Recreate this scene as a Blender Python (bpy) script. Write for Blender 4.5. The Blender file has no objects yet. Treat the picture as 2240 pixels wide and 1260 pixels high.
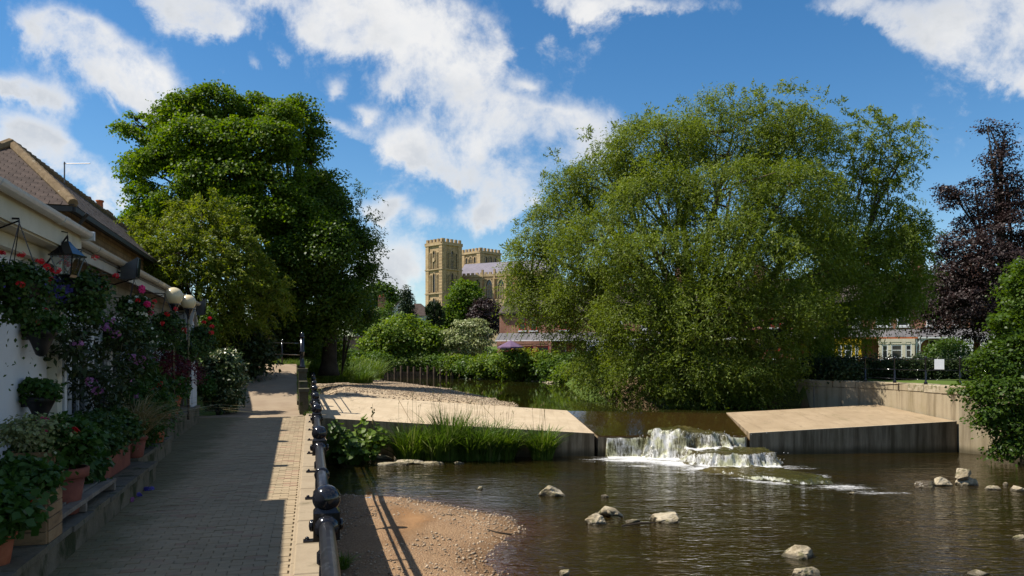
import bpy, math, random
import numpy as np
from mathutils import Vector, Matrix

random.seed(7)
rng = np.random.default_rng(11)
scene = bpy.context.scene
C = scene.collection

# ------------------------------------------------------------------ camera
FPX, HX, HY, CAMZ = 1700.0, 1120.0, 778.0, 3.6      # focal length in photo pixels, horizon, eye height over the pool
cam_d = bpy.data.cameras.new('camera')
cam = bpy.data.objects.new('camera', cam_d)
C.objects.link(cam)
cam.location = (0, 0, CAMZ)
cam.rotation_euler = (math.radians(90), 0, 0)
cam_d.sensor_width = 36.0
cam_d.lens = 36.0 * FPX / 2240.0
cam_d.shift_y = (HY - 630.0) / 2240.0
cam_d.clip_start = 0.05
cam_d.clip_end = 6000
scene.camera = cam

# ------------------------------------------------------------------ light
SUN_EL, SUN_AZ = 55.0, 266.0          # azimuth clockwise from the view direction: from the left
se, sa = math.radians(SUN_EL), math.radians(SUN_AZ)
sun_dir = Vector((math.sin(sa) * math.cos(se), math.cos(sa) * math.cos(se), math.sin(se)))
sun_l = bpy.data.lights.new('sun', 'SUN')
sun_l.energy = 5.0
sun_l.angle = math.radians(0.53)
sun_l.color = (1.0, 0.94, 0.84)
sun = bpy.data.objects.new('sun', sun_l)
C.objects.link(sun)
sun.location = (-40, 0, 60)
sun.rotation_euler = sun_dir.to_track_quat('Z', 'Y').to_euler()

scene.view_settings.view_transform = 'Standard'
scene.view_settings.look = 'None'
scene.view_settings.gamma = 1.0
scene.view_settings.exposure = 0.6
scene.view_settings.use_curve_mapping = False
try:
    scene.cycles.max_bounces = 8
    scene.cycles.diffuse_bounces = 3
    scene.cycles.glossy_bounces = 3
    scene.cycles.transmission_bounces = 4
    scene.cycles.transparent_max_bounces = 10
    scene.cycles.caustics_reflective = False
    scene.cycles.caustics_refractive = False
except Exception:
    pass

world = bpy.data.worlds.new('World')
scene.world = world
world.use_nodes = True
wt = world.node_tree
wt.nodes.clear()


class NG:
    """small helper for writing node graphs"""
    def __init__(self, tree):
        self.t = tree

    def n(self, typ, **kw):
        nd = self.t.nodes.new(typ)
        for k, v in kw.items():
            setattr(nd, k, v)
        return nd

    def put(self, sock, v):
        if isinstance(v, bpy.types.NodeSocket):
            self.t.links.new(v, sock)
        elif isinstance(v, (tuple, list)) and len(v) == 3 and sock.type == 'RGBA':
            sock.default_value = (v[0], v[1], v[2], 1)
        else:
            sock.default_value = v

    def m(self, op, a, b=None, c=None, clamp=False):
        nd = self.n('ShaderNodeMath', operation=op, use_clamp=clamp)
        self.put(nd.inputs[0], a)
        if b is not None:
            self.put(nd.inputs[1], b)
        if c is not None:
            self.put(nd.inputs[2], c)
        return nd.outputs[0]

    def sstep(self, x, lo, hi):
        nd = self.n('ShaderNodeMapRange', interpolation_type='SMOOTHSTEP')
        self.put(nd.inputs[0], x)
        nd.inputs[1].default_value = lo
        nd.inputs[2].default_value = hi
        return nd.outputs[0]

    def mixc(self, f, a, b, mode='MIX'):
        nd = self.n('ShaderNodeMix', data_type='RGBA', blend_type=mode)
        self.put(nd.inputs[0], f)
        self.put(nd.inputs[6], a)
        self.put(nd.inputs[7], b)
        return nd.outputs[2]

    def noise(self, vec, scale, detail=4, rough=0.55, dist=0.0, out=0):
        nd = self.n('ShaderNodeTexNoise')
        if vec is not None:
            self.put(nd.inputs['Vector'], vec)
        nd.inputs['Scale'].default_value = scale
        nd.inputs['Detail'].default_value = detail
        nd.inputs['Roughness'].default_value = rough
        nd.inputs['Distortion'].default_value = dist
        return nd.outputs[out]

    def mapping(self, vec, scale=(1, 1, 1), rot=(0, 0, 0), loc=(0, 0, 0)):
        nd = self.n('ShaderNodeMapping')
        self.put(nd.inputs[0], vec)
        nd.inputs[1].default_value = loc
        nd.inputs[2].default_value = rot
        nd.inputs[3].default_value = scale
        return nd.outputs[0]

    def coord(self, which='Object'):
        return self.n('ShaderNodeTexCoord').outputs[which]


def build_sky():
    g = NG(wt)
    sky = g.n('ShaderNodeTexSky', sky_type='NISHITA')
    sky.sun_disc = False
    sky.sun_elevation = se
    sky.sun_rotation = sa
    sky.altitude = 60
    sky.air_density = 1.0
    sky.dust_density = 0.1
    sky.ozone_density = 1.6
    d = g.coord('Generated')
    sep = g.n('ShaderNodeSeparateXYZ')
    g.put(sep.inputs[0], d)
    x, y, z = sep.outputs
    az = g.m('ARCTAN2', x, y)
    el = g.m('ARCSINE', z)
    # fractal displacement of the cloud edges, in direction space
    n1 = g.noise(d, 8.5, 9, 0.64, 0.25)
    n2 = g.noise(g.mapping(d, (1, 1, 1.5), loc=(3.1, 1.7, 0.4)), 3.6, 7, 0.6)
    n3 = g.noise(g.mapping(d, loc=(8, 2, 5)), 22.0, 6, 0.65)
    # cloud banks of this sky: azimuth, elevation, half width, half height, tilt, weight
    banks = [
        (200, 100, 115, 58, 20, 1.0), (300, 180, 75, 48, 40, .9), (140, 60, 60, 34, 0, .8), (340, 225, 40, 30, 30, .55),
        (82, 190, 66, 24, 0, .95), (20, 178, 40, 10, 0, .4),
        (105, 285, 66, 34, 20, .95), (180, 370, 90, 46, 38, .95), (40, 325, 70, 40, 0, .8), (250, 440, 50, 35, 30, .7),
        (420, 25, 100, 38, 10, .95), (480, 55, 40, 30, 0, .6),
        (720, 15, 260, 55, 6, 1.15), (730, 85, 95, 34, 0, .8), (930, 40, 110, 50, 10, .9),
        (1030, 105, 85, 46, -10, .95), (950, 165, 70, 50, 0, .7), (1000, 215, 100, 60, 30, 1.0), (1090, 290, 130, 75, 35, 1.2),
        (880, 312, 95, 32, 6, .95), (1020, 345, 120, 55, 20, 1.05), (1240, 285, 115, 52, 12, 1.2), (1110, 390, 120, 40, 8, .95), (1180, 330, 110, 50, 0, 1.0),
        (858, 190, 30, 32, 0, .75), (1095, 468, 90, 32, -12, 1.0), (870, 560, 70, 62, 0, .85), (850, 620, 90, 40, 0, .7),
        (845, 455, 44, 17, 8, .75), (880, 432, 30, 16, 0, .7), (950, 472, 30, 26, 0, .6),
        (1240, 18, 110, 34, 4, .85), (1400, 6, 130, 20, 4, .75), (1880, 18, 130, 36, 10, .9), (1930, 52, 40, 24, 30, .5),
        (2150, 85, 140, 80, 20, 1.15), (2230, 40, 120, 70, 0, 1.0), (2230, 170, 60, 34, 20, .6), (2058, 458, 36, 26, 0, .5), (2100, 590, 120, 28, 0, .6),
        (545, 138, 20, 16, 30, .6), (608, 122, 26, 16, 30, .6), (740, 186, 16, 20, 0, .6), (800, 245, 32, 17, 10, .7), (735, 275, 46, 17, 20, .65), (1150, 180, 30, 16, 10, .55),
    ]
    total = None
    wob = g.m('MULTIPLY', g.m('SUBTRACT', n2, 0.5), 0.10)
    wob2 = g.m('MULTIPLY', g.m('SUBTRACT', n1, 0.5), 0.07)
    azw = g.m('ADD', az, wob)
    elw = g.m('ADD', el, wob2)
    for px, py, rx, ry, tilt, w in banks:
        a0 = math.atan((px - HX) / FPX)
        e0 = math.atan((HY - py) / math.hypot(FPX, px - HX))
        k = math.hypot(FPX, px - HX)
        sx, sy = 1.12 * rx / FPX * math.cos(a0), 1.12 * ry / k
        t = math.radians(-tilt)
        dx = g.m('SUBTRACT', azw, a0)
        dy = g.m('SUBTRACT', elw, e0)
        ct, st = math.cos(t), math.sin(t)
        u = g.m('ADD', g.m('MULTIPLY', dx, ct / sx), g.m('MULTIPLY', dy, st / sx))
        v = g.m('ADD', g.m('MULTIPLY', dx, -st / sy), g.m('MULTIPLY', dy, ct / sy))
        r2 = g.m('ADD', g.m('MULTIPLY', u, u), g.m('MULTIPLY', v, v))
        f = g.m('MULTIPLY', g.m('POWER', 2.718, g.m('MULTIPLY', r2, -1.1)), w)
        total = f if total is None else g.m('ADD', total, f)
    # elsewhere the same broken cloud goes on, laid out by noise alone
    front = g.m('MULTIPLY', g.sstep(y, 0.45, 0.72), g.m('SUBTRACT', 1.0, g.sstep(el, 0.46, 0.56)))
    gen = g.m('MULTIPLY', g.sstep(n2, 0.44, 0.60), 0.9)
    gen = g.m('MULTIPLY', gen, g.m('SUBTRACT', 1.0, front))
    total = g.m('ADD', g.m('MINIMUM', total, 0.92), gen)
    dens = g.m('ADD', g.m('MULTIPLY', total, 0.86), g.m('MULTIPLY', g.m('SUBTRACT', n1, 0.5), 2.3))
    dens = g.m('ADD', dens, g.m('MULTIPLY', g.m('SUBTRACT', n3, 0.5), 0.95))
    mask = g.m('MULTIPLY', g.sstep(dens, 0.22, 1.0), 0.95)
    mask = g.m('MULTIPLY', mask, g.sstep(el, -0.02, 0.05))
    # thick cores turn grey underneath, edges stay bright
    core = g.m('MULTIPLY', g.sstep(dens, 0.55, 1.15), g.sstep(n2, 0.40, 0.62))
    ccol = g.mixc(core, (7.1, 7.0, 6.85), (4.4, 4.65, 5.0))
    ccol = g.mixc(g.m('MULTIPLY', g.sstep(n3, 0.35, 0.7), 0.3), ccol, (5.6, 5.9, 6.3))
    # polarised, slightly deeper blue
    hs = g.n('ShaderNodeHueSaturation')
    hs.inputs['Saturation'].default_value = 1.34
    hs.inputs['Value'].default_value = 1.0
    g.put(hs.inputs['Color'], sky.outputs[0])
    col = g.mixc(mask, hs.outputs[0], ccol)
    bg = g.n('ShaderNodeBackground')
    bg.inputs[1].default_value = 0.088
    g.put(bg.inputs[0], col)
    out = g.n('ShaderNodeOutputWorld')
    wt.links.new(bg.outputs[0], out.inputs[0])


build_sky()

# ------------------------------------------------------------------ frames: photo pixels <-> world
def P(px, py, d):
    return Vector(((px - HX) / FPX * d, d, CAMZ + (HY - py) / FPX * d))


def G(px, py, z):
    d = FPX * (CAMZ - z) / (py - HY)
    return P(px, py, d)


TH = math.atan(0.28)
ST, CT = math.sin(TH), math.cos(TH)


def UV(u, v, z=0.0):            # path frame: u to the right of the path, v along it
    return Vector((u * CT - v * ST, u * ST + v * CT, z))


def PU(px, py, u):              # point on the pixel's ray in the plane u = const
    k = (px - HX) / FPX
    return P(px, py, u / (CT * k + ST))


def to_uv(p):
    return p[0] * CT + p[1] * ST, -p[0] * ST + p[1] * CT


def railx(y):
    return 0.113 - 0.2585 * y


# ------------------------------------------------------------------ mesh building
class MB:
    def __init__(self):
        self.v, self.f, self.mi, self.sm = [], [], [], []
        self.cur, self.smooth = 0, False

    def add(self, verts, faces):
        o = len(self.v)
        self.v.extend([tuple(p) for p in verts])
        for f in faces:
            self.f.append(tuple(i + o for i in f))
            self.mi.append(self.cur)
            self.sm.append(self.smooth)
        return self

    def box(self, c, s, rz=0.0, M=None, bev=0.0):
        x, y, z = s[0] / 2, s[1] / 2, s[2] / 2
        if bev > 0:
            b = min(bev, x * .9, y * .9, z * .9)
            vs = [(-x, -y, -z), (x, -y, -z), (x, y, -z), (-x, y, -z),
                  (-x, -y, z - b), (x, -y, z - b), (x, y, z - b), (-x, y, z - b),
                  (-x + b, -y + b, z), (x - b, -y + b, z), (x - b, y - b, z), (-x + b, y - b, z)]
            fs = [(3, 2, 1, 0), (0, 1, 5, 4), (1, 2, 6, 5), (2, 3, 7, 6), (3, 0, 4, 7),
                  (4, 5, 9, 8), (5, 6, 10, 9), (6, 7, 11, 10), (7, 4, 8, 11), (8, 9, 10, 11)]
        else:
            vs = [(-x, -y, -z), (x, -y, -z), (x, y, -z), (-x, y, -z), (-x, -y, z), (x, -y, z), (x, y, z), (-x, y, z)]
            fs = [(3, 2, 1, 0), (4, 5, 6, 7), (0, 1, 5, 4), (1, 2, 6, 5), (2, 3, 7, 6), (3, 0, 4, 7)]
        R = Matrix.Rotation(rz, 3, 'Z') if M is None else M
        c = Vector(c)
        return self.add([R @ Vector(v) + c for v in vs], fs)

    def beam(self, a, b, w, h, up=(0, 0, 1)):
        a, b = Vector(a), Vector(b)
        t = b - a
        L = t.length
        t.normalize()
        s = t.cross(Vector(up))
        if s.length < 1e-5:
            s = t.cross(Vector((1, 0, 0)))
        s.normalize()
        n = s.cross(t)
        M = Matrix((s, t, n)).transposed()
        return self.box((a + b) / 2, (w, L, h), M=M)

    def tube(self, pts, radii, n=8, cap=True):
        pts = [Vector(p) for p in pts]
        if not hasattr(radii, '__len__'):
            radii = [radii] * len(pts)
        rings, N = [], len(pts)
        ref = None
        for i, p in enumerate(pts):
            t = (pts[min(i + 1, N - 1)] - pts[max(i - 1, 0)])
            if t.length < 1e-9:
                t = Vector((0, 0, 1))
            t.normalize()
            if ref is None:
                ref = Vector((0, 0, 1)) if abs(t.z) < .9 else Vector((1, 0, 0))
            s = t.cross(ref)
            if s.length < 1e-6:
                s = t.cross(Vector((0, 1, 0)))
            s.normalize()
            q = s.cross(t)
            ref = q
            rings.append([p + (s * math.cos(a) + q * math.sin(a)) * radii[i] for a in [2 * math.pi * k / n for k in range(n)]])
        vs = [v for r in rings for v in r]
        fs = []
        for i in range(N - 1):
            for k in range(n):
                k2 = (k + 1) % n
                fs.append((i * n + k, (i + 1) * n + k, (i + 1) * n + k2, i * n + k2))
        if cap:
            fs.append(tuple(range(n)))
            fs.append(tuple((N - 1) * n + k for k in reversed(range(n))))
        return self.add(vs, fs)

    def lathe(self, prof, c=(0, 0, 0), n=16, M=None):
        c = Vector(c)
        vs, fs = [], []
        for r, z in prof:
            for k in range(n):
                a = 2 * math.pi * k / n
                p = Vector((r * math.cos(a), r * math.sin(a), z))
                if M is not None:
                    p = M @ p
                vs.append(p + c)
        for i in range(len(prof) - 1):
            for k in range(n):
                k2 = (k + 1) % n
                fs.append((i * n + k, i * n + k2, (i + 1) * n + k2, (i + 1) * n + k))
        fs.append(tuple(reversed(range(n))))
        fs.append(tuple((len(prof) - 1) * n + k for k in range(n)))
        return self.add(vs, fs)

    def sphere(self, c, r, n=16, m=10, squash=1.0):
        prof = [(max(r * math.sin(math.pi * i / m), 1e-4), -r * squash * math.cos(math.pi * i / m)) for i in range(m + 1)]
        return self.lathe(prof, c, n)

    def prism(self, poly, z0, z1):
        n = len(poly)
        vs = [(p[0], p[1], z0) for p in poly] + [(p[0], p[1], z1) for p in poly]
        fs = [tuple(reversed(range(n))), tuple(range(n, 2 * n))]
        fs += [(i, (i + 1) % n, n + (i + 1) % n, n + i) for i in range(n)]
        return self.add(vs, fs)

    def hexa(self, b, t):            # bottom four, top four corners
        return self.add(list(b) + list(t), [(3, 2, 1, 0), (4, 5, 6, 7), (0, 1, 5, 4), (1, 2, 6, 5), (2, 3, 7, 6), (3, 0, 4, 7)])

    def xf(self, M):
        self.v = [tuple(M @ Vector(p)) for p in self.v]
        return self

    def build(self, name, mats, parent=None, org=None):
        me = bpy.data.meshes.new(name)
        o = Vector((0, 0, 0)) if org is None else Vector(org)
        if parent is not None and org is None:
            top = parent
            while top.parent is not None:
                top = top.parent
            o = Vector(top.location)
        me.from_pydata([tuple(Vector(p) - o) for p in self.v], [], self.f)
        if not isinstance(mats, (list, tuple)):
            mats = [mats]
        for m_ in mats:
            me.materials.append(m_)
        if len(mats) > 1:
            me.polygons.foreach_set('material_index', self.mi)
        if any(self.sm):
            me.polygons.foreach_set('use_smooth', self.sm)
        me.update()
        ob = bpy.data.objects.new(name, me)
        C.objects.link(ob)
        if parent is not None:
            ob.parent = parent
        elif org is not None:
            ob.location = o
        return ob


def np_mesh(name, v, quads=None, tris=None, mats=(), parent=None, org=(0, 0, 0), smooth=False, attrs=None):
    """fast mesh from numpy arrays, in world coordinates; org is subtracted"""
    me = bpy.data.meshes.new(name)
    v = np.asarray(v, dtype=np.float32) - np.asarray(org, dtype=np.float32)
    me.vertices.add(len(v))
    me.vertices.foreach_set('co', v.ravel())
    idx, starts, cnt = [], [], 0
    if quads is not None and len(quads):
        q = np.asarray(quads, dtype=np.int32)
        idx.append(q.ravel())
        starts.append(np.arange(len(q), dtype=np.int32) * 4)
        cnt = len(q) * 4
    if tris is not None and len(tris):
        t = np.asarray(tris, dtype=np.int32)
        idx.append(t.ravel())
        starts.append(np.arange(len(t), dtype=np.int32) * 3 + cnt)
    idx, starts = np.concatenate(idx), np.concatenate(starts)
    me.loops.add(len(idx))
    me.loops.foreach_set('vertex_index', idx)
    me.polygons.add(len(starts))
    me.polygons.foreach_set('loop_start', starts)
    if smooth:
        me.polygons.foreach_set('use_smooth', np.ones(len(starts), dtype=bool))
    for k, a in (attrs or {}).items():
        at = me.attributes.new(k, 'FLOAT', 'POINT')
        at.data.foreach_set('value', np.asarray(a, dtype=np.float32).ravel())
    for m_ in (mats if isinstance(mats, (list, tuple)) else [mats]):
        me.materials.append(m_)
    me.update(calc_edges=True)
    ob = bpy.data.objects.new(name, me)
    C.objects.link(ob)
    if parent is not None:
        ob.parent = parent
    else:
        ob.location = org
    return ob


def tag(o, label=None, cat=None, group=None, kind=None):
    if label:
        o['label'] = label
    if cat:
        o['category'] = cat
    if group:
        o['group'] = group
    if kind:
        o['kind'] = kind
    return o


def thing(name, loc, label, cat, group=None, rz=0.0):
    o = bpy.data.objects.new(name, None)
    o.empty_display_size = 0.2
    C.objects.link(o)
    o.location = loc
    o.rotation_euler = (0, 0, rz)
    return tag(o, label, cat, group)


def copy_tree(o, parent=None):
    c = o.copy()
    C.objects.link(c)
    if parent is not None:
        c.parent = parent
    for ch in list(o.children):
        copy_tree(ch, c)
    return c


def share(name, mesh, parent, loc=(0, 0, 0), rot=(0, 0, 0), scale=(1, 1, 1)):
    o = bpy.data.objects.new(name, mesh)
    C.objects.link(o)
    o.parent = parent
    o.location, o.rotation_euler, o.scale = loc, rot, scale
    return o


# ------------------------------------------------------------------ materials
def hard(c):
    return None if c is None else tuple(.83 * x for x in c)


def new_mat(name):
    m_ = bpy.data.materials.new(name)
    m_.use_nodes = True
    m_.node_tree.nodes.clear()
    return m_, NG(m_.node_tree)


def finish(m_, g, shader):
    out = g.n('ShaderNodeOutputMaterial')
    g.t.links.new(shader, out.inputs[0])
    return m_


def principled(g, col, rough=0.7, spec=0.3, metal=0.0, normal=None):
    b = g.n('ShaderNodeBsdfPrincipled')
    g.put(b.inputs['Base Color'], col)
    g.put(b.inputs['Roughness'], rough)
    b.inputs['Specular IOR Level'].default_value = spec
    b.inputs['Metallic'].default_value = metal
    if normal is not None:
        g.t.links.new(normal, b.inputs['Normal'])
    return b.outputs[0]


def bump(g, h, strength=0.4, dist=0.02):
    b = g.n('ShaderNodeBump')
    b.inputs['Strength'].default_value = strength
    b.inputs['Distance'].default_value = dist
    g.put(b.inputs['Height'], h)
    return b.outputs[0]


def pmat(name, c1, c2, scale=3.0, rough=0.8, spec=0.25, bstr=0.3, bdist=0.01, bscale=30.0, stain=None, stain_scale=(0.6, 0.6, 0.6), stain_lo=0.5, stain_hi=0.75, island=0.0, metal=0.0, fine=0.25):
    """two-tone noise surface with fine grain, optional stains and piece-to-piece variation"""
    c1, c2, stain = hard(c1), hard(c2), hard(stain)
    m_, g = new_mat(name)
    co = g.coord('Object')
    n = g.noise(co, scale, 6, 0.6)
    fn = g.noise(co, bscale, 4, 0.6)
    col = g.mixc(g.sstep(n, 0.3, 0.7), c1, c2)
    if stain is not None:
        s = g.noise(g.mapping(co, stain_scale), 2.0, 6, 0.65)
        col = g.mixc(g.sstep(s, stain_lo, stain_hi), col, stain)
    if fine:
        col = g.mixc(fine, col, g.mixc(1.0, col, g.mixc(fn, (0.35, 0.35, 0.35), (1.65, 1.65, 1.65)), 'MULTIPLY'))
    if island:
        geo = g.n('ShaderNodeNewGeometry')
        oi = g.n('ShaderNodeObjectInfo')
        r = g.m('FRACT', g.m('ADD', geo.outputs['Random Per Island'], g.m('MULTIPLY', oi.outputs['Random'], 7.13)))
        k = g.m('ADD', 1.0 - island, g.m('MULTIPLY', r, 2 * island))
        cmb = g.n('ShaderNodeCombineXYZ')
        for i in range(3):
            g.put(cmb.inputs[i], k)
        col = g.mixc(1.0, col, cmb.outputs[0], 'MULTIPLY')
    nm = bump(g, fn, bstr, bdist) if bstr else None
    return finish(m_, g, principled(g, col, rough, spec, metal, nm))


def leafmat(name, c1, c2, c3=None, trans=0.35, rough=0.45, spec=0.25, nscale=0.5):
    """thin leaves: colour differs leaf by leaf and branch by branch, light passes through"""
    m_, g = new_mat(name)
    geo = g.n('ShaderNodeNewGeometry')
    r = geo.outputs['Random Per Island']
    n = g.noise(g.coord('Object'), nscale, 3, 0.5)
    f = g.m('ADD', g.m('MULTIPLY', r, 0.6), g.m('MULTIPLY', g.sstep(n, 0.35, 0.65), 0.4))
    col = g.mixc(f, c1, c2)
    if c3 is not None:
        col = g.mixc(g.sstep(r, 0.86, 0.9), col, c3)
    p = principled(g, col, rough, spec)
    t = g.n('ShaderNodeBsdfTranslucent')
    hs = g.n('ShaderNodeHueSaturation')
    hs.inputs['Hue'].default_value = 0.49
    hs.inputs['Saturation'].default_value = 1.1
    hs.inputs['Value'].default_value = 1.25
    g.put(hs.inputs['Color'], col)
    g.put(t.inputs[0], hs.outputs[0])
    mx = g.n('ShaderNodeMixShader')
    mx.inputs[0].default_value = trans
    g.t.links.new(p, mx.inputs[1])
    g.t.links.new(t.outputs[0], mx.inputs[2])
    return finish(m_, g, mx.outputs[0])


M = {}
M['bark'] = pmat('bark', (0.075, 0.055, 0.038), (0.13, 0.10, 0.07), 2.5, 0.9, 0.1, 0.6, 0.03, 14)
M['bark_dark'] = pmat('bark_dark', (0.035, 0.027, 0.02), (0.07, 0.055, 0.04), 2.5, 0.9, 0.1, 0.6, 0.03, 14)
M['leaf_sycamore'] = leafmat('leaf_sycamore', (0.062, 0.118, 0.010), (0.112, 0.182, 0.016), (0.16, 0.21, 0.03), 0.5, .5, .18)
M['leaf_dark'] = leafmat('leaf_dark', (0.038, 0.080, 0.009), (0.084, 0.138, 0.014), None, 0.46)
M['leaf_acacia'] = leafmat('leaf_acacia', (0.088, 0.130, 0.012), (0.160, 0.200, 0.022), (0.21, 0.23, 0.05), 0.48, .5, .18)
M['leaf_willow'] = leafmat('leaf_willow', (0.100, 0.144, 0.015), (0.165, 0.216, 0.028), (0.23, 0.27, 0.08), 0.52, 0.5, 0.2, 0.35)
M['leaf_copper'] = leafmat('leaf_copper', (0.016, 0.009, 0.008), (0.036, 0.018, 0.016), (0.055, 0.032, 0.030), 0.18, 0.5, 0.3)
M['leaf_fresh'] = leafmat('leaf_fresh', (0.085, 0.148, 0.014), (0.150, 0.220, 0.025), (0.21, 0.26, 0.05), 0.45)
M['leaf_bush'] = leafmat('leaf_bush', (0.048, 0.100, 0.012), (0.100, 0.160, 0.020), None, 0.4)
M['leaf_yew'] = leafmat('leaf_yew', (0.014, 0.030, 0.009), (0.032, 0.052, 0.014), None, 0.12)
M['leaf_cornus'] = leafmat('leaf_cornus', (0.17, 0.22, 0.07), (0.34, 0.36, 0.17), (0.45, 0.45, 0.27), 0.3)
M['leaf_variegated'] = leafmat('leaf_variegated', (0.035, 0.065, 0.02), (0.075, 0.115, 0.035), (0.55, 0.55, 0.30), 0.25, 0.3, 0.5)
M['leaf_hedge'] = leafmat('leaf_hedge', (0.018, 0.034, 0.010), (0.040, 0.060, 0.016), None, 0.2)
M['leaf_yellow'] = leafmat('leaf_yellow', (0.20, 0.22, 0.02), (0.34, 0.32, 0.03), None, 0.3)
M['leaf_acer'] = leafmat('leaf_acer', (0.045, 0.010, 0.014), (0.11, 0.02, 0.028), None, 0.3)
M['leaf_basket'] = leafmat('leaf_basket', (0.022, 0.060, 0.012), (0.058, 0.11, 0.022), (0.10, 0.15, 0.04), 0.3)
M['leaf_mint'] = leafmat('leaf_mint', (0.026, 0.075, 0.013), (0.065, 0.13, 0.022), None, 0.33)
M['leaf_lobelia'] = leafmat('leaf_lobelia', (0.05, 0.04, 0.22), (0.13, 0.10, 0.42), None, 0.3)
M['grass'] = leafmat('grass', (0.055, 0.105, 0.012), (0.115, 0.185, 0.022), (0.20, 0.24, 0.06), 0.35)
M['grass_dark'] = leafmat('grass_dark', (0.045, 0.095, 0.012), (0.10, 0.165, 0.025), (0.15, 0.19, 0.06), 0.35)
M['grass_dry'] = leafmat('grass_dry', (0.20, 0.15, 0.065), (0.33, 0.27, 0.12), (0.13, 0.15, 0.05), 0.25)
M['petal_red'] = leafmat('petal_red', (0.50, 0.012, 0.014), (0.68, 0.03, 0.03), None, 0.3)
M['petal_pink'] = leafmat('petal_pink', (0.68, 0.03, 0.16), (0.80, 0.07, 0.26), None, 0.3)
M['petal_mauve'] = leafmat('petal_mauve', (0.30, 0.10, 0.26), (0.42, 0.18, 0.36), None, 0.3)
M['petal_white'] = leafmat('petal_white', (0.62, 0.62, 0.48), (0.75, 0.75, 0.62), None, 0.3)

def apron_mat(name, c1, c2, dirt, algae):
    c1, c2, dirt, algae = hard(c1), hard(c2), hard(dirt), hard(algae)
    m_, g = new_mat(name)
    co = g.coord('Object')
    n = g.noise(co, .9, 7, .65)
    st = g.noise(g.mapping(co, (2.6, .35, 1), (0, 0, .12)), 1.5, 7, .7)
    sp = g.noise(co, 16, 5, .75)
    f = g.noise(co, 70, 4, .7)
    col = g.mixc(g.sstep(n, .35, .65), c1, c2)
    col = g.mixc(g.m('MULTIPLY', g.sstep(st, .48, .72), .6), col, dirt)
    col = g.mixc(g.m('MULTIPLY', g.sstep(sp, .60, .70), .55), col, dirt)
    v = g.n('ShaderNodeTexVoronoi', feature='DISTANCE_TO_EDGE')
    v.inputs['Scale'].default_value = .42
    wv = g.n('ShaderNodeVectorMath', operation='ADD')
    g.put(wv.inputs[0], co)
    g.put(wv.inputs[1], g.noise(co, 1.4, 6, .7, 0, 1))
    g.put(v.inputs['Vector'], wv.outputs[0])
    crack = g.m('SUBTRACT', 1.0, g.sstep(v.outputs['Distance'], .0, .012))
    col = g.mixc(g.m('MULTIPLY', crack, g.m('MULTIPLY', g.sstep(n, .48, .6), .7)), col, (.10, .075, .045))
    al = g.noise(g.mapping(co, (1.2, .6, 1)), 1.1, 6, .7)
    col = g.mixc(g.m('MULTIPLY', g.sstep(al, .56, .74), .55), col, algae)
    col = g.mixc(.3, col, g.mixc(1.0, col, g.mixc(f, (.35, .35, .35), (1.65, 1.65, 1.65)), 'MULTIPLY'))
    return finish(m_, g, principled(g, col, .9, .15, 0, bump(g, g.m('SUBTRACT', g.m('ADD', f, sp), crack), .35, .01)))


M['concrete'] = apron_mat('concrete', (0.50, 0.39, 0.26), (0.57, 0.455, 0.31), (0.36, 0.275, 0.18), (0.33, 0.27, 0.16))
M['concrete_brown'] = apron_mat('concrete_brown', (0.35, 0.26, 0.16), (0.42, 0.315, 0.20), (0.24, 0.175, 0.105), (0.20, 0.165, 0.085))
M['iron'] = pmat('iron', (0.010, 0.010, 0.013), (0.016, 0.016, 0.020), 6, 0.13, 0.5, 0.05, 0.003, 30, (0.035, 0.036, 0.042), (6, 6, 6), 0.6, 0.75, fine=.1)
M['iron_worn'] = pmat('iron_worn', (0.012, 0.013, 0.016), (0.02, 0.02, 0.025), 8, 0.33, 0.5, 0.3, 0.004, 40, (0.045, 0.05, 0.06), (7, 7, 7), 0.5, 0.7, fine=.15)
M['stone_grey'] = pmat('stone_grey', (0.12, 0.105, 0.08), (0.20, 0.18, 0.135), 4, 0.9, 0.15, 0.5, 0.012, 40, (0.05, 0.055, 0.025), (2, 2, 2), 0.52, 0.7, .12)
M['plinth'] = pmat('plinth', (0.15, 0.125, 0.085), (0.22, 0.185, 0.13), 3, 0.92, 0.1, 0.6, 0.015, 30, (0.05, 0.055, 0.025), (1.2, 1.2, .8), 0.48, 0.66, .1)
M['earth'] = pmat('earth', (0.10, 0.07, 0.045), (0.16, 0.12, 0.075), 2, 0.95, 0.1, 0.7, 0.03, 20)
M['white_paint'] = pmat('white_paint', (0.70, 0.70, 0.70), (0.76, 0.76, 0.755), 2.0, 0.75, 0.25, 0.08, 0.004, 60, (0.55, 0.55, 0.52), (1, 1, 0.3), 0.58, 0.85, fine=.06)
M['cream_paint'] = pmat('cream_paint', (0.62, 0.57, 0.44), (0.70, 0.65, 0.52), 2, 0.6, 0.3, 0.05, 0.004, 50, (0.45, 0.40, 0.30), (1.5, 1.5, 1.5), 0.58, 0.8, fine=.08)
M['gutter_grey'] = pmat('gutter_grey', (0.42, 0.39, 0.33), (0.52, 0.49, 0.42), 3, 0.5, 0.35, 0.08, 0.004, 40, (0.28, 0.25, 0.2), (2, 2, 2), 0.55, 0.75, fine=.1)
M['gutter_white'] = pmat('gutter_white', (0.62, 0.62, 0.62), (0.70, 0.70, 0.69), 3, 0.35, 0.4, 0.05, 0.003, 40, (0.45, 0.44, 0.40), (2, 2, 2), 0.58, 0.8, fine=.06)
M['black_plastic'] = pmat('black_plastic', (0.012, 0.012, 0.013), (0.022, 0.022, 0.023), 5, 0.5, 0.4, 0.1, 0.004, 40)
M['black_sheet'] = pmat('black_sheet', (0.035, 0.035, 0.038), (0.06, 0.06, 0.062), 5, 0.5, 0.4, 0.1, 0.004, 40)
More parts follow.
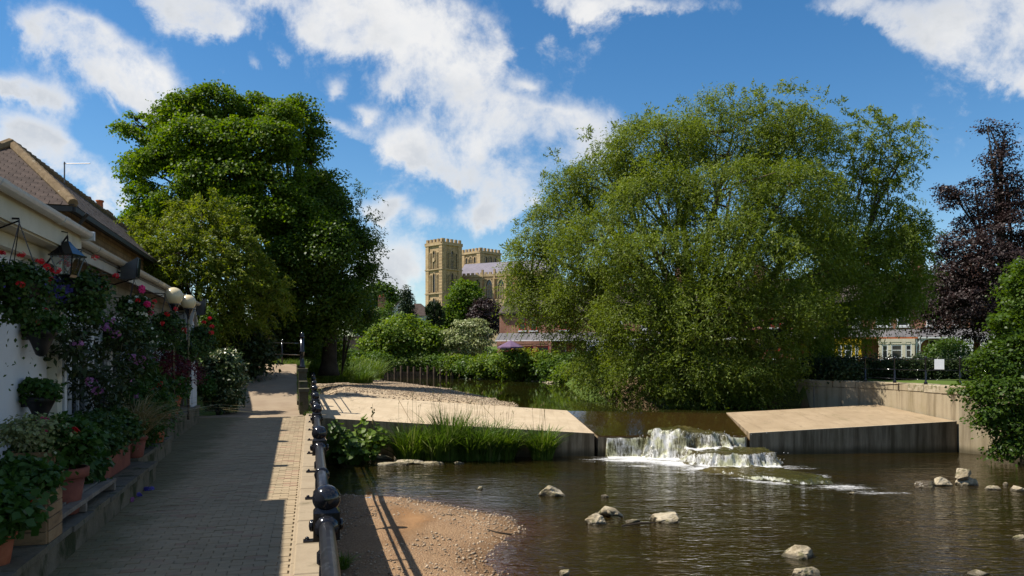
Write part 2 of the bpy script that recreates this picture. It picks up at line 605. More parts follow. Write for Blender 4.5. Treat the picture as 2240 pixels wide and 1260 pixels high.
M['terracotta'] = pmat('terracotta', (0.36, 0.105, 0.048), (0.46, 0.155, 0.075), 5, 0.85, 0.15, 0.2, 0.005, 50, (0.24, 0.10, 0.06), (2, 2, 2), 0.55, 0.75)
M['terracotta_dark'] = pmat('terracotta_dark', (0.20, 0.065, 0.045), (0.28, 0.095, 0.062), 5, 0.8, 0.2, 0.2, 0.005, 50)
M['timber'] = pmat('timber', (0.20, 0.165, 0.13), (0.30, 0.255, 0.205), 4, 0.85, 0.15, 0.5, 0.008, 22, (0.12, 0.10, 0.075), (2, 10, 10), 0.5, 0.75, .15)
M['timber_warm'] = pmat('timber_warm', (0.26, 0.155, 0.075), (0.36, 0.23, 0.12), 5, 0.8, 0.2, 0.4, 0.006, 25, (0.14, 0.085, 0.045), (2, 2, 8), 0.52, 0.75, .15)
M['pile'] = pmat('pile', (0.07, 0.05, 0.035), (0.13, 0.095, 0.065), 3, 0.9, 0.1, 0.5, 0.02, 20, None)
M['slate_purple'] = pmat('slate_purple', (0.060, 0.043, 0.036), (0.095, 0.068, 0.056), 3, 0.85, 0.12, 0.35, 0.006, 30, (0.12, 0.10, 0.075), (1.5, 1.5, 1.5), 0.55, 0.8, .2)
M['slate_grey'] = pmat('slate_grey', (0.070, 0.056, 0.049), (0.115, 0.095, 0.082), 2, 0.85, 0.12, 0.35, 0.006, 30, (0.14, 0.12, 0.09), (1.5, 1.5, 1.5), 0.55, 0.8, .18)
M['ridge_tile'] = pmat('ridge_tile', (0.16, 0.11, 0.062), (0.23, 0.165, 0.095), 6, 0.9, 0.1, 0.4, 0.008, 40, (0.45, 0.42, 0.32), (4, 4, 4), 0.6, 0.72, .1)
M['glass_dark'] = pmat('glass_dark', (0.018, 0.022, 0.026), (0.03, 0.035, 0.04), 1, 0.05, 0.6, 0, fine=0)
M['glass_teal'] = pmat('glass_teal', (0.06, 0.20, 0.21), (0.10, 0.27, 0.27), 3, 0.08, 0.5, 0, fine=0)
M['globe'] = pmat('globe', (0.72, 0.60, 0.36), (0.76, 0.64, 0.40), 2, 0.22, 0.5, 0, fine=0)
M['sign_white'] = pmat('sign_white', (0.70, 0.74, 0.76), (0.76, 0.79, 0.80), 2, 0.4, 0.3, 0, fine=0)
M['aluminium'] = pmat('aluminium', (0.14, 0.13, 0.13), (0.20, 0.19, 0.19), 5, 0.4, 0.5, 0, metal=.6, fine=0)
M['lead'] = pmat('lead', (0.12, 0.115, 0.12), (0.18, 0.17, 0.175), 0.8, 0.6, 0.3, 0.2, 0.01, 10)
M['roof_far'] = pmat('roof_far', (0.18, 0.165, 0.20), (0.225, 0.205, 0.245), 0.6, 0.75, 0.25, 0.3, 0.02, 6, None)
M['parasol'] = pmat('parasol', (0.15, 0.095, 0.16), (0.19, 0.125, 0.20), 3, 0.85, 0.1, 0.05, fine=.05)
M['paint_red'] = pmat('paint_red', (0.38, 0.022, 0.018), (0.45, 0.035, 0.028), 3, 0.45, 0.4, 0, fine=.05)
M['paint_yellow'] = pmat('paint_yellow', (0.72, 0.46, 0.015), (0.78, 0.52, 0.03), 3, 0.5, 0.4, 0, fine=.05)
M['paint_cream'] = pmat('paint_cream', (0.72, 0.64, 0.48), (0.78, 0.70, 0.55), 3, 0.55, 0.35, 0, fine=.05)
M['paint_white'] = pmat('paint_white', (0.74, 0.75, 0.76), (0.80, 0.80, 0.80), 3, 0.5, 0.35, 0, fine=.05)
M['render_white'] = pmat('render_white', (0.62, 0.61, 0.60), (0.70, 0.69, 0.67), 1, 0.85, 0.15, 0.1, fine=.08)
def rock_mat(name, c1, c2, moss):
    c1, c2, moss = hard(c1), hard(c2), hard(moss)
    m_, g = new_mat(name)
    co = g.coord('Object')
    oi = g.n('ShaderNodeObjectInfo')
    off = g.n('ShaderNodeVectorMath', operation='ADD')
    g.put(off.inputs[0], co)
    cb = g.n('ShaderNodeCombineXYZ')
    g.put(cb.inputs[0], g.m('MULTIPLY', oi.outputs['Random'], 37.0))
    g.put(off.inputs[1], cb.outputs[0])
    co = off.outputs[0]
    n = g.noise(co, 3.0, 7, .65)
    f = g.noise(co, 22, 6, .7)
    mo = g.noise(co, 4.2, 5, .65)
    col = g.mixc(g.sstep(n, .35, .65), c1, c2)
    col = g.mixc(g.m('MULTIPLY', g.sstep(mo, .5, .64), .8), col, moss)
    col = g.mixc(.4, col, g.mixc(1.0, col, g.mixc(f, (.25, .25, .25), (1.75, 1.75, 1.75)), 'MULTIPLY'))
    sep = g.n('ShaderNodeSeparateXYZ')
    g.put(sep.inputs[0], g.n('ShaderNodeNewGeometry').outputs['Position'])
    z = g.m('ADD', sep.outputs[2], g.m('MULTIPLY', g.m('SUBTRACT', n, .5), .10))
    wet = g.m('MULTIPLY', g.m('SUBTRACT', 1.0, g.sstep(z, .03, .075)), g.m('GREATER_THAN', 0.9, z))
    col = g.mixc(g.m('MULTIPLY', wet, .8), col, (0.035, 0.028, 0.014))
    return finish(m_, g, principled(g, col, g.m('SUBTRACT', .9, g.m('MULTIPLY', wet, .6)), .25, 0, bump(g, g.m('ADD', f, n), .9, .03)))


M['bed_rock'] = rock_mat('bed_rock', (0.30, 0.24, 0.15), (0.52, 0.44, 0.31), (0.14, 0.13, 0.05))
M['wet_rock'] = pmat('wet_rock', (0.075, 0.055, 0.03), (0.13, 0.10, 0.055), 4, 0.25, 0.5, 0.7, 0.03, 14, (0.05, 0.06, 0.015), (2, 2, 2), 0.5, 0.7, .1)
M['litter_blue'] = pmat('litter_blue', (0.35, 0.5, 0.7), (0.55, 0.68, 0.8), 9, 0.3, 0.5, 0, fine=0)


def brick_mat(name, c1, c2, mortar, bw=0.225, bh=0.075, rough=0.9, axis='XZ'):
    c1, c2, mortar = hard(c1), hard(c2), hard(mortar)
    m_, g = new_mat(name)
    co = g.coord('Object')
    sep = g.n('ShaderNodeSeparateXYZ')
    g.put(sep.inputs[0], co)
    cmb = g.n('ShaderNodeCombineXYZ')
    g.put(cmb.inputs[0], sep.outputs[0] if axis == 'XZ' else g.m('ADD', sep.outputs[0], sep.outputs[1]))
    g.put(cmb.inputs[1], sep.outputs[2])
    b = g.n('ShaderNodeTexBrick')
    g.put(b.inputs['Vector'], cmb.outputs[0])
    g.put(b.inputs['Color1'], c1)
    g.put(b.inputs['Color2'], c2)
    g.put(b.inputs['Mortar'], mortar)
    b.inputs['Scale'].default_value = 1.0
    b.inputs['Mortar Size'].default_value = bh * .12
    b.inputs['Brick Width'].default_value = bw
    b.inputs['Row Height'].default_value = bh
    n = g.noise(co, 0.9, 5, 0.6)
    col = g.mixc(g.m('MULTIPLY', g.sstep(n, .4, .7), 0.5), b.outputs[0], (0.42 * c1[0], 0.42 * c1[1], 0.42 * c1[2]))
    n2 = g.noise(g.mapping(co, (1.5, 1.5, .25)), 1.3, 6, .7)
    col = g.mixc(g.m('MULTIPLY', g.sstep(n2, .52, .72), 0.4), col, (0.35 * c1[0], 0.36 * c1[1], 0.36 * c1[2]))
    return finish(m_, g, principled(g, col, rough, 0.15, 0, bump(g, b.outputs['Fac'], -0.3, 0.01)))


M['brick_red'] = brick_mat('brick_red', (0.36, 0.13, 0.075), (0.44, 0.18, 0.10), (0.40, 0.34, 0.28), axis='X+Y')
M['brick_wall'] = brick_mat('brick_wall', (0.40, 0.20, 0.14), (0.50, 0.28, 0.21), (0.45, 0.38, 0.32), axis='X+Y')
M['brick_orange'] = brick_mat('brick_orange', (0.52, 0.14, 0.05), (0.58, 0.17, 0.06), (0.5, 0.2, 0.1), axis='X+Y')
M['ashlar'] = brick_mat('ashlar', (0.52, 0.365, 0.195), (0.60, 0.435, 0.25), (0.38, 0.27, 0.155), 1.1, 0.5, axis='X+Y')
M['ashlar_pale'] = brick_mat('ashlar_pale', (0.50, 0.37, 0.215), (0.57, 0.44, 0.27), (0.42, 0.32, 0.2), 1.0, 0.45, axis='X+Y')
M['house_stone'] = brick_mat('house_stone', (0.24, 0.165, 0.09), (0.31, 0.22, 0.125), (0.16, 0.12, 0.075), 0.38, 0.16, axis='X+Y')
M['rubble'] = brick_mat('rubble', (0.26, 0.24, 0.20), (0.34, 0.32, 0.27), (0.20, 0.19, 0.16), 0.45, 0.17, axis='X+Y')


def streak_concrete(name, dry, dark, streak_lo, streak_hi):
    dry, dark = hard(dry), hard(dark)
    m_, g = new_mat(name)
    co = g.coord('Object')
    s = g.noise(g.mapping(co, (2.2, 2.2, 0.16)), 1.6, 7, 0.68)
    b = g.noise(co, 1.1, 5, 0.6)
    fn = g.noise(co, 45, 4, 0.6)
    col = g.mixc(g.sstep(s, streak_lo, streak_hi), dry, dark)
    col = g.mixc(g.m('MULTIPLY', g.sstep(b, .45, .75), .5), col, (dark[0] * 1.2, dark[1] * 1.25, dark[2]))
    col = g.mixc(.3, col, g.mixc(1.0, col, g.mixc(fn, (.3, .3, .3), (1.7, 1.7, 1.7)), 'MULTIPLY'))
    # algae and damp near the water line (world heights 0 .. 0.4)
    sep = g.n('ShaderNodeSeparateXYZ')
    g.put(sep.inputs[0], g.n('ShaderNodeNewGeometry').outputs['Position'])
    damp = g.m('SUBTRACT', 1.0, g.sstep(g.m('ADD', sep.outputs[2], g.m('MULTIPLY', b, .3)), 0.2, 0.5))
    col = g.mixc(g.m('MULTIPLY', damp, .75), col, (0.035, 0.030, 0.014))
    return finish(m_, g, principled(g, col, 0.85, 0.2, 0, bump(g, fn, .3, .008)))


M['weir_face'] = streak_concrete('weir_face', (0.36, 0.275, 0.175), (0.13, 0.095, 0.055), .36, .66)
M['wall_face'] = streak_concrete('wall_face', (0.40, 0.325, 0.215), (0.22, 0.17, 0.105), .42, .72)


def ground_mat():
    m_, g = new_mat('ground')
    co = g.coord('Object')
    n = g.noise(co, 0.35, 6, 0.6)
    f = g.noise(co, 9, 5, 0.7)
    grass = g.mixc(n, (0.05, 0.085, 0.016), (0.10, 0.14, 0.028))
    grass = g.mixc(.5, grass, g.mixc(1.0, grass, g.mixc(f, (.3, .3, .3), (1.7, 1.7, 1.7)), 'MULTIPLY'))
    earth = g.mixc(g.noise(co, 1.2, 5, .6), hard((0.13, 0.085, 0.048)), hard((0.21, 0.14, 0.08)))
    at = g.n('ShaderNodeAttribute', attribute_name='earth')
    k = g.sstep(g.m('ADD', at.outputs['Fac'], g.m('MULTIPLY', g.m('SUBTRACT', f, .5), .5)), .35, .65)
    gr = g.n('ShaderNodeTexVoronoi')
    gr.inputs['Scale'].default_value = 14
    g.put(gr.inputs['Vector'], co)
    gv = g.mixc(gr.outputs['Color'], hard((0.30, 0.235, 0.155)), hard((0.55, 0.455, 0.33)))
    gv = g.mixc(g.sstep(n, .3, .7), gv, (0.40, 0.30, 0.19))
    at2 = g.n('ShaderNodeAttribute', attribute_name='gravel')
    k2 = g.sstep(g.m('ADD', at2.outputs['Fac'], g.m('MULTIPLY', g.m('SUBTRACT', f, .5), .5)), .35, .65)
    col = g.mixc(k, grass, earth)
    col = g.mixc(k2, col, gv)
    # damp edge at the two water levels, brown silt below
    sep = g.n('ShaderNodeSeparateXYZ')
    g.put(sep.inputs[0], g.n('ShaderNodeNewGeometry').outputs['Position'])
    at3 = g.n('ShaderNodeAttribute', attribute_name='wet')
    col = g.mixc(g.m('MULTIPLY', at3.outputs['Fac'], .72), col, (0.075, 0.05, 0.022))
    return finish(m_, g, principled(g, col, 0.95, 0.1, 0, bump(g, f, .8, .05)))


M['ground'] = ground_mat()


def sand_mat():
    m_, g = new_mat('sand')
    co = g.coord('Object')
    n = g.noise(co, 0.8, 6, 0.65)
    f = g.noise(co, 26, 6, 0.75)
    v = g.n('ShaderNodeTexVoronoi')
    v.inputs['Scale'].default_value = 34
    g.put(v.inputs['Vector'], co)
    v2 = g.n('ShaderNodeTexVoronoi')
    v2.inputs['Scale'].default_value = 13
    g.put(v2.inputs['Vector'], co)
    col = g.mixc(g.sstep(n, .35, .65), hard((0.26, 0.135, 0.058)), hard((0.33, 0.185, 0.085)))
    at = g.n('ShaderNodeAttribute', attribute_name='gravel')
    peb = g.mixc(v.outputs['Color'], hard((0.20, 0.12, 0.07)), hard((0.50, 0.36, 0.22)))
    k = g.sstep(g.m('ADD', at.outputs['Fac'], g.m('MULTIPLY', g.m('SUBTRACT', f, .5), 1.0)), .35, .75)
    col = g.mixc(g.m('MULTIPLY', k, .55), col, peb)
    at3 = g.n('ShaderNodeAttribute', attribute_name='wet')
    col = g.mixc(g.m('MULTIPLY', at3.outputs['Fac'], .62), col, (0.10, 0.05, 0.02))
    h = g.m('ADD', f, g.m('MULTIPLY', g.m('SUBTRACT', 1.0, v.outputs['Distance']), g.m('MULTIPLY', k, 1.3)))
    return finish(m_, g, principled(g, col, 0.9, 0.15, 0, bump(g, h, .9, .02)))


M['sand'] = sand_mat()


def water_mat(name, deep, clear, rough=0.03, waves=((7, .5), (2.2, .5)), strength=.35, stretch=(1, 1, 1), opaq=None, foam=False):
    """surface reflection by Fresnel over a murky, partly clear body; 'clear' attribute = shallow water"""
    m_, g = new_mat(name)
    co = g.coord('Object')
    h = None
    for s, w in waves:
        t = g.m('MULTIPLY', g.noise(g.mapping(co, stretch), s, 3, .5, .6), w)
        h = t if h is None else g.m('ADD', h, t)
    nrm = bump(g, h, strength, 0.06)
    gl = g.n('ShaderNodeBsdfGlossy')
    gl.inputs['Roughness'].default_value = rough
    g.put(gl.inputs[0], (1, 1, 1))
    g.t.links.new(nrm, gl.inputs['Normal'])
    df = g.n('ShaderNodeBsdfDiffuse')
    g.put(df.inputs[0], g.mixc(g.sstep(g.noise(co, .25, 4, .6), .35, .65), deep, (deep[0] * .7, deep[1] * .9, deep[2] * .8)))
    tr = g.n('ShaderNodeBsdfTransparent')
    g.put(tr.inputs[0], clear)
    at = g.n('ShaderNodeAttribute', attribute_name='shallow')
    body = g.n('ShaderNodeMixShader')
    g.put(body.inputs[0], at.outputs['Fac'])
    g.t.links.new(df.outputs[0], body.inputs[1])
    g.t.links.new(tr.outputs[0], body.inputs[2])
    fr = g.n('ShaderNodeFresnel')
    fr.inputs[0].default_value = 1.33
    g.t.links.new(nrm, fr.inputs['Normal'])
    mx = g.n('ShaderNodeMixShader')
    g.put(mx.inputs[0], fr.outputs[0])
    g.t.links.new(body.outputs[0], mx.inputs[1])
    g.t.links.new(gl.outputs[0], mx.inputs[2])
    sh = mx.outputs[0]
    if foam:
        fa = g.n('ShaderNodeAttribute', attribute_name='foam')
        st = g.n('ShaderNodeAttribute', attribute_name='fall')
        fn = g.m('ADD', g.m('MULTIPLY', g.noise(g.mapping(co, (1, 2.2, 1)), 11, 6, .75), .55), g.m('MULTIPLY', g.noise(g.mapping(co, (.8, 2, 1)), 2.2, 4, .65), .45))
        sn = g.m('ADD', g.m('MULTIPLY', g.noise(g.mapping(co, (17, 5.0, .9), (.0, .22, 0)), 1.9, 6, .8), .62), g.m('MULTIPLY', g.noise(co, 2.6, 4, .65), .38))
        k = g.m('ADD', g.m('MULTIPLY', fn, g.m('SUBTRACT', 1.0, st.outputs['Fac'])), g.m('MULTIPLY', sn, st.outputs['Fac']))
        a = g.sstep(g.m('ADD', fa.outputs['Fac'], g.m('MULTIPLY', g.m('SUBTRACT', k, .5), 2.3)), .22, .66)
        wd = g.n('ShaderNodeBsdfDiffuse')
        tint = g.mixc(g.sstep(g.noise(co, 2.2, 4, .6), .42, .6), (0.84, 0.84, 0.82), (0.62, 0.62, 0.40))
        tint = g.mixc(st.outputs['Fac'], (0.84, 0.84, 0.83), tint)
        g.put(wd.inputs[0], tint)
        wtr = g.n('ShaderNodeBsdfTranslucent')
        g.put(wtr.inputs[0], tint)
        wm = g.n('ShaderNodeMixShader')
        wm.inputs[0].default_value = .4
        g.t.links.new(wd.outputs[0], wm.inputs[1])
        g.t.links.new(wtr.outputs[0], wm.inputs[2])
        m2 = g.n('ShaderNodeMixShader')
        g.put(m2.inputs[0], a)
        g.t.links.new(sh, m2.inputs[1])
        g.t.links.new(wm.outputs[0], m2.inputs[2])
        sh = m2.outputs[0]
    return finish(m_, g, sh)


M['water_pool'] = water_mat('water_pool', (0.022, 0.0145, 0.004), (0.62, 0.42, 0.16), 0.03, ((6.5, .45), (2.1, .6), (.7, .5)), .85, (0.55, 1.25, 1), foam=True)
M['water_upper'] = water_mat('water_upper', (0.028, 0.026, 0.006), (0.5, 0.38, 0.14), 0.02, ((3.0, .5), (1.0, .5)), .035, (0.6, 1.0, 1))
M['water_film'] = water_mat('water_film', (0.05, 0.034, 0.010), (0.50, 0.33, 0.11), 0.05, ((4, .5), (1.5, .5)), .22, (1.6, .5, 1), foam=True)
M['water_fall'] = water_mat('water_fall', (0.07, 0.055, 0.018), (0.62, 0.50, 0.25), 0.08, ((12, .6), (4, .6)), .6, (1.4, .7, .5), foam=True)


def paver_mat():
    m_, g = new_mat('pavers')
    co = g.coord('Object')
    geo = g.n('ShaderNodeNewGeometry')
    oi = g.n('ShaderNodeObjectInfo')
    r = g.m('FRACT', g.m('ADD', geo.outputs['Random Per Island'], g.m('MULTIPLY', oi.outputs['Random'], 5.37)))
    n = g.noise(g.n('ShaderNodeNewGeometry').outputs['Position'], .7, 5, .6)
    f = g.noise(co, 60, 4, .7)
    col = g.mixc(r, hard((0.355, 0.27, 0.168)), hard((0.42, 0.325, 0.208)))
    col = g.mixc(g.sstep(r, .86, .95), col, hard((0.36, 0.235, 0.155)))
    col = g.mixc(g.m('MULTIPLY', g.sstep(n, .42, .7), .35), col, hard((0.24, 0.20, 0.13)))
    # moss and dirt gather in the damp strip beside the plinth
    pos = g.n('ShaderNodeNewGeometry').outputs['Position']
    ps = g.n('ShaderNodeSeparateXYZ')
    g.put(ps.inputs[0], pos)
    uu = g.m('ADD', g.m('MULTIPLY', ps.outputs[0], CT), g.m('MULTIPLY', ps.outputs[1], ST))
    blot = g.noise(pos, 1.6, 6, .7)
    moss = g.m('SUBTRACT', 1.0, g.sstep(g.m('ADD', uu, g.m('MULTIPLY', g.m('SUBTRACT', blot, .5), 1.6)), -2.1, -1.35))
    col = g.mixc(g.m('MULTIPLY', moss, .65), col, (.075, .075, .028))
    col = g.mixc(g.m('MULTIPLY', g.sstep(blot, .58, .70), .35), col, (.13, .105, .07))
    col = g.mixc(.25, col, g.mixc(1.0, col, g.mixc(f, (.4, .4, .4), (1.6, 1.6, 1.6)), 'MULTIPLY'))
    return finish(m_, g, principled(g, col, .9, .15, 0, bump(g, f, .3, .004)))


M['paver'] = paver_mat()
M['joint'] = pmat('joint', (0.23, 0.175, 0.11), (0.30, 0.235, 0.15), 3, 0.95, 0.1, 0.4, 0.01, 40, (0.12, 0.12, 0.05), (1, 1, 1), 0.5, 0.7)
M['kerb'] = pmat('kerb', (0.33, 0.26, 0.175), (0.40, 0.32, 0.22), 2, .92, .12, .3, .006, 50, (0.20, 0.16, 0.10), (1, 1, 1), .5, .75)
M['stone_dark'] = pmat('stone_dark', (0.075, 0.068, 0.048), (0.13, 0.115, 0.08), 4, .92, .1, .6, .012, 36, (0.05, 0.06, 0.02), (2, 2, 2), .5, .66)
M['asphalt_path'] = pmat('asphalt_path', (0.30, 0.225, 0.155), (0.36, 0.28, 0.195), 1.2, 0.95, 0.1, 0.4, 0.006, 60)

# ================================================================== SETTING
WL, WU = 0.0, 1.22                    # pool level below the weir, river level above it


def poly_sd(x, y, poly):
    """signed distance, positive inside"""
    x, y = np.asarray(x, float), np.asarray(y, float)
    d2 = np.full(x.shape, 1e18)
    ins = np.zeros(x.shape, bool)
    n = len(poly)
    for i in range(n):
        ax, ay = poly[i]
        bx, by = poly[(i + 1) % n]
        ex, ey = bx - ax, by - ay
        t = np.clip(((x - ax) * ex + (y - ay) * ey) / (ex * ex + ey * ey + 1e-12), 0, 1)
        d2 = np.minimum(d2, (x - ax - t * ex) ** 2 + (y - ay - t * ey) ** 2)
        c = ((ay > y) != (by > y)) & (x < (bx - ax) * (y - ay) / (by - ay + 1e-12) + ax)
        ins ^= c
    return np.where(ins, 1, -1) * np.sqrt(d2)


_tab = rng.random((256, 256))


def vnoise(x, y):
    xi, yi = np.floor(x).astype(int), np.floor(y).astype(int)
    fx, fy = x - xi, y - yi
    fx, fy = fx * fx * (3 - 2 * fx), fy * fy * (3 - 2 * fy)
    g = lambda a, b: _tab[a & 255, b & 255]
    return (g(xi, yi) * (1 - fx) + g(xi + 1, yi) * fx) * (1 - fy) + (g(xi, yi + 1) * (1 - fx) + g(xi + 1, yi + 1) * fx) * fy


def fbm(x, y, o=4):
    s, a, t = 0, 1.0, 0
    for i in range(o):
        s = s + a * vnoise(x * 2 ** i + 17.3 * i, y * 2 ** i + 5.1 * i)
        t += a
        a *= .5
    return s / t


def smooth(x, a, b):
    t = np.clip((x - a) / (b - a), 0, 1)
    return t * t * (3 - 2 * t)


RIVER = [(railx(-6) + .12, -6), (railx(10) + .12, 10), (railx(28) + .12, 28), (-8.3, 33), (-9.5, 40), (-13, 52), (-16.5, 62), (-24, 68), (-34, 72),
         (-36, 86), (-22, 84), (-13.8, 81.5), (-5.7, 80), (-1, 78), (3.5, 71), (4.0, 56), (5.2, 46), (8.0, 39), (10.5, 36.6), (13.9, 36), (16, 34),
         (16.5, 28.9), (17.5, 27.6), (27, 16), (30, -6)]
BAR = [tuple(G(px, py, 0)[:2]) for px, py in [(745, 1084), (800, 1086), (870, 1091), (950, 1102), (1010, 1115), (1070, 1125), (1112, 1140), (1122, 1160),
                                               (1085, 1180), (1058, 1200), (1052, 1222), (1075, 1255)]] + [(-.3, 10.5), (.1, 8), (-.5, 5), (-2.6, 6)]
GRAV = [(-8.6, 33.3), (-3, 33.5), (-.6, 34.2), (.2, 37), (-.8, 42), (-3, 50), (-5.5, 58), (-9, 66), (-13, 75), (-17, 72), (-17, 62), (-12, 46)]
CTRL = np.array([(-4, 5, 1.5), (-8, 20, 1.5), (-10, 27, 1.5), (-14, 40, 3.1), (-16, 45, 3.0), (-25, 20, 1.6), (-30, 45, 3.4), (-10.5, 41, 2.9), (-14.5, 50, 2.6), (-19, 62, 2.3),
                 (-26, 72, 2.3), (-14, 85, 2.0), (-9, 84, 2.0), (-3, 84, 2.2), (5, 78, 2.4), (9, 62, 2.6), (13, 45, 2.5), (20, 37, 2.46), (20, 31, 2.46), (22, 27, 2.46), (32, 20, 2.5),
                 (10, 70, 2.8), (30, 60, 2.6), (45, 55, 2.7), (-5, 100, 3.0), (0, 110, 3.4), (0, 200, 6), (0, 300, 7), (-200, 200, 6), (200, 200, 6), (-300, 400, 9), (300, 400, 9), (-800, 1000, 12), (800, 1000, 12), (0, 900, 10), (-60, 0, 2), (60, 0, 2.5), (0, -60, 2)])


def crest_z(x):
    return 1.97 - .0695 * (x + 8.15)


def land_z(x, y):
    w = 0
    z = 0
    for cx, cy, cz in CTRL:
        k = 1.0 / (((x - cx) ** 2 + (y - cy) ** 2) + 1.0) ** 1.5
        w = w + k
        z = z + k * cz
    return z / w


def path_z(v):
    return 1.6 + 1.56 * smooth(np.asarray(v, float), 27.6, 41.0) * 1.0


def terrain(x, y):
    sd = poly_sd(x, y, RIVER)
    n = fbm(x * .6, y * .6) - .5
    land = land_z(x, y) + .25 * n * (np.hypot(x, y) > 12)
    low = y < 30
    bed = np.where(low, -.55 + .35 * n, .62 + .3 * n)
    # sand bar under the railing, gravel bar above the weir
    sb = poly_sd(x, y, BAR) + .25 * (fbm(x * 1.7, y * 1.7) - .5)
    sand = np.clip(sb * .11, -.6, .16) + .012
    bed = np.where(low, np.maximum(bed, sand), bed)
    gb = poly_sd(x, y, GRAV) + 1.2 * (fbm(x * .5 + 9, y * .5) - .5)
    gv = WU + np.clip(gb * .10, -.5, .20) + .62 * np.clip((-x - 1.5) / 7, 0, 1) * smooth(gb, -.2, 1.5) * smooth(-y, -60, -36)
    gv = np.minimum(gv, np.where(y < 35.5, crest_z(x) - .05, 9))
    bed = np.where(low, bed, np.maximum(bed, gv))
    # banks: sheer where a wall stands, sloping elsewhere
    u, v = x * CT + y * ST, -x * ST + y * CT
    lwall = (x < 0) & (y < 31) | (x < 2) & (y < 8)
    rwall = (x > 10.0) & (y < 39)
    wid = np.where(lwall | rwall, .1, 3.0)
    off = np.where(lwall | rwall, .42, -.2)
    t = smooth(-sd, off, off + wid)
    z = bed * (1 - t) + land * t
    onpath = (u < .05) & (u > -4.2) & (v < 43) & (v > -8) & (sd < -.2)
    z = np.where(onpath, np.minimum(z, path_z(v) - .12), z)
    under = (u <= -2.0) & (u > -14) & (v < 45) & (v > -8)
    z = np.where(under, path_z(v) - .15, z)
    return z, sd, sb, gb


def spaced(lo, flo, fhi, hi, step):
    mid = np.arange(flo, fhi + 1e-6, step)
    out, s, p = [], step, fhi
    while p < hi:
        s *= 1.28
        p += s
        out.append(p)
    neg, s, p = [], step, flo
    while p > lo:
        s *= 1.28
        p -= s
        neg.append(p)
    return np.array(neg[::-1] + list(mid) + out)


def grid_mesh(xs, ys):
    X, Y = np.meshgrid(xs, ys)
    nx, ny = len(xs), len(ys)
    i = np.arange(nx - 1)[None, :] + nx * np.arange(ny - 1)[:, None]
    q = np.stack([i, i + 1, i + 1 + nx, i + nx], -1).reshape(-1, 4)
    return X.ravel(), Y.ravel(), q


gx, gy, gq = grid_mesh(spaced(-2500, -19, 21, 2500, .36), spaced(-150, 30.2, 90, 2600, .5))
# finer rows near the camera come as a second sheet, the sand bar; the main sheet keeps a coarse bed there
gx, gy, gq = grid_mesh(spaced(-2500, -19, 21, 2500, .36), np.concatenate([np.array([-150, -80, -40, -20, -12]), np.arange(-8, 90, .45), spaced(89, 90, 91, 2600, .6)[3:]]))
gz, gsd, gsb, ggb = terrain(gx, gy)
gz = np.where((gy < 22.5) & (gsd > -.35) & (gx < 6), np.minimum(gz, -.5), gz)     # the sand bar sheet covers this stretch
u_, v_ = to_uv((gx, gy))
earth = np.clip(smooth(-np.abs(gsd + 1.0), -2.2, -.4) * (gx < 8) * (gy > 31) * (gy < 50), 0, 1)
earth = np.maximum(earth, ((gsd > -.3) | ((gsd > -1.2) & (gx < -3) & (gy < 60))) * 1.0)
gravel = np.where(gy > 30, smooth(ggb, -.6, .5), smooth(gsd, -.2, .3)) * 1.0
wet = np.where(gy > 30, 1 - smooth(gz, WU - .06, WU + .07), 1 - smooth(gz, -.02, .09)) * (gsd > -.6)
ground = np_mesh('ground', np.stack([gx, gy, gz], 1), gq, mats=M['ground'], smooth=True, attrs={'earth': earth, 'gravel': gravel, 'wet': wet})
tag(ground, kind='structure')

sx, sy, sq = grid_mesh(np.arange(-7.5, 7.01, .1), np.arange(4, 23, .1))
sn = fbm(sx * 1.3, sy * 1.3, 5)
s_b = poly_sd(sx, sy, BAR) + .3 * (fbm(sx * 1.7, sy * 1.7) - .5)
sz = np.maximum(np.clip(s_b * .11, -.62, .15) + .012 + .05 * (sn - .5), -.46 + .25 * (sn - .5))
sand = np_mesh('sand_bar', np.stack([sx, sy, sz], 1), sq, mats=M['sand'], smooth=True,
               attrs={'gravel': np.clip(smooth(-s_b, -2.6, -.5) * .9 + .8 * (fbm(sx * .8 + 3, sy * .8) - .35), 0, 1), 'wet': 1 - smooth(sz, .0, .085)})
tag(sand, kind='structure')

# pool below the weir
wx, wy, wq = grid_mesh(np.arange(-9, 30.01, .14), np.arange(3, 30.2, .14))
rip = .020 * (fbm(wx * .9 + .3 * wy, wy * 2.2, 3) - .5) * smooth(wy, 9, 15)
# white water below the fall: level and foam fields
pbx, pby = 6.4, 26.0
dpool = np.hypot((wx - 5.9) / 2.9, (wy - 26.6) / 1.35)
drun = np.hypot((wx - 8.6) / 3.0, (wy - 23.3) / 1.3)
rip = rip + .085 * (fbm(wx * 1.6, wy * 2.4, 4) - .5) * np.clip(np.exp(-dpool ** 2 * .45) + np.exp(-drun ** 2 * .6), 0, 1)
def gau(x, y, cx_, cy_, rx, ry):
    return np.exp(-((x - cx_) / rx) ** 2 - ((y - cy_) / ry) ** 2)


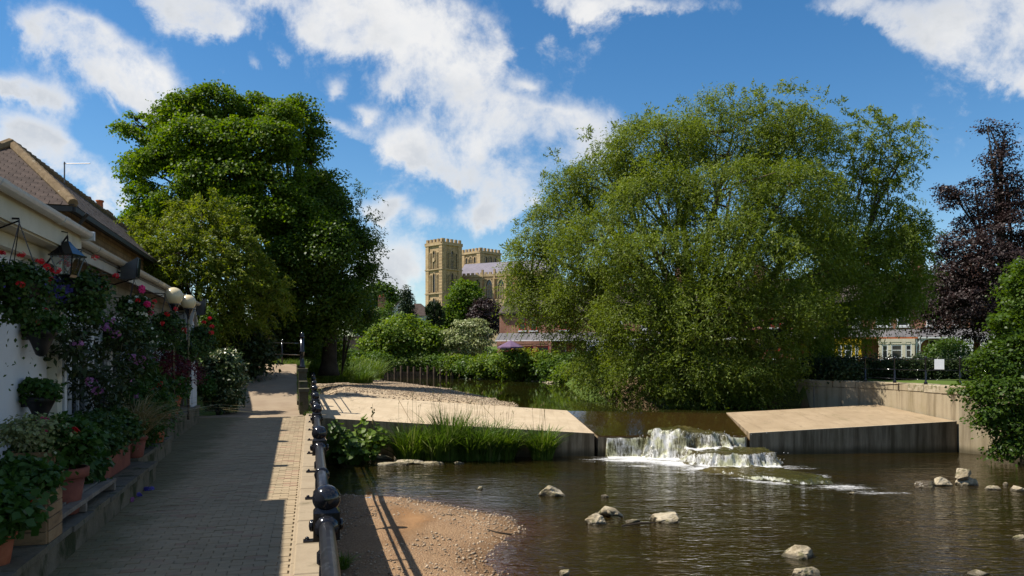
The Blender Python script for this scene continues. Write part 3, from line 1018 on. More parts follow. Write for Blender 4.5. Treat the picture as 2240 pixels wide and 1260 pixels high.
foam = np.maximum.reduce([1.0 * gau(wx, wy, 4.6, 27.0, 1.9, 1.05), .85 * gau(wx, wy, 5.4, 25.9, 1.3, 1.0), .9 * gau(wx, wy, 6.9, 24.9, 2.2, .55), .6 * gau(wx, wy, 9.1, 25.0, .9, .6),
                          .85 * gau(wx + .55 * (wy - 24.4), wy, 6.8, 24.3, 1.6, .6), .62 * gau(wx + .9 * (wy - 22.3), wy, 7.1, 22.3, .6, 1.2), .64 * gau(wx, wy, 8.9, 21.3, 1.1, .7), .46 * gau(wx, wy, 9.6, 20.4, 1.1, .5), .60 * gau(wx, wy, 4.3, 25.3, 1.4, .30), .5 * gau(wx, wy, 5.3, 23.9, 1.2, .22), .55 * gau(wx, wy, 9.0, 23.4, .8, .8)])
foam = foam - .16 + .42 * (fbm(wx * 1.1 + .5 * wy, wy * 2.6, 4) - .5) * (foam > .05)
s_all = np.where(wy < 30, poly_sd(wx, wy, BAR), -9)
shallow = .22 + .74 * np.clip(1 + s_all / 2.2, 0, 1) ** 1.5
pool = np_mesh('pool_water', np.stack([wx, wy, WL + rip], 1), wq, mats=M['water_pool'], smooth=True,
               attrs={'shallow': shallow, 'foam': foam, 'fall': foam * 0})
tag(pool, kind='structure')

# weir plan (crest and toe of the sloping apron)
WC = [G(688, 861, 1.99), Vector((2.36, 33.4, 1.245)), Vector((8.85, 32.1, 1.245)), P(1920, 885, 34.0)]
WF = [P(700, 914, 27.3), P(1300, 948, 27.8), P(1640, 948, 28.2), P(2093, 922, 28.9)]
WC[0] = Vector((-8.4, 33.0, 1.985))
rv = Vector((16.6, 28.95, 0))
bb = -0.8


def slab(name, a, b, c, d, mat_top, mat_side, label=None, sub=14):
    """sloping apron: a,b toe left/right, c,d crest right/left"""
    mb = MB()
    mb.cur = 0
    N, K = sub, 6
    top = []
    for i in range(N + 1):
        for j in range(K + 1):
            s, t = i / N, j / K
            p = (a.lerp(b, s)).lerp(d.lerp(c, s), t)
            p = p + Vector((0, 0, .012 * (random.random() - .5) if 0 < j < K else 0))
            top.append(p)
    mb.add(top, [(i * (K + 1) + j, (i + 1) * (K + 1) + j, (i + 1) * (K + 1) + j + 1, i * (K + 1) + j + 1) for i in range(N) for j in range(K)])
    mb.cur = 1
    def low(p): return Vector((p.x, p.y, bb))
    for p, q in ((a, b), (b, c), (c, d), (d, a)):
        mb.add([low(p), low(q), q, p], [(0, 1, 2, 3)])
    return mb


weir = thing('weir', (4, 28, 0), 'wide sloping concrete weir across the river with a low notch in the middle', 'weir')
slab('apron', WF[0], WF[1], WC[1], WC[0], 0, 1).build('apron', [M['concrete'], M['weir_face']], weir)
slab('apron', WF[2], WF[3], WC[3], WC[2], 0, 1).build('apron', [M['concrete_brown'], M['weir_face']], weir)
NF = [P(1308, 955, 27.82), P(1634, 956, 28.15)]
NC = [WC[1] + Vector((.02, 0, -.06)), WC[2] + Vector((-.02, 0, -.06))]
nb = slab('spillway', NF[0], NF[1], NC[1], NC[0], 0, 1, sub=8)
nb.build('spillway', [M['wet_rock'], M['weir_face']], weir)
# a raised joint strip along the toe of the right apron
jm = MB()
for i in range(9):
    p, q = WF[2].lerp(WF[3], i / 9 + .0005), WF[2].lerp(WF[3], (i + 1) / 9 - .0005)
    jm.beam(p + Vector((0, .05, .004)), q + Vector((0, .05, .004)), .11, .024)
jm.build('toe_strip', M['concrete'], weir)
jm = MB()
for k in (.33, .66):
    p, q = WF[0].lerp(WF[1], k), WC[0].lerp(WC[1], k)
    jm.beam(p + Vector((0, 0, .004)), q + Vector((0, 0, .004)), .02, .012)
jm.build('joint_strip', M['joint'], weir)

# river above the weir, front edge along the crest
ux = np.arange(-44, 18, .5)
uys = np.concatenate([np.linspace(0, 3, 10), np.arange(4, 60, 1.0)])
front = np.interp(ux, [-8.4, 2.36, 8.85, 16, 18], [32.95, 33.36, 32.1, 33.9, 34.2])
X, K = np.meshgrid(ux, uys)
Y = front[None, :] + K
i = np.arange(len(ux) - 1)[None, :] + len(ux) * np.arange(len(uys) - 1)[:, None]
uq = np.stack([i, i + 1, i + 1 + len(ux), i + len(ux)], -1).reshape(-1, 4)
gb = poly_sd(X.ravel(), Y.ravel(), GRAV)
upper = np_mesh('river_water', np.stack([X.ravel(), Y.ravel(), np.full(X.size, WU)], 1), uq, mats=M['water_upper'], smooth=True,
                attrs={'shallow': .12 + .8 * np.clip(1 + gb / 3, 0, 1) ** 1.5})
tag(upper, kind='structure')

# water sliding down the spillway
N, K = 60, 26
fv, ff, fs_ = [], [], []
for i in range(N + 1):
    for j in range(K + 1):
        s, t = i / N, j / K
        p = NF[0].lerp(NF[1], s).lerp(NC[0].lerp(NC[1], s), t)
        px = s * 6.5
        wob = .035 * (float(fbm(np.array([px * 2.0]), np.array([t * 2.2]))[0]) - .5)
        fv.append((p.x, p.y + (-.03 if j == 0 else 0), p.z + .045 + wob * (1 - t)))
        edge = math.exp(-((s - .57) / .26) ** 2) * math.exp(-(t / .26) ** 2)
        ff.append(.52 * edge - .18)
q = [(i * (K + 1) + j, (i + 1) * (K + 1) + j, (i + 1) * (K + 1) + j + 1, i * (K + 1) + j + 1) for i in range(N) for j in range(K)]
film = np_mesh('sliding_water', np.array(fv), q, mats=M['water_film'], smooth=True, attrs={'foam': ff, 'shallow': [.55] * len(ff), 'fall': [.0] * len(ff)})
tag(film, kind='structure')

# the fall: one sheet of water over three broken ledges, modelled as a height field
cx = np.arange(2.9, 10.2, .035)
cy = np.arange(20.7, 29.3, .035)
hx, hy, hq = grid_mesh(cx, cy)


def ledge(x, y, poly, top, soft, wob=.12, seed=0):
    sd = poly_sd(x, y, poly) + wob * (fbm(x * 3 + seed, y * 3 + seed, 4) - .5) * 2
    soft = soft * (.5 + 1.3 * fbm(x * 1.3 + seed, y * 1.3, 2))
    return top * smooth(sd, -soft * .35, soft * .65)


noz = fbm(hx * 2.2, hy * 2.2, 4) - .5
front_y = np.interp(hx, [NF[0].x, NF[1].x], [27.82, 28.15])
floor = .66 * smooth(hy, front_y - .22, front_y - .02) * ((hx > NF[0].x + .28) & (hx < NF[1].x - .06))
L1 = ledge(hx, hy, [(4.85, 28.7), (4.75, 27.6), (5.5, 27.15), (6.9, 27.0), (7.7, 27.2), (8.1, 27.9), (7.4, 28.7), (6.2, 29.0)], (.98 - .10 * np.clip(hx - 6.4, 0, 2)) + .22 * noz, .45, .30)
L2 = ledge(hx, hy, [(5.75, 27.6), (5.9, 25.9), (6.5, 25.35), (8.1, 25.15), (8.85, 25.7), (8.9, 27.0), (8.3, 27.8)], .40 + .14 * noz, .30, .26, 7)
L3 = ledge(hx, hy, [(5.9, 24.3), (6.8, 22.8), (8.0, 21.7), (8.8, 21.6), (9.1, 22.6), (8.7, 23.8), (7.6, 24.6)], .13 + .06 * noz, .34, .3, 13)
H = np.maximum(np.maximum(floor, L1), np.maximum(L2, L3))
dHx = np.gradient(H.reshape(len(cy), len(cx)), .035, axis=1).ravel()
dHy = np.gradient(H.reshape(len(cy), len(cx)), .035, axis=0).ravel()
slope = np.hypot(dHx, dHy)
fallk = smooth(slope, .25, 1.2)
Hn = H.reshape(len(cy), len(cx))
# foam gathers just downstream of each drop
down = np.zeros_like(Hn)
for k in range(1, 26):
    down[:-k] = np.maximum(down[:-k], (Hn[k:] - Hn[:-k]) * (1 - k / 30))
down = down.ravel()
fo = np.clip(fallk * .52 + smooth(down, .04, .26) * (1 - fallk) * .9, 0, 1)
fo += .55 * (fbm(hx * 1.1 + 4, hy * .8, 3) - .5) * fallk
fo -= .18 * np.exp(-((hx - 6.9) / .9) ** 2 - ((hy - 25.6) / .42) ** 2) * (1 - fallk)
fo = fo - .10
Hz = H + .04 * noz * (H > .04) + .05 * (fbm(hx * 5, hy * 5, 3) - .5) * smooth(fo, .2, .7)
keep = (H.ravel() > .02) | (fo > .3)
vk = keep[hq].any(1)
q = hq[vk]
used = np.unique(q)
remap = np.full(len(hx), -1)
remap[used] = np.arange(len(used))
fall = np_mesh('waterfall', np.stack([hx, hy, np.maximum(Hz, .012)], 1)[used], remap[q], mats=M['water_fall'], smooth=True,
               attrs={'foam': fo[used], 'shallow': np.full(len(used), .25), 'fall': fallk[used]})
tag(fall, kind='structure')
# spray drops thrown up along the drops
sprv, sprq = [], []
for k in range(190):
    a = rng.random()
    if a < .55:
        x, y, z = rng.normal(6.3, 1.0), rng.normal(27.1, .25), .75 + abs(rng.normal(0, .10))
    else:
        x, y, z = rng.normal(6.6, 1.4), rng.normal(25.6, .6), .12 + abs(rng.normal(0, .15))
    r = .005 + .008 * rng.random()
    o = len(sprv)
    sprv += [(x + r, y, z), (x - r, y, z), (x, y + r, z), (x, y - r, z), (x, y, z + r * 1.5), (x, y, z - r * 1.5)]
    sprq += [(o, o + 2, o + 4), (o + 2, o + 1, o + 4), (o + 1, o + 3, o + 4), (o + 3, o, o + 4), (o + 2, o, o + 5), (o + 1, o + 2, o + 5), (o + 3, o + 1, o + 5), (o, o + 3, o + 5)]
M['spray'] = pmat('spray', (0.8, 0.82, 0.8), (0.85, 0.86, 0.85), 2, .3, .4, 0, fine=0)
spray = np_mesh('spray', np.array(sprv), None, sprq, mats=M['spray'])
tag(spray, 'white spray thrown up above the broken fall', 'spray', kind='stuff')

# ------------------------------------------------------------------ path
pm = MB()
vs = np.concatenate([np.arange(-6, 27, 1.0), np.arange(27, 43.5, .5)])
def path_l(v): return -3.45 if v < 27.5 else -2.35
def path_r(v):
    if v < 26.4:
        y = v * CT + .6 * ST
        return to_uv((railx(y), y))[0] - .02
    return .30 if v < 30 else .12
rows = [[UV(path_l(v), v, float(path_z(v)) - .012), UV(path_r(v), v, float(path_z(v)) - .012)] for v in vs]
pv = [p for r in rows for p in r]
pm.add(pv, [(2 * i, 2 * i + 1, 2 * i + 3, 2 * i + 2) for i in range(len(vs) - 1)])
# the turn to the left at the top of the ramp
e = float(path_z(43))
pm.add([UV(-2.35, 41, e - .010), UV(-2.35, 43, e - .010), UV(-9, 44.5, e - .006), UV(-9, 42.2, e - .006)], [(0, 1, 2, 3)])
path = pm.build('path', [M['joint']])
tag(path, kind='structure')
am = MB()
vs2 = np.arange(26.6, 43.01, .4)
pv = []
for v in vs2:
    pv += [UV(path_l(v) + (0 if v > 27.5 else .4), v, float(path_z(v)) + .006), UV(path_r(v) - .03, v, float(path_z(v)) + .006)]
am.add(pv, [(2 * i, 2 * i + 1, 2 * i + 3, 2 * i + 2) for i in range(len(vs2) - 1)])
am.add([UV(-2.35, 41, e + .003), UV(-2.35, 43, e + .003), UV(-9, 44.5, e + .003), UV(-9, 42.2, e + .003)], [(0, 1, 2, 3)])
am.build('ramp_surface', M['asphalt_path'], path)

# pavers: courses run across the path; the nearest 290 are pieces, the rest one sheet of pieces
PW, PL = .215, .108


def paver_mb(s=1.0):
    mb = MB()
    mb.box((0, 0, -.02), (PW - .005, PL - .005, .05), bev=.003)
    return mb


pv_me = paver_mb().build('paver', M['paver'])
paver_mesh = pv_me.data
bpy.data.objects.remove(pv_me)
stuff, near = MB(), 0
cands = []
v = 5.3
row = 0
while v < 26.6:
    r = path_r(v) - .30
    u = r - PW / 2 + (PW / 2 if row % 2 else 0)
    while u > -3.3:
        cands.append((u, v))
        u -= PW
    v += PL
    row += 1
vis = []
for (u, v) in cands:
    p = UV(u, v, 1.6)
    px = HX + FPX * p.x / p.y
    py = HY + FPX * (CAMZ - 1.6) / p.y
    if py < 1275 and px > 90 and u > -2.35:
        vis.append((p.y, u, v))
vis.sort()
pick = set((u, v) for _, u, v in vis[:290])
for (u, v) in cands:
    dz = random.uniform(-.0035, .0035)
    p = UV(u, v, 1.6 + dz)
    rz = TH + random.uniform(-.008, .008)
    if (u, v) in pick:
        share('paver', paver_mesh, path, p, (random.uniform(-.006, .006), random.uniform(-.006, .006), rz))
    else:
        stuff.box(p + Vector((0, 0, -.02)), (PW - .006, PL - .006, .05), rz)
sp = stuff.build('paver', M['paver'], path)
sp['kind'] = 'stuff'
# kerb edging between pavers and railing, long stones
v = 5.0
while v < 26.2:
    L = .9
    mb = MB()
    r = path_r(v + L / 2)
    mb.box(UV(r - .14, v + L / 2, 1.575 + random.uniform(0, .006)), (.29, L - .014, .08), TH - .018, bev=.01)
    mb.build('edging_stone', M['kerb'], path)
    v += L

# ------------------------------------------------------------------ river wall under the railing
rw = thing('river_wall', (railx(15), 15, 0), 'stone river wall dropping from the paved path to the sand bar and pool', 'wall')
mb = MB()
ys = [-6, 4, 10, 16, 22, 26, 27.6, 34, 45, 56]
for a, b in zip(ys[:-1], ys[1:]):
    za = 1.56 if a < 28 else 1.60
    xa0, xb0 = railx(a) - .45, railx(b) - .45
    xa1, xb1 = railx(a) + .07, railx(b) + .07
    mb.hexa([(xa0, a, -.9), (xa1, a, -.9), (xb1, b, -.9), (xb0, b, -.9)], [(xa0, a, za), (xa1, a, za), (xb1, b, za), (xb0, b, za)])
mb.build('wall_body', M['weir_face'], rw)
y = 3.6
while y < 54:
    L = 1.15
    mb = MB()
    dx, dy = -.2585, 1.0
    n = math.hypot(dx, dy)
    yy = y + L / 2
    mb.box((railx(yy) - .08, yy, 1.605 + random.uniform(-.004, .004)), (.38, L - .016, .10), math.atan(.2585), bev=.015)
    mb.build('coping_stone', M['kerb'], rw)
    y += L * dy / n

# ------------------------------------------------------------------ right-hand river wall with coping stones
TOPZ = 2.46
rwl = thing('embankment_wall', (16.5, 28.9, 0), 'tall stained concrete embankment wall right of the weir with stone coping', 'wall')
WPTS = [(34, 6), (27, 16), (19.5, 24.9), (17.5, 27.6), (16.62, 28.9), (16.1, 34), (13.9, 36.2), (12.6, 38.4), (11.8, 41.5)]
cen = Vector((22, 36))
def outn(a, b):                     # unit normal away from the water
    d = Vector((b[0] - a[0], b[1] - a[1])).normalized()
    n_ = Vector((d.y, -d.x))
    m_ = (Vector(a) + Vector(b)) / 2
    return n_ if (cen - m_).dot(n_) > 0 else -n_
for a, b in zip(WPTS[:-1], WPTS[1:]):
    n_ = outn(a, b) * .75
    mb = MB()
    z1 = TOPZ - .30
    mb.hexa([(a[0], a[1], -.9), (a[0] + n_.x, a[1] + n_.y, -.9), (b[0] + n_.x, b[1] + n_.y, -.9), (b[0], b[1], -.9)],
            [(a[0], a[1], z1), (a[0] + n_.x, a[1] + n_.y, z1), (b[0] + n_.x, b[1] + n_.y, z1), (b[0], b[1], z1)])
    mb.build('wall_panel', M['wall_face'], rwl)
for a, b in zip(WPTS[:-1], WPTS[1:]):
    A, B = Vector((a[0], a[1], 0)), Vector((b[0], b[1], 0))
    L = (B - A).length
    k = max(1, round(L / .95))
    ang = math.atan2((B - A).y, (B - A).x)
    n_ = outn(a, b)
    for i in range(k):
        c = A.lerp(B, (i + .5) / k)
        mb = MB()
        mb.box((c.x + n_.x * (.36 + random.uniform(-.015, .015)), c.y + n_.y * .36, TOPZ - .147 + random.uniform(-.012, .012)), (L / k - .025, .78, .29), ang, bev=.03)
        mb.build('coping_stone', M['bed_rock'] if random.random() < .45 else M['wall_face'], rwl)
mb = MB()
mb.tube([P(1781, 893, 36.1), P(1781, 838, 36.1)], .035, 8)
tag(mb.build('depth_pole', M['aluminium'], None, P(1781, 893, 36.1)), 'thin grey pole standing against the shaded end of the embankment wall', 'pole')
# grass verge behind the coping
lm = MB()
inner = [(p[0], p[1]) for p in WPTS]
off = []
for i, p in enumerate(WPTS):
    a, b = WPTS[max(i - 1, 0)], WPTS[min(i + 1, len(WPTS) - 1)]
    n_ = outn(a, b)
    off.append((p[0] + n_.x * .70, p[1] + n_.y * .70))
far = [(60, 6), (60, 18), (60, 25), (60, 30), (55, 36), (50, 44), (40, 50), (30, 52), (18, 52)]
vv = [(x, y, TOPZ - .02) for x, y in off] + [(x, y, TOPZ + .08) for x, y in far]
n9 = len(off)
lm.add(vv, [(i, i + 1, n9 + i + 1, n9 + i) for i in range(n9 - 1)])
lm.v = [v for v in lm.v]
M['lawn'] = pmat('lawn', (0.07, 0.12, 0.018), (0.10, 0.16, 0.025), 1.5, .95, .1, .8, .03, 14)
tag(lm.build('grass_verge', M['lawn']), kind='structure')

# ================================================================== VEGETATION
def unit(a):
    return a / (np.linalg.norm(a, axis=1, keepdims=True) + 1e-9)


def leaf_quads(c, ax, nr, L, W):
    """kite-shaped leaves, slightly folded along the midrib"""
    side = unit(np.cross(ax, nr))
    up = np.cross(side, ax)
    L, W = L[:, None], W[:, None]
    a = c
    b = c + ax * L * .42 + side * W * .5 + up * W * .12
    d = c + ax * L
    e = c + ax * L * .42 - side * W * .5 + up * W * .12
    v = np.stack([a, b, d, e], 1).reshape(-1, 3)
    q = np.arange(len(v)).reshape(-1, 4)
    return v, q


def inside_any(p, cen, rad, k):
    out = np.zeros(len(p), bool)
    for c, r in zip(cen, rad):
        out |= (((p - c) / (r * k)) ** 2).sum(1) < 1
    return out


def clumps_on(lobes, n, shell=.5, deep=.62, zbias=0.15):
    """clump centres spread through the outer part of a crown made of lobes"""
    cen = np.array([l[0] for l in lobes], float)
    rad = np.array([l[1] for l in lobes], float)
    w = np.array([l[2] if len(l) > 2 else 1.0 for l in lobes]) * (rad[:, 0] * rad[:, 2] + rad[:, 1] * rad[:, 2] + rad[:, 0] * rad[:, 1])
    k = rng.choice(len(lobes), int(n * 1.7), p=w / w.sum())
    d = unit(rng.normal(size=(len(k), 3)) + np.array([0, 0, zbias]))
    r = shell + (1 - shell) * rng.random(len(k)) ** .55
    p = cen[k] + d * rad[k] * r[:, None]
    ok = ~inside_any(p, cen, rad, deep)
    p, d, k = p[ok][:n], d[ok][:n], k[ok][:n]
    return p, d, k


def crown_leaves(p, d, cr, per, L, W, flat=.55, droop=.25, tilt=.7, jitter=1.0):
    n = len(p)
    rc = cr * (.55 + .9 * rng.random(n))
    idx = np.repeat(np.arange(n), per)
    o = np.clip(rng.normal(size=(len(idx), 3)), -1.75, 1.75) * np.array([1, 1, flat]) * .55 * jitter
    c = p[idx] + o * rc[idx, None]
    c[:, 2] -= droop * rc[idx] * (o[:, 0] ** 2 + o[:, 1] ** 2)
    nr = unit(np.array([-.15, 0, .6]) + .75 * d[idx] + tilt * rng.normal(size=(len(idx), 3)))
    ax = unit(.8 * o + rng.normal(size=(len(idx), 3)) * .7 + np.array([0, 0, -.35]))
    ax = unit(ax - nr * (ax * nr).sum(1, keepdims=True))
    s = .7 + .6 * rng.random(len(idx))
    return leaf_quads(c, ax, nr, L * s, W * s)


def strand_leaves(p, d, length, per, L, W, droop=.9, spread=.35, out=.8, up=.35):
    """willow-like: leaves strung along arching, hanging shoots"""
    n = len(p)
    dr = unit(d * out + np.array([0, 0, up]) + spread * rng.normal(size=(n, 3)))
    ln = length * (.5 + .9 * rng.random(n))
    t = (np.arange(per)[None, :] + rng.random((n, per))) / per
    pos = p[:, None, :] + dr[:, None, :] * (ln[:, None] * t)[..., None]
    pos[..., 2] -= droop * ln[:, None] * t ** 2
    tan = dr[:, None, :] * np.ones((n, per, 1))
    tan[..., 2] -= 2 * droop * t
    pos, tan = pos.reshape(-1, 3), unit(tan.reshape(-1, 3))
    m_ = len(pos)
    pos = pos + rng.normal(size=(m_, 3)) * .05
    ax = unit(tan + .75 * rng.normal(size=(m_, 3)) + np.array([0, 0, -.25]))
    nr = unit(np.array([-.2, 0, .35]) + .7 * np.repeat(d, per, 0) + .8 * rng.normal(size=(m_, 3)))
    nr = unit(nr - ax * (ax * nr).sum(1, keepdims=True))
    s = .7 + .6 * rng.random(m_)
    return leaf_quads(pos, ax, nr, L * s, W * s)


def join(parts):
    vs, qs, o = [], [], 0
    for v, q in parts:
        vs.append(v)
        qs.append(q + o)
        o += len(v)
    return np.concatenate(vs), np.concatenate(qs)


def limbs(mb, base, fork, lobes, r0, clump=None, ck=None, n_twig=90, seed=0, trunk_n=10, core=1):
    """tapered trunk with root flare, limbs to each lobe, twigs to the clumps"""
    rn = random.Random(seed)
    base, fork = Vector(base), Vector(fork)
    pts = [base + Vector((0, 0, -.25)), base, base.lerp(fork, .15), base.lerp(fork, .55) + Vector((rn.uniform(-.1, .1), rn.uniform(-.1, .1), 0)), fork]
    mb.smooth = True
    mb.tube(pts, [r0 * 1.5, r0 * 1.35, r0 * 1.02, r0 * .9, r0 * .8], trunk_n)
    for i, l in enumerate(lobes):
        c = Vector(l[0])
        a = base.lerp(fork, rn.uniform(.7, 1.0))
        if i % core:                    # boughs fork from the limb of their own main lobe
            a = Vector(lobes[i - i % core][0])
        mid = a.lerp(c, .5) + Vector((rn.uniform(-.4, .4), rn.uniform(-.4, .4), rn.uniform(.1, .6))) * (c - a).length * .12
        rr = r0 * rn.uniform(.28, .45) * (.38 if i % core else 1)
        end = c + Vector((rn.uniform(-.2, .2), rn.uniform(-.2, .2), .35)) * float(min(l[1]))
        mb.tube([a, a.lerp(mid, .5) + Vector((0, 0, .1)), mid, mid.lerp(end, .55), end], [rr, rr * .85, rr * .65, rr * .42, rr * .15], 6)
        if clump is not None:
            sel = np.nonzero(ck == i)[0]
            m_ = max(2, int(n_twig * len(sel) / max(1, len(ck))))
            for j in rn.sample(list(sel), min(m_, len(sel))):
                e = Vector(clump[j])
                s = mid.lerp(end, rn.random())
                q = s.lerp(e, .5) + Vector((rn.uniform(-.1, .1), rn.uniform(-.1, .1), rn.uniform(-.05, .15))) * (e - s).length
                tr = rr * rn.uniform(.16, .30)
                mb.tube([s, q, e], [tr, tr * .7, tr * .25], 4, cap=False)


def lobes_px(rows, d, dk=.85):
    """crown lobes from outline readings: centre and half sizes in photo pixels at distance d (+offset)"""
    out = []
    for r in rows:
        cx_, cy_, rx, ry = r[:4]
        off = r[4] if len(r) > 4 else 0.0
        w = r[5] if len(r) > 5 else 1.0
        dd = d + off
        s = dd / FPX
        out.append((tuple(P(cx_, cy_, dd)), (rx * s, dk * .5 * (rx + ry) * s, ry * s), w))
    return out


def tree(name, label, cat, base, fork, lobes, r0, leaf, bark, n_clump, cr, per, L, W, group=None, mode='crown', n_twig=90, seed=0, flat=.55, shell=.5, deep=.62, carve=0, core=1, **kw):
    t = thing(name, base, label, cat, group)
    p, d, k = clumps_on(lobes, n_clump, shell, deep)
    if carve:                           # hollows between the boughs
        nz = fbm(p[:, 0] * .75 + p[:, 1] * .4 + seed, p[:, 2] * .95 - p[:, 1] * .3, 3)
        ok = nz > np.quantile(nz, carve)
        p, d, k = p[ok], d[ok], k[ok]
    if mode == 'crown':
        v, q = crown_leaves(p, d, cr, per, L, W, flat, **kw)
    else:
        v, q = strand_leaves(p, d, cr, per, L, W, **kw)
    np_mesh('crown', v, q, mats=M[leaf], parent=t, org=base)
    mb = MB()
    limbs(mb, base, fork, lobes, r0, p, k, n_twig, seed, core=core)
    mb.build('trunk', M[bark], t)
    return t


def ragged(lobes, n, size, out, seed):
    """each big lobe keeps a smaller core and gets satellites, so the outline is broken"""
    rn = np.random.default_rng(seed)
    res = []
    for c_, r_, w_ in lobes:
        c_, r_ = np.array(c_), np.array(r_)
        res.append((tuple(c_), tuple(r_ * .82), w_))
        for i in range(n):
            d_ = unit(rn.normal(size=(1, 3)) + np.array([0, -.3, .25]))[0]
            res.append((tuple(c_ + d_ * r_ * out), tuple(r_ * size * rn.uniform(.65, 1.1)), w_))
    return res


# --- the big sycamore behind the ramp
b = Vector((-13.2, 46.5, 2.9))
lob = lobes_px([(478, 222, 62, 52, 0), (415, 228, 66, 36, -1), (555, 240, 74, 44, 1), (318, 282, 52, 34, -1), (298, 265, 34, 22, 0), (372, 262, 60, 40, 1), (660, 258, 48, 38, 0),
                (620, 260, 50, 40, -2), (690, 300, 26, 26, 0), (440, 300, 110, 55, -3), (560, 310, 110, 55, -3), (655, 340, 48, 40, 0), (318, 372, 48, 34, 0), (380, 345, 80, 45, -2), (300, 395, 24, 26, 0),
                (480, 385, 120, 60, -4), (600, 400, 110, 65, -3), (330, 430, 52, 28, -1), (690, 420, 60, 60, 0), (335, 465, 60, 30, 0), (400, 430, 80, 45, -3), (520, 470, 110, 60, -4), (640, 480, 100, 70, -3), (320, 490, 50, 40, 1)], 46)
lob = ragged(lob, 3, .62, .6, 5)
tree('sycamore', 'tall broad sycamore with tiered light green crown behind the pavement ramp', 'tree', b, b + Vector((-.6, 0, 6)), lob, .55, 'leaf_sycamore', 'bark_dark',
     1250, .62, 108, .165, .14, carve=.07, core=4, n_twig=380, seed=3, flat=.42, shell=.35, droop=.3, deep=.55)
# --- the darker lime beside it, nearer the river
b = Vector((-10.6, 45.0, 2.7))
lob = lobes_px([(720, 470, 62, 60, 0), (690, 420, 45, 40, 1), (765, 545, 48, 55, 0), (790, 600, 28, 45, 0), (700, 560, 85, 80, -2), (760, 640, 50, 60, 0), (640, 590, 85, 75, -2), (720, 660, 80, 60, -2),
                (640, 680, 80, 55, -1), (755, 690, 50, 40, 1), (680, 715, 60, 38, -1), (600, 640, 70, 70, -1), (590, 720, 60, 45, 0), (660, 752, 50, 24, 1)], 44.5)
lob = ragged(lob, 3, .62, .62, 15)
tree('lime_tree', 'dark leafy lime tree reaching over the river right of the sycamore', 'tree', b, b + Vector((.1, 0, 4)), lob, .42, 'leaf_dark', 'bark_dark',
     1250, .62, 84, .15, .125, carve=.12, core=4, n_twig=200, seed=5, flat=.6, shell=.5)
v, q = strand_leaves(*(lambda a: (a[0], a[1]))(clumps_on(lobes_px([(790, 470, 30, 60, 0), (808, 560, 26, 60, 0), (815, 640, 25, 50, 0), (800, 520, 25, 60, 1)], 45), 160, .3, .3)), .9, 16, .17, .06, droop=.5)
t = thing('ash_sapling', Vector((-10.2, 46.5, 2.5)), 'thin loose sapling with airy leaves against the sky at the edge of the lime tree', 'tree')
np_mesh('crown', v, q, mats=M['leaf_bush'], parent=t, org=t.location)
mb = MB()
for px, py in ((792, 470), (808, 540), (815, 620), (800, 500), (826, 610)):
    e = P(px, py, 45.5)
    s = Vector(t.location)
    mb.tube([s, s.lerp(e, .5) + Vector((-.3, 0, .3)), e], [.04, .025, .010], 5)
mb.build('trunk', M['bark_dark'], t)

# --- feathery golden tree behind the white building
b = Vector((-14.2, 34.5, 3.0))
lob = lobes_px([(445, 480, 75, 42, 0), (360, 510, 78, 40, 0), (490, 540, 75, 50, -.5), (400, 570, 110, 60, -1.5), (330, 570, 45, 55, .5), (520, 600, 60, 50, -.5), (440, 630, 110, 60, -1.5), (575, 650, 48, 40, 0),
                (540, 690, 60, 40, -.5), (470, 690, 90, 50, -1), (340, 640, 50, 40, 0), (605, 640, 20, 22, 0), (400, 690, 60, 40, -1), (500, 730, 60, 30, 0)], 34)
tree('false_acacia', 'rounded golden-green feathery tree between the white building and the sycamore', 'tree', b, b + Vector((.2, -.2, 2.6)), lob, .22, 'leaf_acacia', 'bark_dark',
     1900, .70, 36, .15, .065, mode='strand', carve=.10, n_twig=180, seed=8, droop=.35, up=.1, spread=.5, shell=.45)
bpy.data.objects['false_acacia']

# --- the great willow
b = Vector((9.5, 41.0, 2.0))
W_L = [(1600, 300, 170, 78, 0), (1440, 318, 130, 78, -1), (1740, 300, 110, 80, 0), (1330, 395, 105, 70, 0), (1256, 422, 62, 60, 1), (1222, 490, 84, 75, 0), (1164, 562, 62, 70, 0), (1134, 625, 42, 55, 0), (1186, 665, 80, 75, 0),
       (1440, 450, 130, 90, -3), (1590, 430, 130, 90, -4), (1730, 430, 110, 95, -3), (1310, 540, 105, 90, -3), (1450, 580, 130, 95, -5), (1610, 570, 130, 100, -5), (1760, 570, 120, 95, -3), (1270, 660, 90, 75, -2),
       (1390, 690, 110, 80, -5), (1540, 700, 120, 90, -6), (1690, 690, 120, 90, -5), (1830, 640, 80, 90, -1), (1300, 745, 80, 60, -1), (1400, 790, 100, 65, -5), (1520, 815, 110, 60, -6), (1650, 805, 105, 60, -5), (1760, 770, 70, 60, -2),
       (1810, 480, 75, 95, 0), (1890, 560, 80, 80, 0), (1930, 620, 66, 60, 0), (1950, 530, 50, 56, 0), (1880, 700, 70, 45, 0), (1960, 660, 46, 36, 0), (1340, 820, 60, 36, -2), (1590, 862, 80, 26, -5), (1300, 845, 40, 26, 2), (1450, 850, 60, 30, -5), (1720, 840, 50, 36, -3), (1380, 868, 60, 24, -2), (1510, 872, 70, 26, -5.5), (1640, 872, 60, 24, -5), (1270, 815, 40, 30, 3), (1770, 830, 50, 40, -1), (1820, 740, 60, 60, 0)]
lob = lobes_px(W_L, 41)
t = thing('willow', b, 'huge domed willow hanging over the river behind the weir', 'tree')
p, d, k = clumps_on(ragged(lob, 2, .6, .6, 9), 6500, .5, .6, .05)
k = k // 3
A = strand_leaves(p, d, .85, 26, .16, .048, droop=.95, spread=.4, out=.6, up=.35)
p2, d2, k2 = clumps_on(ragged(lob, 3, .5, .75, 10), 2700, .62, .66, .25)
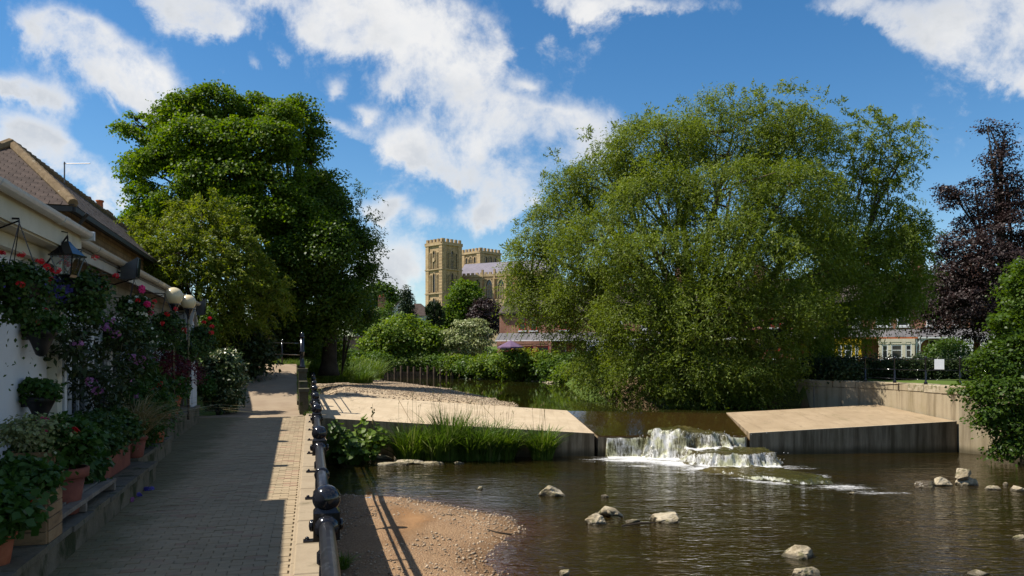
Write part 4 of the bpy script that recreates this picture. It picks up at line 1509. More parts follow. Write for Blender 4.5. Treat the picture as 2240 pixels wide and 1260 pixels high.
A2 = crown_leaves(p2, d2, .62, 92, .15, .050, .8, droop=.45, tilt=.75)
pe, de, ke = clumps_on(lobes_px([(1870, 330, 46, 60, 0), (1880, 410, 50, 60, 0), (1910, 290, 55, 45, 0), (1965, 300, 48, 45, 0), (1985, 350, 38, 40, 0), (1930, 370, 50, 45, 0), (1895, 420, 40, 50, 0), (1960, 440, 45, 50, 0), (1985, 500, 40, 40, 0, 2.0), (2005, 530, 30, 40, 0, 2.0), (1960, 560, 60, 55, 0, 2.2), (1990, 620, 46, 46, 0, 2.2), (1950, 660, 50, 44, 0, 2.0)], 41.5), 1250, .2, .25)
B = strand_leaves(pe, de, .8, 22, .19, .062, droop=.55, spread=.55, out=.7, up=.35)
# leaders breaking the outline along the top
top = lobes_px([(px, py, 8, 16, o) for px, py, o in [(1600, 212, 0), (1480, 235, 0), (1660, 216, 1), (1705, 208, 0), (1750, 212, 1), (1800, 218, 0), (1840, 235, 0), (1550, 232, 1), (1420, 255, 0), (1285, 300, 0), (1215, 350, 0), (1190, 400, 0), (1870, 262, 0), (1640, 205, -1), (1725, 205, -1), (1135, 500, 0), (1115, 550, 0), (1345, 290, 0), (2030, 500, 0)]], 41)
pt, dt, kt = clumps_on(top, 170, .2, .1, .6)
T = strand_leaves(pt, dt, .55, 14, .18, .058, droop=.3, spread=.5, out=.4, up=.8)
v, q = join([A, A2, B, T])
np_mesh('crown', v, q, mats=M['leaf_willow'], parent=t, org=b)
mb = MB()
limbs(mb, b, b + Vector((.3, 0, 3.0)), lob, .75, p, k, 320, 12)
limbs(mb, b + Vector((1.6, .5, 0)), P(1900, 560, 42), lobes_px([(1940, 370, 10, 10), (1985, 330, 10, 10), (1900, 330, 10, 10), (1960, 440, 8, 8), (1890, 420, 8, 8), (2000, 520, 8, 8), (1960, 560, 8, 8), (1930, 300, 10, 10)], 41.5), .26, pe, ke, 90, 13)
mb.build('trunk', M['bark'], t)

# --- copper beech
b = P(2195, 815, 46) + Vector((0, 0, .3))
b.z = 2.5
lob = lobes_px([(2160, 280, 10, 20, 0), (2195, 300, 13, 32, 0), (2178, 345, 32, 24, 0), (2192, 400, 46, 34, 0), (2130, 400, 24, 12, 0), (2165, 450, 44, 26, 0), (2215, 450, 42, 40, 0), (2075, 415, 26, 14, 0), (2108, 440, 44, 20, 0), (2130, 490, 46, 26, 0),
                (2205, 510, 66, 46, -1), (2110, 540, 62, 40, -1), (2180, 580, 80, 50, -2), (2090, 610, 66, 46, -1), (2060, 570, 26, 30, 0), (2160, 660, 90, 55, -2), (2060, 660, 56, 45, 0), (2030, 700, 40, 28, 0), (2110, 710, 66, 34, -1), (2250, 560, 60, 90, 0), (2250, 690, 70, 70, 0), (2195, 725, 60, 34, 0)], 46)
tree('copper_beech', 'tall dark purple copper beech with a ragged spire at the right', 'tree', b, b + Vector((0, 0, 5)), lob, .36, 'leaf_copper', 'bark_dark',
     1150, .58, 62, .13, .095, carve=.08, n_twig=220, seed=21, flat=.35, shell=.4, deep=.5)
for e in ((2160, 262), (2195, 285), (2180, 350)):
    pass
t = bpy.data.objects['copper_beech']
mb = MB()
mb.smooth = True
mb.tube([b + Vector((0, 0, 5)), P(2192, 520, 46), P(2190, 400, 46), P(2186, 330, 46), P(2160, 268, 46)], [.26, .2, .12, .07, .015], 7)
mb.tube([P(2188, 380, 46), P(2194, 330, 46), P(2200, 272, 46)], [.08, .05, .012], 6)
mb.build('leader', M['bark_dark'], t)

# --- leafy bush-tree overhanging the right wall
b = Vector((18.9, 27.4, 2.4))
lob = lobes_px([(2242, 600, 28, 34, 0), (2230, 650, 38, 46, 0), (2212, 715, 38, 40, -.5), (2230, 730, 50, 60, 0), (2190, 790, 60, 44, -.5), (2140, 850, 40, 24, -.8), (2195, 860, 70, 44, -1), (2165, 900, 44, 34, -1), (2215, 930, 60, 44, -1), (2200, 975, 40, 26, -1.2), (2260, 650, 60, 90, .5), (2270, 800, 70, 90, 0), (2270, 930, 60, 60, -.5)], 27)
tree('sycamore_bush', 'mid green leafy young tree hanging over the embankment wall at the right edge', 'tree', b, b + Vector((.3, 0, 1.6)), lob, .13, 'leaf_dark', 'bark_dark',
     640, .36, 46, .125, .085, n_twig=160, seed=31, flat=.45, shell=.3, deep=.5)


# --- shrubs and plants
def shrub(name, label, cat, loc, r, leaf, n, cr, per, L, W, group=None, mode='crown', stems=7, seed=1, lobes=None, bark='bark_dark', **kw):
    t = thing(name, loc, label, cat, group)
    loc = Vector(loc)
    rn = random.Random(seed)
    if lobes is None:
        lobes = [((loc.x, loc.y, loc.z + r[2] * .9), (r[0], r[1], r[2]))]
        for i in range(5):
            a = rn.uniform(0, 6.28)
            lobes.append(((loc.x + .5 * r[0] * math.cos(a), loc.y + .5 * r[1] * math.sin(a), loc.z + r[2] * rn.uniform(.5, 1.35)), (r[0] * .6, r[1] * .6, r[2] * .55)))
    p, d, k = clumps_on(lobes, n, .5, .55)
    ok = p[:, 2] > loc.z - .05
    p, d = p[ok], d[ok]
    v, q = (crown_leaves if mode == 'crown' else strand_leaves)(p, d, cr, per, L, W, **kw)
    np_mesh('foliage', v, q, mats=M[leaf], parent=t, org=loc)
    mb = MB()
    for j in rn.sample(range(len(p)), min(stems, len(p))):
        e = Vector(p[j])
        s = loc + Vector((rn.uniform(-.1, .1) * r[0], rn.uniform(-.1, .1) * r[1], -.05))
        rad = .02 + .02 * r[2]
        mb.tube([s, s.lerp(e, .5) + Vector((0, 0, .1 * r[2])), e], [rad, rad * .7, rad * .3], 5)
    mb.build('stems', M[bark], t)
    return t


def spx(px, pyb, d, w, h):          # base point and radii from pixel size
    s = d / FPX
    return P(px, pyb, d), (w * .5 * s, w * .45 * s, h * .5 * s)


far_rows = [  # px, base y, distance, width, height, leaf, label
    (842, 792, 84, 90, 86, 'leaf_fresh', 'low bright green laurel left in front of the river garden'),
    (878, 792, 85, 120, 112, 'leaf_fresh', 'tallest bright green laurel in the clump across the river'),
    (930, 790, 85, 80, 84, 'leaf_fresh', 'bright green laurel below the columnar yew'),
]
for i, (px, pb, dd, w, h, lf, lab) in enumerate(far_rows):
    loc, r = spx(px, pb, dd, w, h)
    shrub('laurel', lab, 'shrub', loc, r, lf, 150, .75, 34, .34, .20, 'laurels across the river', seed=i)
loc, r = spx(950, 748, 100, 42, 84)
shrub('yew', 'dark columnar clipped yew in front of the cathedral tower', 'tree', loc, (r[0], r[1], r[2]), 'leaf_yew', 0 or 240, .45, 44, .30, .09, seed=4, mode='strand', out=.25, up=1.0, droop=.05, spread=.25,
      lobes=[((loc.x, loc.y, loc.z + r[2] * k), (r[0] * w, r[1] * w, r[2] * .34)) for k, w in ((.3, .95), (.8, 1), (1.25, .98), (1.62, .8))])
loc, r = spx(889, 735, 120, 36, 100)
shrub('conifer', 'small dark conical conifer beside the white gabled house', 'tree', loc, r, 'leaf_yew', 170, .7, 40, .4, .14, seed=6,
      lobes=[((loc.x, loc.y, loc.z + r[2] * k), (r[0] * w, r[1] * w, r[2] * .3)) for k, w in ((.3, 1.1), (.8, .95), (1.2, .7), (1.6, .5), (1.9, .25))])
loc, r = spx(1015, 745, 130, 84, 128)
tree('maple', 'rounded mid green maple standing below the cathedral nave', 'tree', loc, loc + Vector((0, 0, 3)), lobes_px([(1020, 650, 38, 34), (1000, 690, 34, 30), (1040, 690, 30, 30), (1015, 630, 26, 18), (995, 720, 30, 24), (1035, 725, 34, 22)], 130), .3, 'leaf_sycamore', 'bark_dark', 300, .95, 40, .4, .32, seed=7, n_twig=20)
loc, r = spx(1062, 735, 125, 70, 90)
shrub('purple_tree', 'dark purplish bush right of the maple below the cathedral', 'tree', loc, r, 'leaf_copper', 130, .8, 40, .35, .26, seed=8)
loc, r = spx(836, 720, 170, 72, 110)
tree('far_tree', 'dark distant tree above the red tiled roofs', 'tree', loc, loc + Vector((0, 0, 4)), lobes_px([(832, 640, 32, 22), (850, 655, 26, 18), (815, 655, 30, 20), (838, 680, 36, 24)], 170), .35, 'leaf_dark', 'bark_dark', 200, 1.4, 40, .55, .42, seed=9, n_twig=20)
loc, r = spx(842, 740, 95, 46, 84)
shrub('silver_birch', 'narrow grey-green young tree left of the tall laurel', 'tree', loc, r, 'leaf_bush', 90, .7, 36, .3, .12, seed=10)
loc = P(1018, 790, 84)
tree('cornus', 'pale variegated tiered dogwood tree across the river', 'tree', loc, P(1012, 765, 84), lobes_px([(1030, 706, 36, 9, 0), (1000, 728, 30, 10, 0), (1050, 722, 26, 8, 0), (1020, 745, 42, 12, -.5), (1055, 748, 22, 10, 0), (985, 752, 22, 12, 0), (1040, 765, 30, 8, 0), (1000, 775, 26, 10, 0)], 84), .16, 'leaf_cornus', 'timber', 210, .7, 34, .28, .15, seed=11, flat=.22, n_twig=30)
# understorey behind the ramp railing and up to the brick wall
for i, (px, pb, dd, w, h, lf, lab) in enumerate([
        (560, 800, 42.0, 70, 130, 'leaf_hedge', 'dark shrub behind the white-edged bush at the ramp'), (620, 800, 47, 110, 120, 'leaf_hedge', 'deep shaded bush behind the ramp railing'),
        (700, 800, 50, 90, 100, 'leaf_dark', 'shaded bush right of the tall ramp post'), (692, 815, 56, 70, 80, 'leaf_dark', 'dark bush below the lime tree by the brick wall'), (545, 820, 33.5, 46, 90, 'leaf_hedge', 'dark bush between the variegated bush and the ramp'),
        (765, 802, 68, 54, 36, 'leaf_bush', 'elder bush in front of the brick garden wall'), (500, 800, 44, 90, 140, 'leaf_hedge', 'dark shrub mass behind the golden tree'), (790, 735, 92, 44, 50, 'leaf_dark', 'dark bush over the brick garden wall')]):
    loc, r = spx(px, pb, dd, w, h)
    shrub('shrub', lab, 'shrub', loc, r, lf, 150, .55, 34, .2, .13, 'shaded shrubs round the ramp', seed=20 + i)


def blades(center, n, rad, h, w, lean=.5, seed=0, tip=True):
    """arching grass blades of three segments"""
    c = np.asarray(center, float)
    a = rng.random(n) * 2 * np.pi
    r = rad * np.sqrt(rng.random(n))
    base = np.stack([c[0] + r * np.cos(a), c[1] + r * np.sin(a), np.full(n, c[2])], 1)
    out = np.stack([np.cos(a), np.sin(a), np.zeros(n)], 1) * (.25 + .6 * (r / rad))[:, None] + rng.normal(size=(n, 3)) * np.array([.5, .5, 0])
    hh = h * (.45 + .7 * rng.random(n) ** 1.3)
    w = w * (.5 + rng.random(n))
    ln = lean * (.5 + rng.random(n))
    ts = np.array([0, .4, .75, 1.0])
    ws = np.array([1.0, .85, .55, .08])
    side = unit(np.stack([-out[:, 1], out[:, 0], np.zeros(n)], 1) + .3 * rng.normal(size=(n, 3)))
    V = []
    for t, k in zip(ts, ws):
        ctr = base + out * (hh * ln * t ** 1.8)[:, None]
        ctr[:, 2] += hh * (t - .42 * ln * t ** 2.4)
        V.append(ctr + side * (w * k * .5)[:, None])
        V.append(ctr - side * (w * k * .5)[:, None])
    V = np.stack(V, 1)                      # n,8,3
    o = np.arange(n)[:, None] * 8
    q = np.concatenate([o + np.array([0, 1, 3, 2]), o + np.array([2, 3, 5, 4]), o + np.array([4, 5, 7, 6])], 0)
    return V.reshape(-1, 3), q


def tuft(name, label, cat, loc, n, rad, h, w, leaf, group=None, lean=.5, heads=0):
    t = thing(name, loc, label, cat, group)
    v, q = blades(loc, n, rad, h, w, lean)
    np_mesh('blades', v, q, mats=M[leaf], parent=t, org=loc)
    if heads:
        mb = MB()
        for i in range(heads):
            a, r = random.uniform(0, 6.28), rad * random.random()
            b0 = Vector(loc) + Vector((r * math.cos(a), r * math.sin(a), 0))
            e = b0 + Vector((random.uniform(-.3, .3), random.uniform(-.15, .15), h * random.uniform(1.15, 1.55)))
            mb.tube([b0, b0.lerp(e, .6) + Vector((0, 0, .05)), e], [.006, .005, .004], 3)
            mb.tube([e, e + Vector((.02, 0, .10))], [.012, .004], 4)
        mb.build('seed_heads', M['grass_dry'], t)
    return t


# tall grass against the weir face
gl = ['leftmost grass tuft on the stones under the weir, shorter and greyer', 'grass tuft second from the left under the weir', 'tallest grass tuft under the weir apron', 'grass tuft right of the tallest one under the weir',
      'broad grass tuft near the middle under the weir', 'rightmost tuft of the long grass row under the weir', 'separate round grass tuft nearest the spillway']
for (px, dd, h, rad), lab in zip([(900, 27.0, 1.45, .55), (955, 26.9, 1.55, .55), (985, 27.0, 1.85, .5), (1035, 27.0, 1.65, .55), (1070, 27.0, 1.5, .5), (1105, 27.2, 1.25, .38), (1186, 27.1, 1.3, .40)], gl):
    loc = P(px, 1000, dd)
    loc.z = .0
    tuft('grass_tuft', lab, 'grass', loc, 640, rad * .9, h * random.uniform(.92, 1.08), .042, random.choice(['grass_dark', 'grass', 'grass_dark']), 'grass tufts under the weir', random.uniform(.35, .6), heads=6)
# butterbur with big round leaves
def big_leaf_plant(name, label, loc, n, rad, h, size, leaf, group=None):
    t = thing(name, loc, label, 'plant', group)
    mb, st = MB(), MB()
    for i in range(n):
        a, r = random.uniform(0, 6.28), rad * math.sqrt(random.random())
        b0 = Vector(loc) + Vector((.4 * r * math.cos(a), .4 * r * math.sin(a), 0))
        e = Vector(loc) + Vector((r * math.cos(a), r * math.sin(a), h * random.uniform(.3, 1.0) * (1.1 - .4 * r / rad)))
        nrm = Vector((math.cos(a) * .5 + random.uniform(-.4, .4), math.sin(a) * .5 - .3 + random.uniform(-.4, .4), 1)).normalized()
        tx = nrm.cross(Vector((0, 1, 0))).normalized()
        ty = nrm.cross(tx)
        s = size * random.uniform(.6, 1.15)
        K = 9
        ring = []
        for k in range(K):
            ang = 2 * math.pi * (k + .5) / K
            rr = s * (.5 + .06 * math.sin(3 * ang + i))
            if k == 0:
                rr *= .55
            ring.append(e + (tx * math.cos(ang) + ty * math.sin(ang)) * rr + nrm * (.10 * s * math.cos(2 * ang)))
        mb.add([e - nrm * .05 * s] + ring, [(0, k + 1, (k + 1) % K + 1) for k in range(K)])
        st.tube([b0, b0.lerp(e, .6) + Vector((0, 0, .08)), e], [.012, .010, .008], 4, cap=False)
    mb.build('leaf_blades', M[leaf], t)
    st.build('stalks', M['leaf_bush'], t)
    return t


for px, dd, n, rad, h, lf, lab in [(800, 26.6, 90, .75, 1.45, 'leaf_fresh', 'butterbur with round leaves, sun put into their bright colour, by the weir'), (735, 26.0, 80, .65, 1.35, 'leaf_dark', 'butterbur with shade put into its dark leaf colour against the river wall'), (770, 25.6, 60, .55, .9, 'leaf_dark', 'low butterbur with shade put into its leaf colour between the bright one and the wall')]:  # sun and shade on the clump are put into the leaf colours
    loc = P(px, 1000, dd)
    loc.z = .02
    big_leaf_plant('butterbur', lab, loc, n, rad, h, .30, lf, 'butterburs below the weir')
t = thing('dock_stem', P(817, 930, 26.8), 'tall reddish dock stem rising above the bright butterbur', 'plant')
mb = MB()
a, e = P(817, 990, 26.8), P(815, 884, 26.8)
mb.tube([a, e], [.012, .005], 4)
for i in range(26):
    z = random.uniform(.35, 1)
    c = a.lerp(e, z) + Vector((random.uniform(-.05, .05), random.uniform(-.05, .05), 0))
    mb.box(c, (.03, .03, .05), random.random())
mb.build('stem', M['grass_dry'], t)

# left bank above the weir
labs = ['grassy clump on the left bank nearest the tall ramp post', 'lush green grass clump left of the gravel bar', 'tall pale-green clump at the water end of the left bank', 'rough clump behind the gravel bar', 'small grass clump at the foot of the river wall', 'dark rush clump at the edge of the gravel']
for i, (px, pb, dd, h, rad, lf) in enumerate([(700, 838, 50, 1.5, 1.0, 'grass'), (738, 836, 52, 1.75, 1.1, 'grass'), (805, 828, 60, 1.9, 1.2, 'grass'), (775, 832, 56, 1.5, 1.0, 'grass_dark'), (690, 826, 47, 1.3, .8, 'grass'), (790, 838, 54, 1.1, .8, 'grass_dark')]):
    loc = P(px, pb, dd)
    tuft('grass_clump', labs[i], 'grass', loc, 900, rad, h, .04, lf, 'grass clumps on the left bank', .5)
for i, (px, pb, dd, w, h, lf, lab) in enumerate([(770, 814, 66, 84, 34, 'leaf_fresh', 'pale flowering elder behind the left bank grass'), (826, 812, 76, 60, 44, 'leaf_bush', 'leafy bush at the left end of the timber piles'), (715, 800, 56, 80, 60, 'leaf_bush', 'green bush behind the left bank grass')]):
    loc, r = spx(px, pb, dd, w, h)
    shrub('bank_bush', lab, 'shrub', loc, r, lf, 120, .6, 34, .22, .14, 'bushes on the left bank', seed=40 + i)

# far bank greenery, a row of distinct bushes and herbs
fb = [(872, 806, 83, 70, 34, 'grass'), (920, 806, 83, 70, 36, 'grass'), (960, 810, 82, 60, 36, 'leaf_bush'), (995, 820, 81, 60, 44, 'leaf_fresh'), (1030, 826, 80, 66, 50, 'leaf_bush'), (1065, 828, 78, 70, 56, 'leaf_fresh'), (1100, 828, 77, 60, 54, 'leaf_bush'),
      (1135, 830, 75, 76, 64, 'leaf_fresh'), (1175, 832, 73, 70, 60, 'leaf_fresh'), (1212, 834, 70, 70, 54, 'leaf_bush'), (1245, 836, 67, 60, 46, 'leaf_fresh'), (1115, 803, 72, 90, 36, 'leaf_yellow'), (1040, 800, 86, 50, 36, 'leaf_fresh'), (1160, 795, 72.5, 60, 36, 'leaf_yellow'), (985, 800, 88, 44, 30, 'leaf_dark'), (1080, 795, 88, 50, 30, 'leaf_dark'), (1205, 808, 71, 70, 40, 'leaf_fresh'), (1255, 812, 69, 60, 44, 'leaf_bush'), (1300, 815, 67, 70, 50, 'leaf_dark')]
fl = ['low reedy growth above the left piles', 'reedy growth above the middle piles', 'leafy herbs above the right piles', 'bright bush at the right end of the timber piles', 'green bush on the far bank below the dogwood', 'fresh green bush left of the parasol on the far bank',
      'green bush at the water under the parasol', 'large fresh green bush right of the parasol', 'bright bush between parasol and willow', 'leafy bush at the willow edge of the far bank', 'bright nettles under the left willow fringe', 'yellow-green garden shrub under the parasol',
      'small bright garden shrub right of the dogwood', 'yellow flowering shrub in front of the red house', 'small dark shrub behind the pile bank', 'dark garden shrub left of the parasol', 'bright garden shrub below the red bay window', 'green garden shrub right of the red bay window', 'dark garden shrub behind the left willow fringe']
for i, ((px, pb, dd, w, h, lf), lab) in enumerate(zip(fb, fl)):
    loc, r = spx(px, pb, dd, w, h)
    shrub('bank_shrub', lab, 'shrub', loc, r, lf if lf != 'leaf_yellow' or i == 13 else 'leaf_fresh', 110, .62, 34, .26, .15 if lf != 'grass' else .06, 'shrubs along the far bank', seed=60 + i)

# hedge and garden shrubs on the right
t = thing('box_hedge', P(2020, 830, 33.5), 'long dark clipped hedge behind the embankment railing', 'hedge')
n = 700
hp = np.stack([14.0 + 12.5 * rng.random(n), np.zeros(n), TOPZ + .1 + .86 * rng.random(n) ** .8], 1)
hp[:, 1] = 37.2 - .30 * (hp[:, 0] - 14) + .55 * rng.random(n)
v, q = crown_leaves(hp, np.tile([0, -.6, .6], (n, 1)), .26, 60, .09, .06, .9, tilt=.9)
np_mesh('foliage', v, q, mats=M['leaf_hedge'], parent=t, org=t.location)
mb = MB()
mb.hexa([(13.9, 37.55, TOPZ), (26.5, 33.8, TOPZ), (26.7, 34.2, TOPZ), (14.1, 37.95, TOPZ)], [(13.9, 37.55, TOPZ + .85), (26.5, 33.8, TOPZ + .85), (26.7, 34.2, TOPZ + .85), (14.1, 37.95, TOPZ + .85)])
mb.build('inner_branches', M['bark_dark'], t)
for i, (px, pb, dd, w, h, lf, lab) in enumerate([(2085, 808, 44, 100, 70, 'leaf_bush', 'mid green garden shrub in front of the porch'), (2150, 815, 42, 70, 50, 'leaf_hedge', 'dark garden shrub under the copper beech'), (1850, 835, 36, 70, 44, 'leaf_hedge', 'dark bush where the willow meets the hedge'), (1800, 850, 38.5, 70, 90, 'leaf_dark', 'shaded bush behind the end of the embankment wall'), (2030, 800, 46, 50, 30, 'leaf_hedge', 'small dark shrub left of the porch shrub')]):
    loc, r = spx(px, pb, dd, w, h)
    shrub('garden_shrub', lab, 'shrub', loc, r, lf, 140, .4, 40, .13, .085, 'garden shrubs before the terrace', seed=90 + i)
# wall-top weed tufts
for px, py, dd, lab in [(2078, 862, 29.2, 'little fern growing from the embankment wall below the coping'), (2120, 850, 28.6, 'green weeds trailing over the coping by the young tree')]:
    tuft('wall_weed', lab, 'plant', P(px, py, dd), 60, .10, .28, .015, 'grass_dark', 'weeds on the embankment wall', .8)
for px, py, dd, lab in [(752, 1262, 12.8, 'small reddish-green weed on the sand beside the nearest rail post'), (742, 1240, 12.9, 'grass sprig at the foot of the river wall')]:
    p0 = P(px, py, dd)
    p0.z = .1
    tuft('sand_weed', lab, 'plant', p0, 60, .10, .34, .02, 'grass', 'weeds on the sand bar', .9)
# verge strip of grass blades at the pier
v1, q1 = [], []
parts = []
for k in range(60):
    vv = random.uniform(26.8, 38)
    u = (.34 if vv < 30 else .22) + random.uniform(0, .25)
    parts.append(blades(tuple(UV(u, vv, float(path_z(vv)) - .02)), 26, .18, .26, .012, .6))
for k in range(90):
    p0 = P(random.uniform(560, 668), 798, random.uniform(39.5, 43))
    p0.z = 3.1
    parts.append(blades(tuple(p0), 26, .3, .45, .016, .6))
v, q = join(parts)
tag(np_mesh('verge_grass', v, q, mats=M['grass']), 'strip of bright grass along the ramp edge and under its railing', 'grass', kind='stuff')
parts = []
for k in range(420):
    y = random.uniform(34, 70)
    x = -8.8 - .30 * (y - 33) + random.uniform(-1.6, .6)
    z = float(terrain(np.array([x]), np.array([y]))[0][0])
    if z > WU + .25:
        parts.append(blades((x, y, z - .03), 22, .4, .5, .022, .6))
for k in range(260):
    x, y = random.uniform(-24, 6), random.uniform(78, 96)
    z = float(terrain(np.array([x]), np.array([y]))[0][0])
    if z > WU + .3:
        parts.append(blades((x, y, z - .03), 20, .7, .8, .05, .6))
v, q = join(parts)
tag(np_mesh('bank_grass', v, q, mats=M['grass']), 'loose grass growing on both river banks above the weir', 'grass', kind='stuff')

# ================================================================== BUILDINGS
def arch_poly(w, h, pointed=True, n=7):
    """outline of a lancet (x,z), base at z=0, springing so that total height is h"""
    r = w
    rise = math.sqrt(max(r * r - (w / 2) ** 2, 0)) if pointed else w / 2
    zs = h - rise
    pts = [(-w / 2, 0), (w / 2, 0), (w / 2, zs)]
    for i in range(1, n):
        a = i / n * (math.pi / 3 if pointed else math.pi / 2)
        if pointed:
            pts.append((-w / 2 + r * math.cos(a), zs + r * math.sin(a)))
        else:
            pts.append((w / 2 * math.cos(a), zs + w / 2 * math.sin(a)))
    pts.append((0, h))
    for i in range(n - 1, 0, -1):
        a = i / n * (math.pi / 3 if pointed else math.pi / 2)
        if pointed:
            pts.append((w / 2 - r * math.cos(a), zs + r * math.sin(a)))
        else:
            pts.append((-w / 2 * math.cos(a), zs + w / 2 * math.sin(a)))
    pts.append((-w / 2, zs))
    return pts


class Face:
    """a vertical wall plane: o = lower left corner seen from outside, a = along the wall, n = outwards"""
    def __init__(self, o, a):
        self.o = Vector(o)
        self.a = Vector((a[0], a[1], 0)).normalized()
        self.n = Vector((self.a.y, -self.a.x, 0))

    def p(self, s, z, out=0.0):
        return self.o + self.a * s + self.n * out + Vector((0, 0, z))

    def slab(self, mb, s0, s1, z0, z1, o0, o1):
        f = self.p
        mb.hexa([f(s0, z0, o1), f(s1, z0, o1), f(s1, z0, o0), f(s0, z0, o0)], [f(s0, z1, o1), f(s1, z1, o1), f(s1, z1, o0), f(s0, z1, o0)])
        return mb

    def poly(self, mb, pts, s, z, o0, o1):
        n = len(pts)
        v = [self.p(s + x, z + y, o1) for x, y in pts] + [self.p(s + x, z + y, o0) for x, y in pts]
        mb.add(v, [tuple(range(n))] + [(i, n + i, n + (i + 1) % n, (i + 1) % n) for i in range(n)])
        return mb

    def frame(self, mb, pts, s, z, o0, o1, wdt):
        """raised moulding round an arch outline (open at the sill)"""
        cx_ = 0
        h = max(y for _, y in pts)
        k = []
        for x, y in pts:
            sc = 1 + wdt / max(abs(x), .2) if abs(x) > 1e-6 else 1
            k.append((x + (wdt if x > 0 else -wdt if x < 0 else 0), y + wdt * .8 * (y / h)))
        n = len(pts)
        v = [self.p(s + x, z + y, o1) for x, y in pts] + [self.p(s + x, z + y, o1) for x, y in k]
        v += [self.p(s + x, z + y, o0) for x, y in pts] + [self.p(s + x, z + y, o0) for x, y in k]
        f = []
        for i in range(1, n):
            j = (i + 1) % n
            f.append((i, j, n + j, n + i))
            f.append((n + i, n + j, 3 * n + j, 3 * n + i))
            f.append((i, 2 * n + i, 2 * n + j, j))
        mb.add(v, f)
        return mb


def lancet(par, fc, s, z, w, h, mat_void='glass_dark', mould=.22, depth=.35, bars=0, rings=True):
    """a window set back in an arched recess: dark opening, stone moulding, mullions"""
    mb = MB()
    fc.poly(mb, arch_poly(w, h), s, z, .02, .05)
    ob = mb.build('window', M[mat_void], par)
    mb = MB()
    fc.frame(mb, arch_poly(w, h), s, z, .0, depth, mould)
    mb.build('window_frame', M['ashlar_pale'], ob)
    if bars:
        mb = MB()
        for i in range(bars):
            x = -w / 2 + w * (i + 1) / (bars + 1)
            fc.slab(mb, s + x - .09, s + x + .09, z, z + h * (.80 - .35 * abs(x) / w * 2 * .5), .05, .2)
        fc.slab(mb, s - w / 2, s + w / 2, z + h * .48, z + h * .48 + .15, .05, .19)
        for i in range(bars + 1):
            x = -w / 2 + w * (i + .5) / (bars + 1)
            fc.frame(mb, arch_poly(w / (bars + 1) * .8, w / (bars + 1)), s + x, z + h * .52, .05, .18, .07)
        mb.build('tracery', M['ashlar_pale'], ob)
    return ob


def battlements(par, fc, L, z, n, h=1.1, o=.25, name='merlon'):
    w = L / (2 * n - 1)
    for i in range(n):
        mb = MB()
        fc.slab(mb, 2 * i * w, (2 * i + 1) * w, z, z + h, -.45, o)
        mb.build(name, M['ashlar'], par)


def tower(par, corner, dl, dr, s, z0, z1, stages, wins, kind='tower', nb=5):
    """square tower; corner nearest the camera, unit directions to the left and right corners"""
    c = Vector(corner)
    dl, dr = Vector((dl[0], dl[1], 0)).normalized(), Vector((dr[0], dr[1], 0)).normalized()
    L, R = c + dl * s, c + dr * s
    back = L + dr * s
    mb = MB()
    mb.prism([(L.x, L.y), (c.x, c.y), (R.x, R.y), (back.x, back.y)], z0, z1)
    body = mb.build(kind, M['ashlar'], par)
    faces = [Face((L.x, L.y, 0), c - L), Face((c.x, c.y, 0), R - c), Face((R.x, R.y, 0), back - R), Face((back.x, back.y, 0), L - back)]
    mb = MB()
    for f in faces:                       # clasping buttresses at the corners
        f.slab(mb, -.2, s * .17, z0, z1 - 1.0, 0, .38)
        f.slab(mb, s * .83, s + .2, z0, z1 - 1.0, 0, .379)
    mb.build('buttress', M['ashlar'], body)
    for zz in stages:
        mb = MB()
        for k, f in enumerate(faces):
            f.slab(mb, -.45, s + .45, zz, zz + .34, -.05, .52 + .002 * k)
        mb.build('string_course', M['ashlar_pale'], body)
    mb = MB()
    for k, f in enumerate(faces):
        f.slab(mb, -.5, s + .5, z1 - .9, z1, -.3, .50 + .002 * k)
    mb.build('parapet', M['ashlar'], body)
    for f in faces[:2]:
        battlements(body, f, s, z1, nb)
    for k in (0, 1):
        for (fr, z, w, h, b) in wins:
            lancet(body, faces[k], s * fr, z, w, h, bars=b)
    return body, faces


cat_org = P(968, 690, 250)
cat_org.z = 5
cath = thing('cathedral', cat_org, 'sandstone cathedral with two battlemented square towers above the trees', 'cathedral')
DC = 250.0
def zc(py, d=DC): return CAMZ + (HY - py) / FPX * d
cc = P(968, 600, DC)
a1 = math.radians(44)
sT = 7.9
ws = [(.5, zc(588) + .3, 1.15, zc(541) - zc(588) - 1.0, 1), (.5, zc(641) + .5, 1.2, zc(592) - zc(641) - 1.0, 0), (.5, zc(684), 1.25, zc(645) - zc(684) - .8, 0),
      (.27, zc(588) + .5, .5, 5.0, 0), (.73, zc(588) + .5, .5, 5.0, 0), (.27, zc(641) + .7, .45, 5.4, 0), (.73, zc(641) + .7, .45, 5.4, 0), (.27, zc(684), .45, 4.2, 0), (.73, zc(684), .45, 4.2, 0)]
bt, bfc = tower(cath, (cc.x, cc.y, 0), (-math.cos(a1), math.sin(a1)), (math.sin(a1) * 1.0, math.cos(a1)), sT, 3.5, zc(528), [zc(535), zc(589), zc(642)], ws)
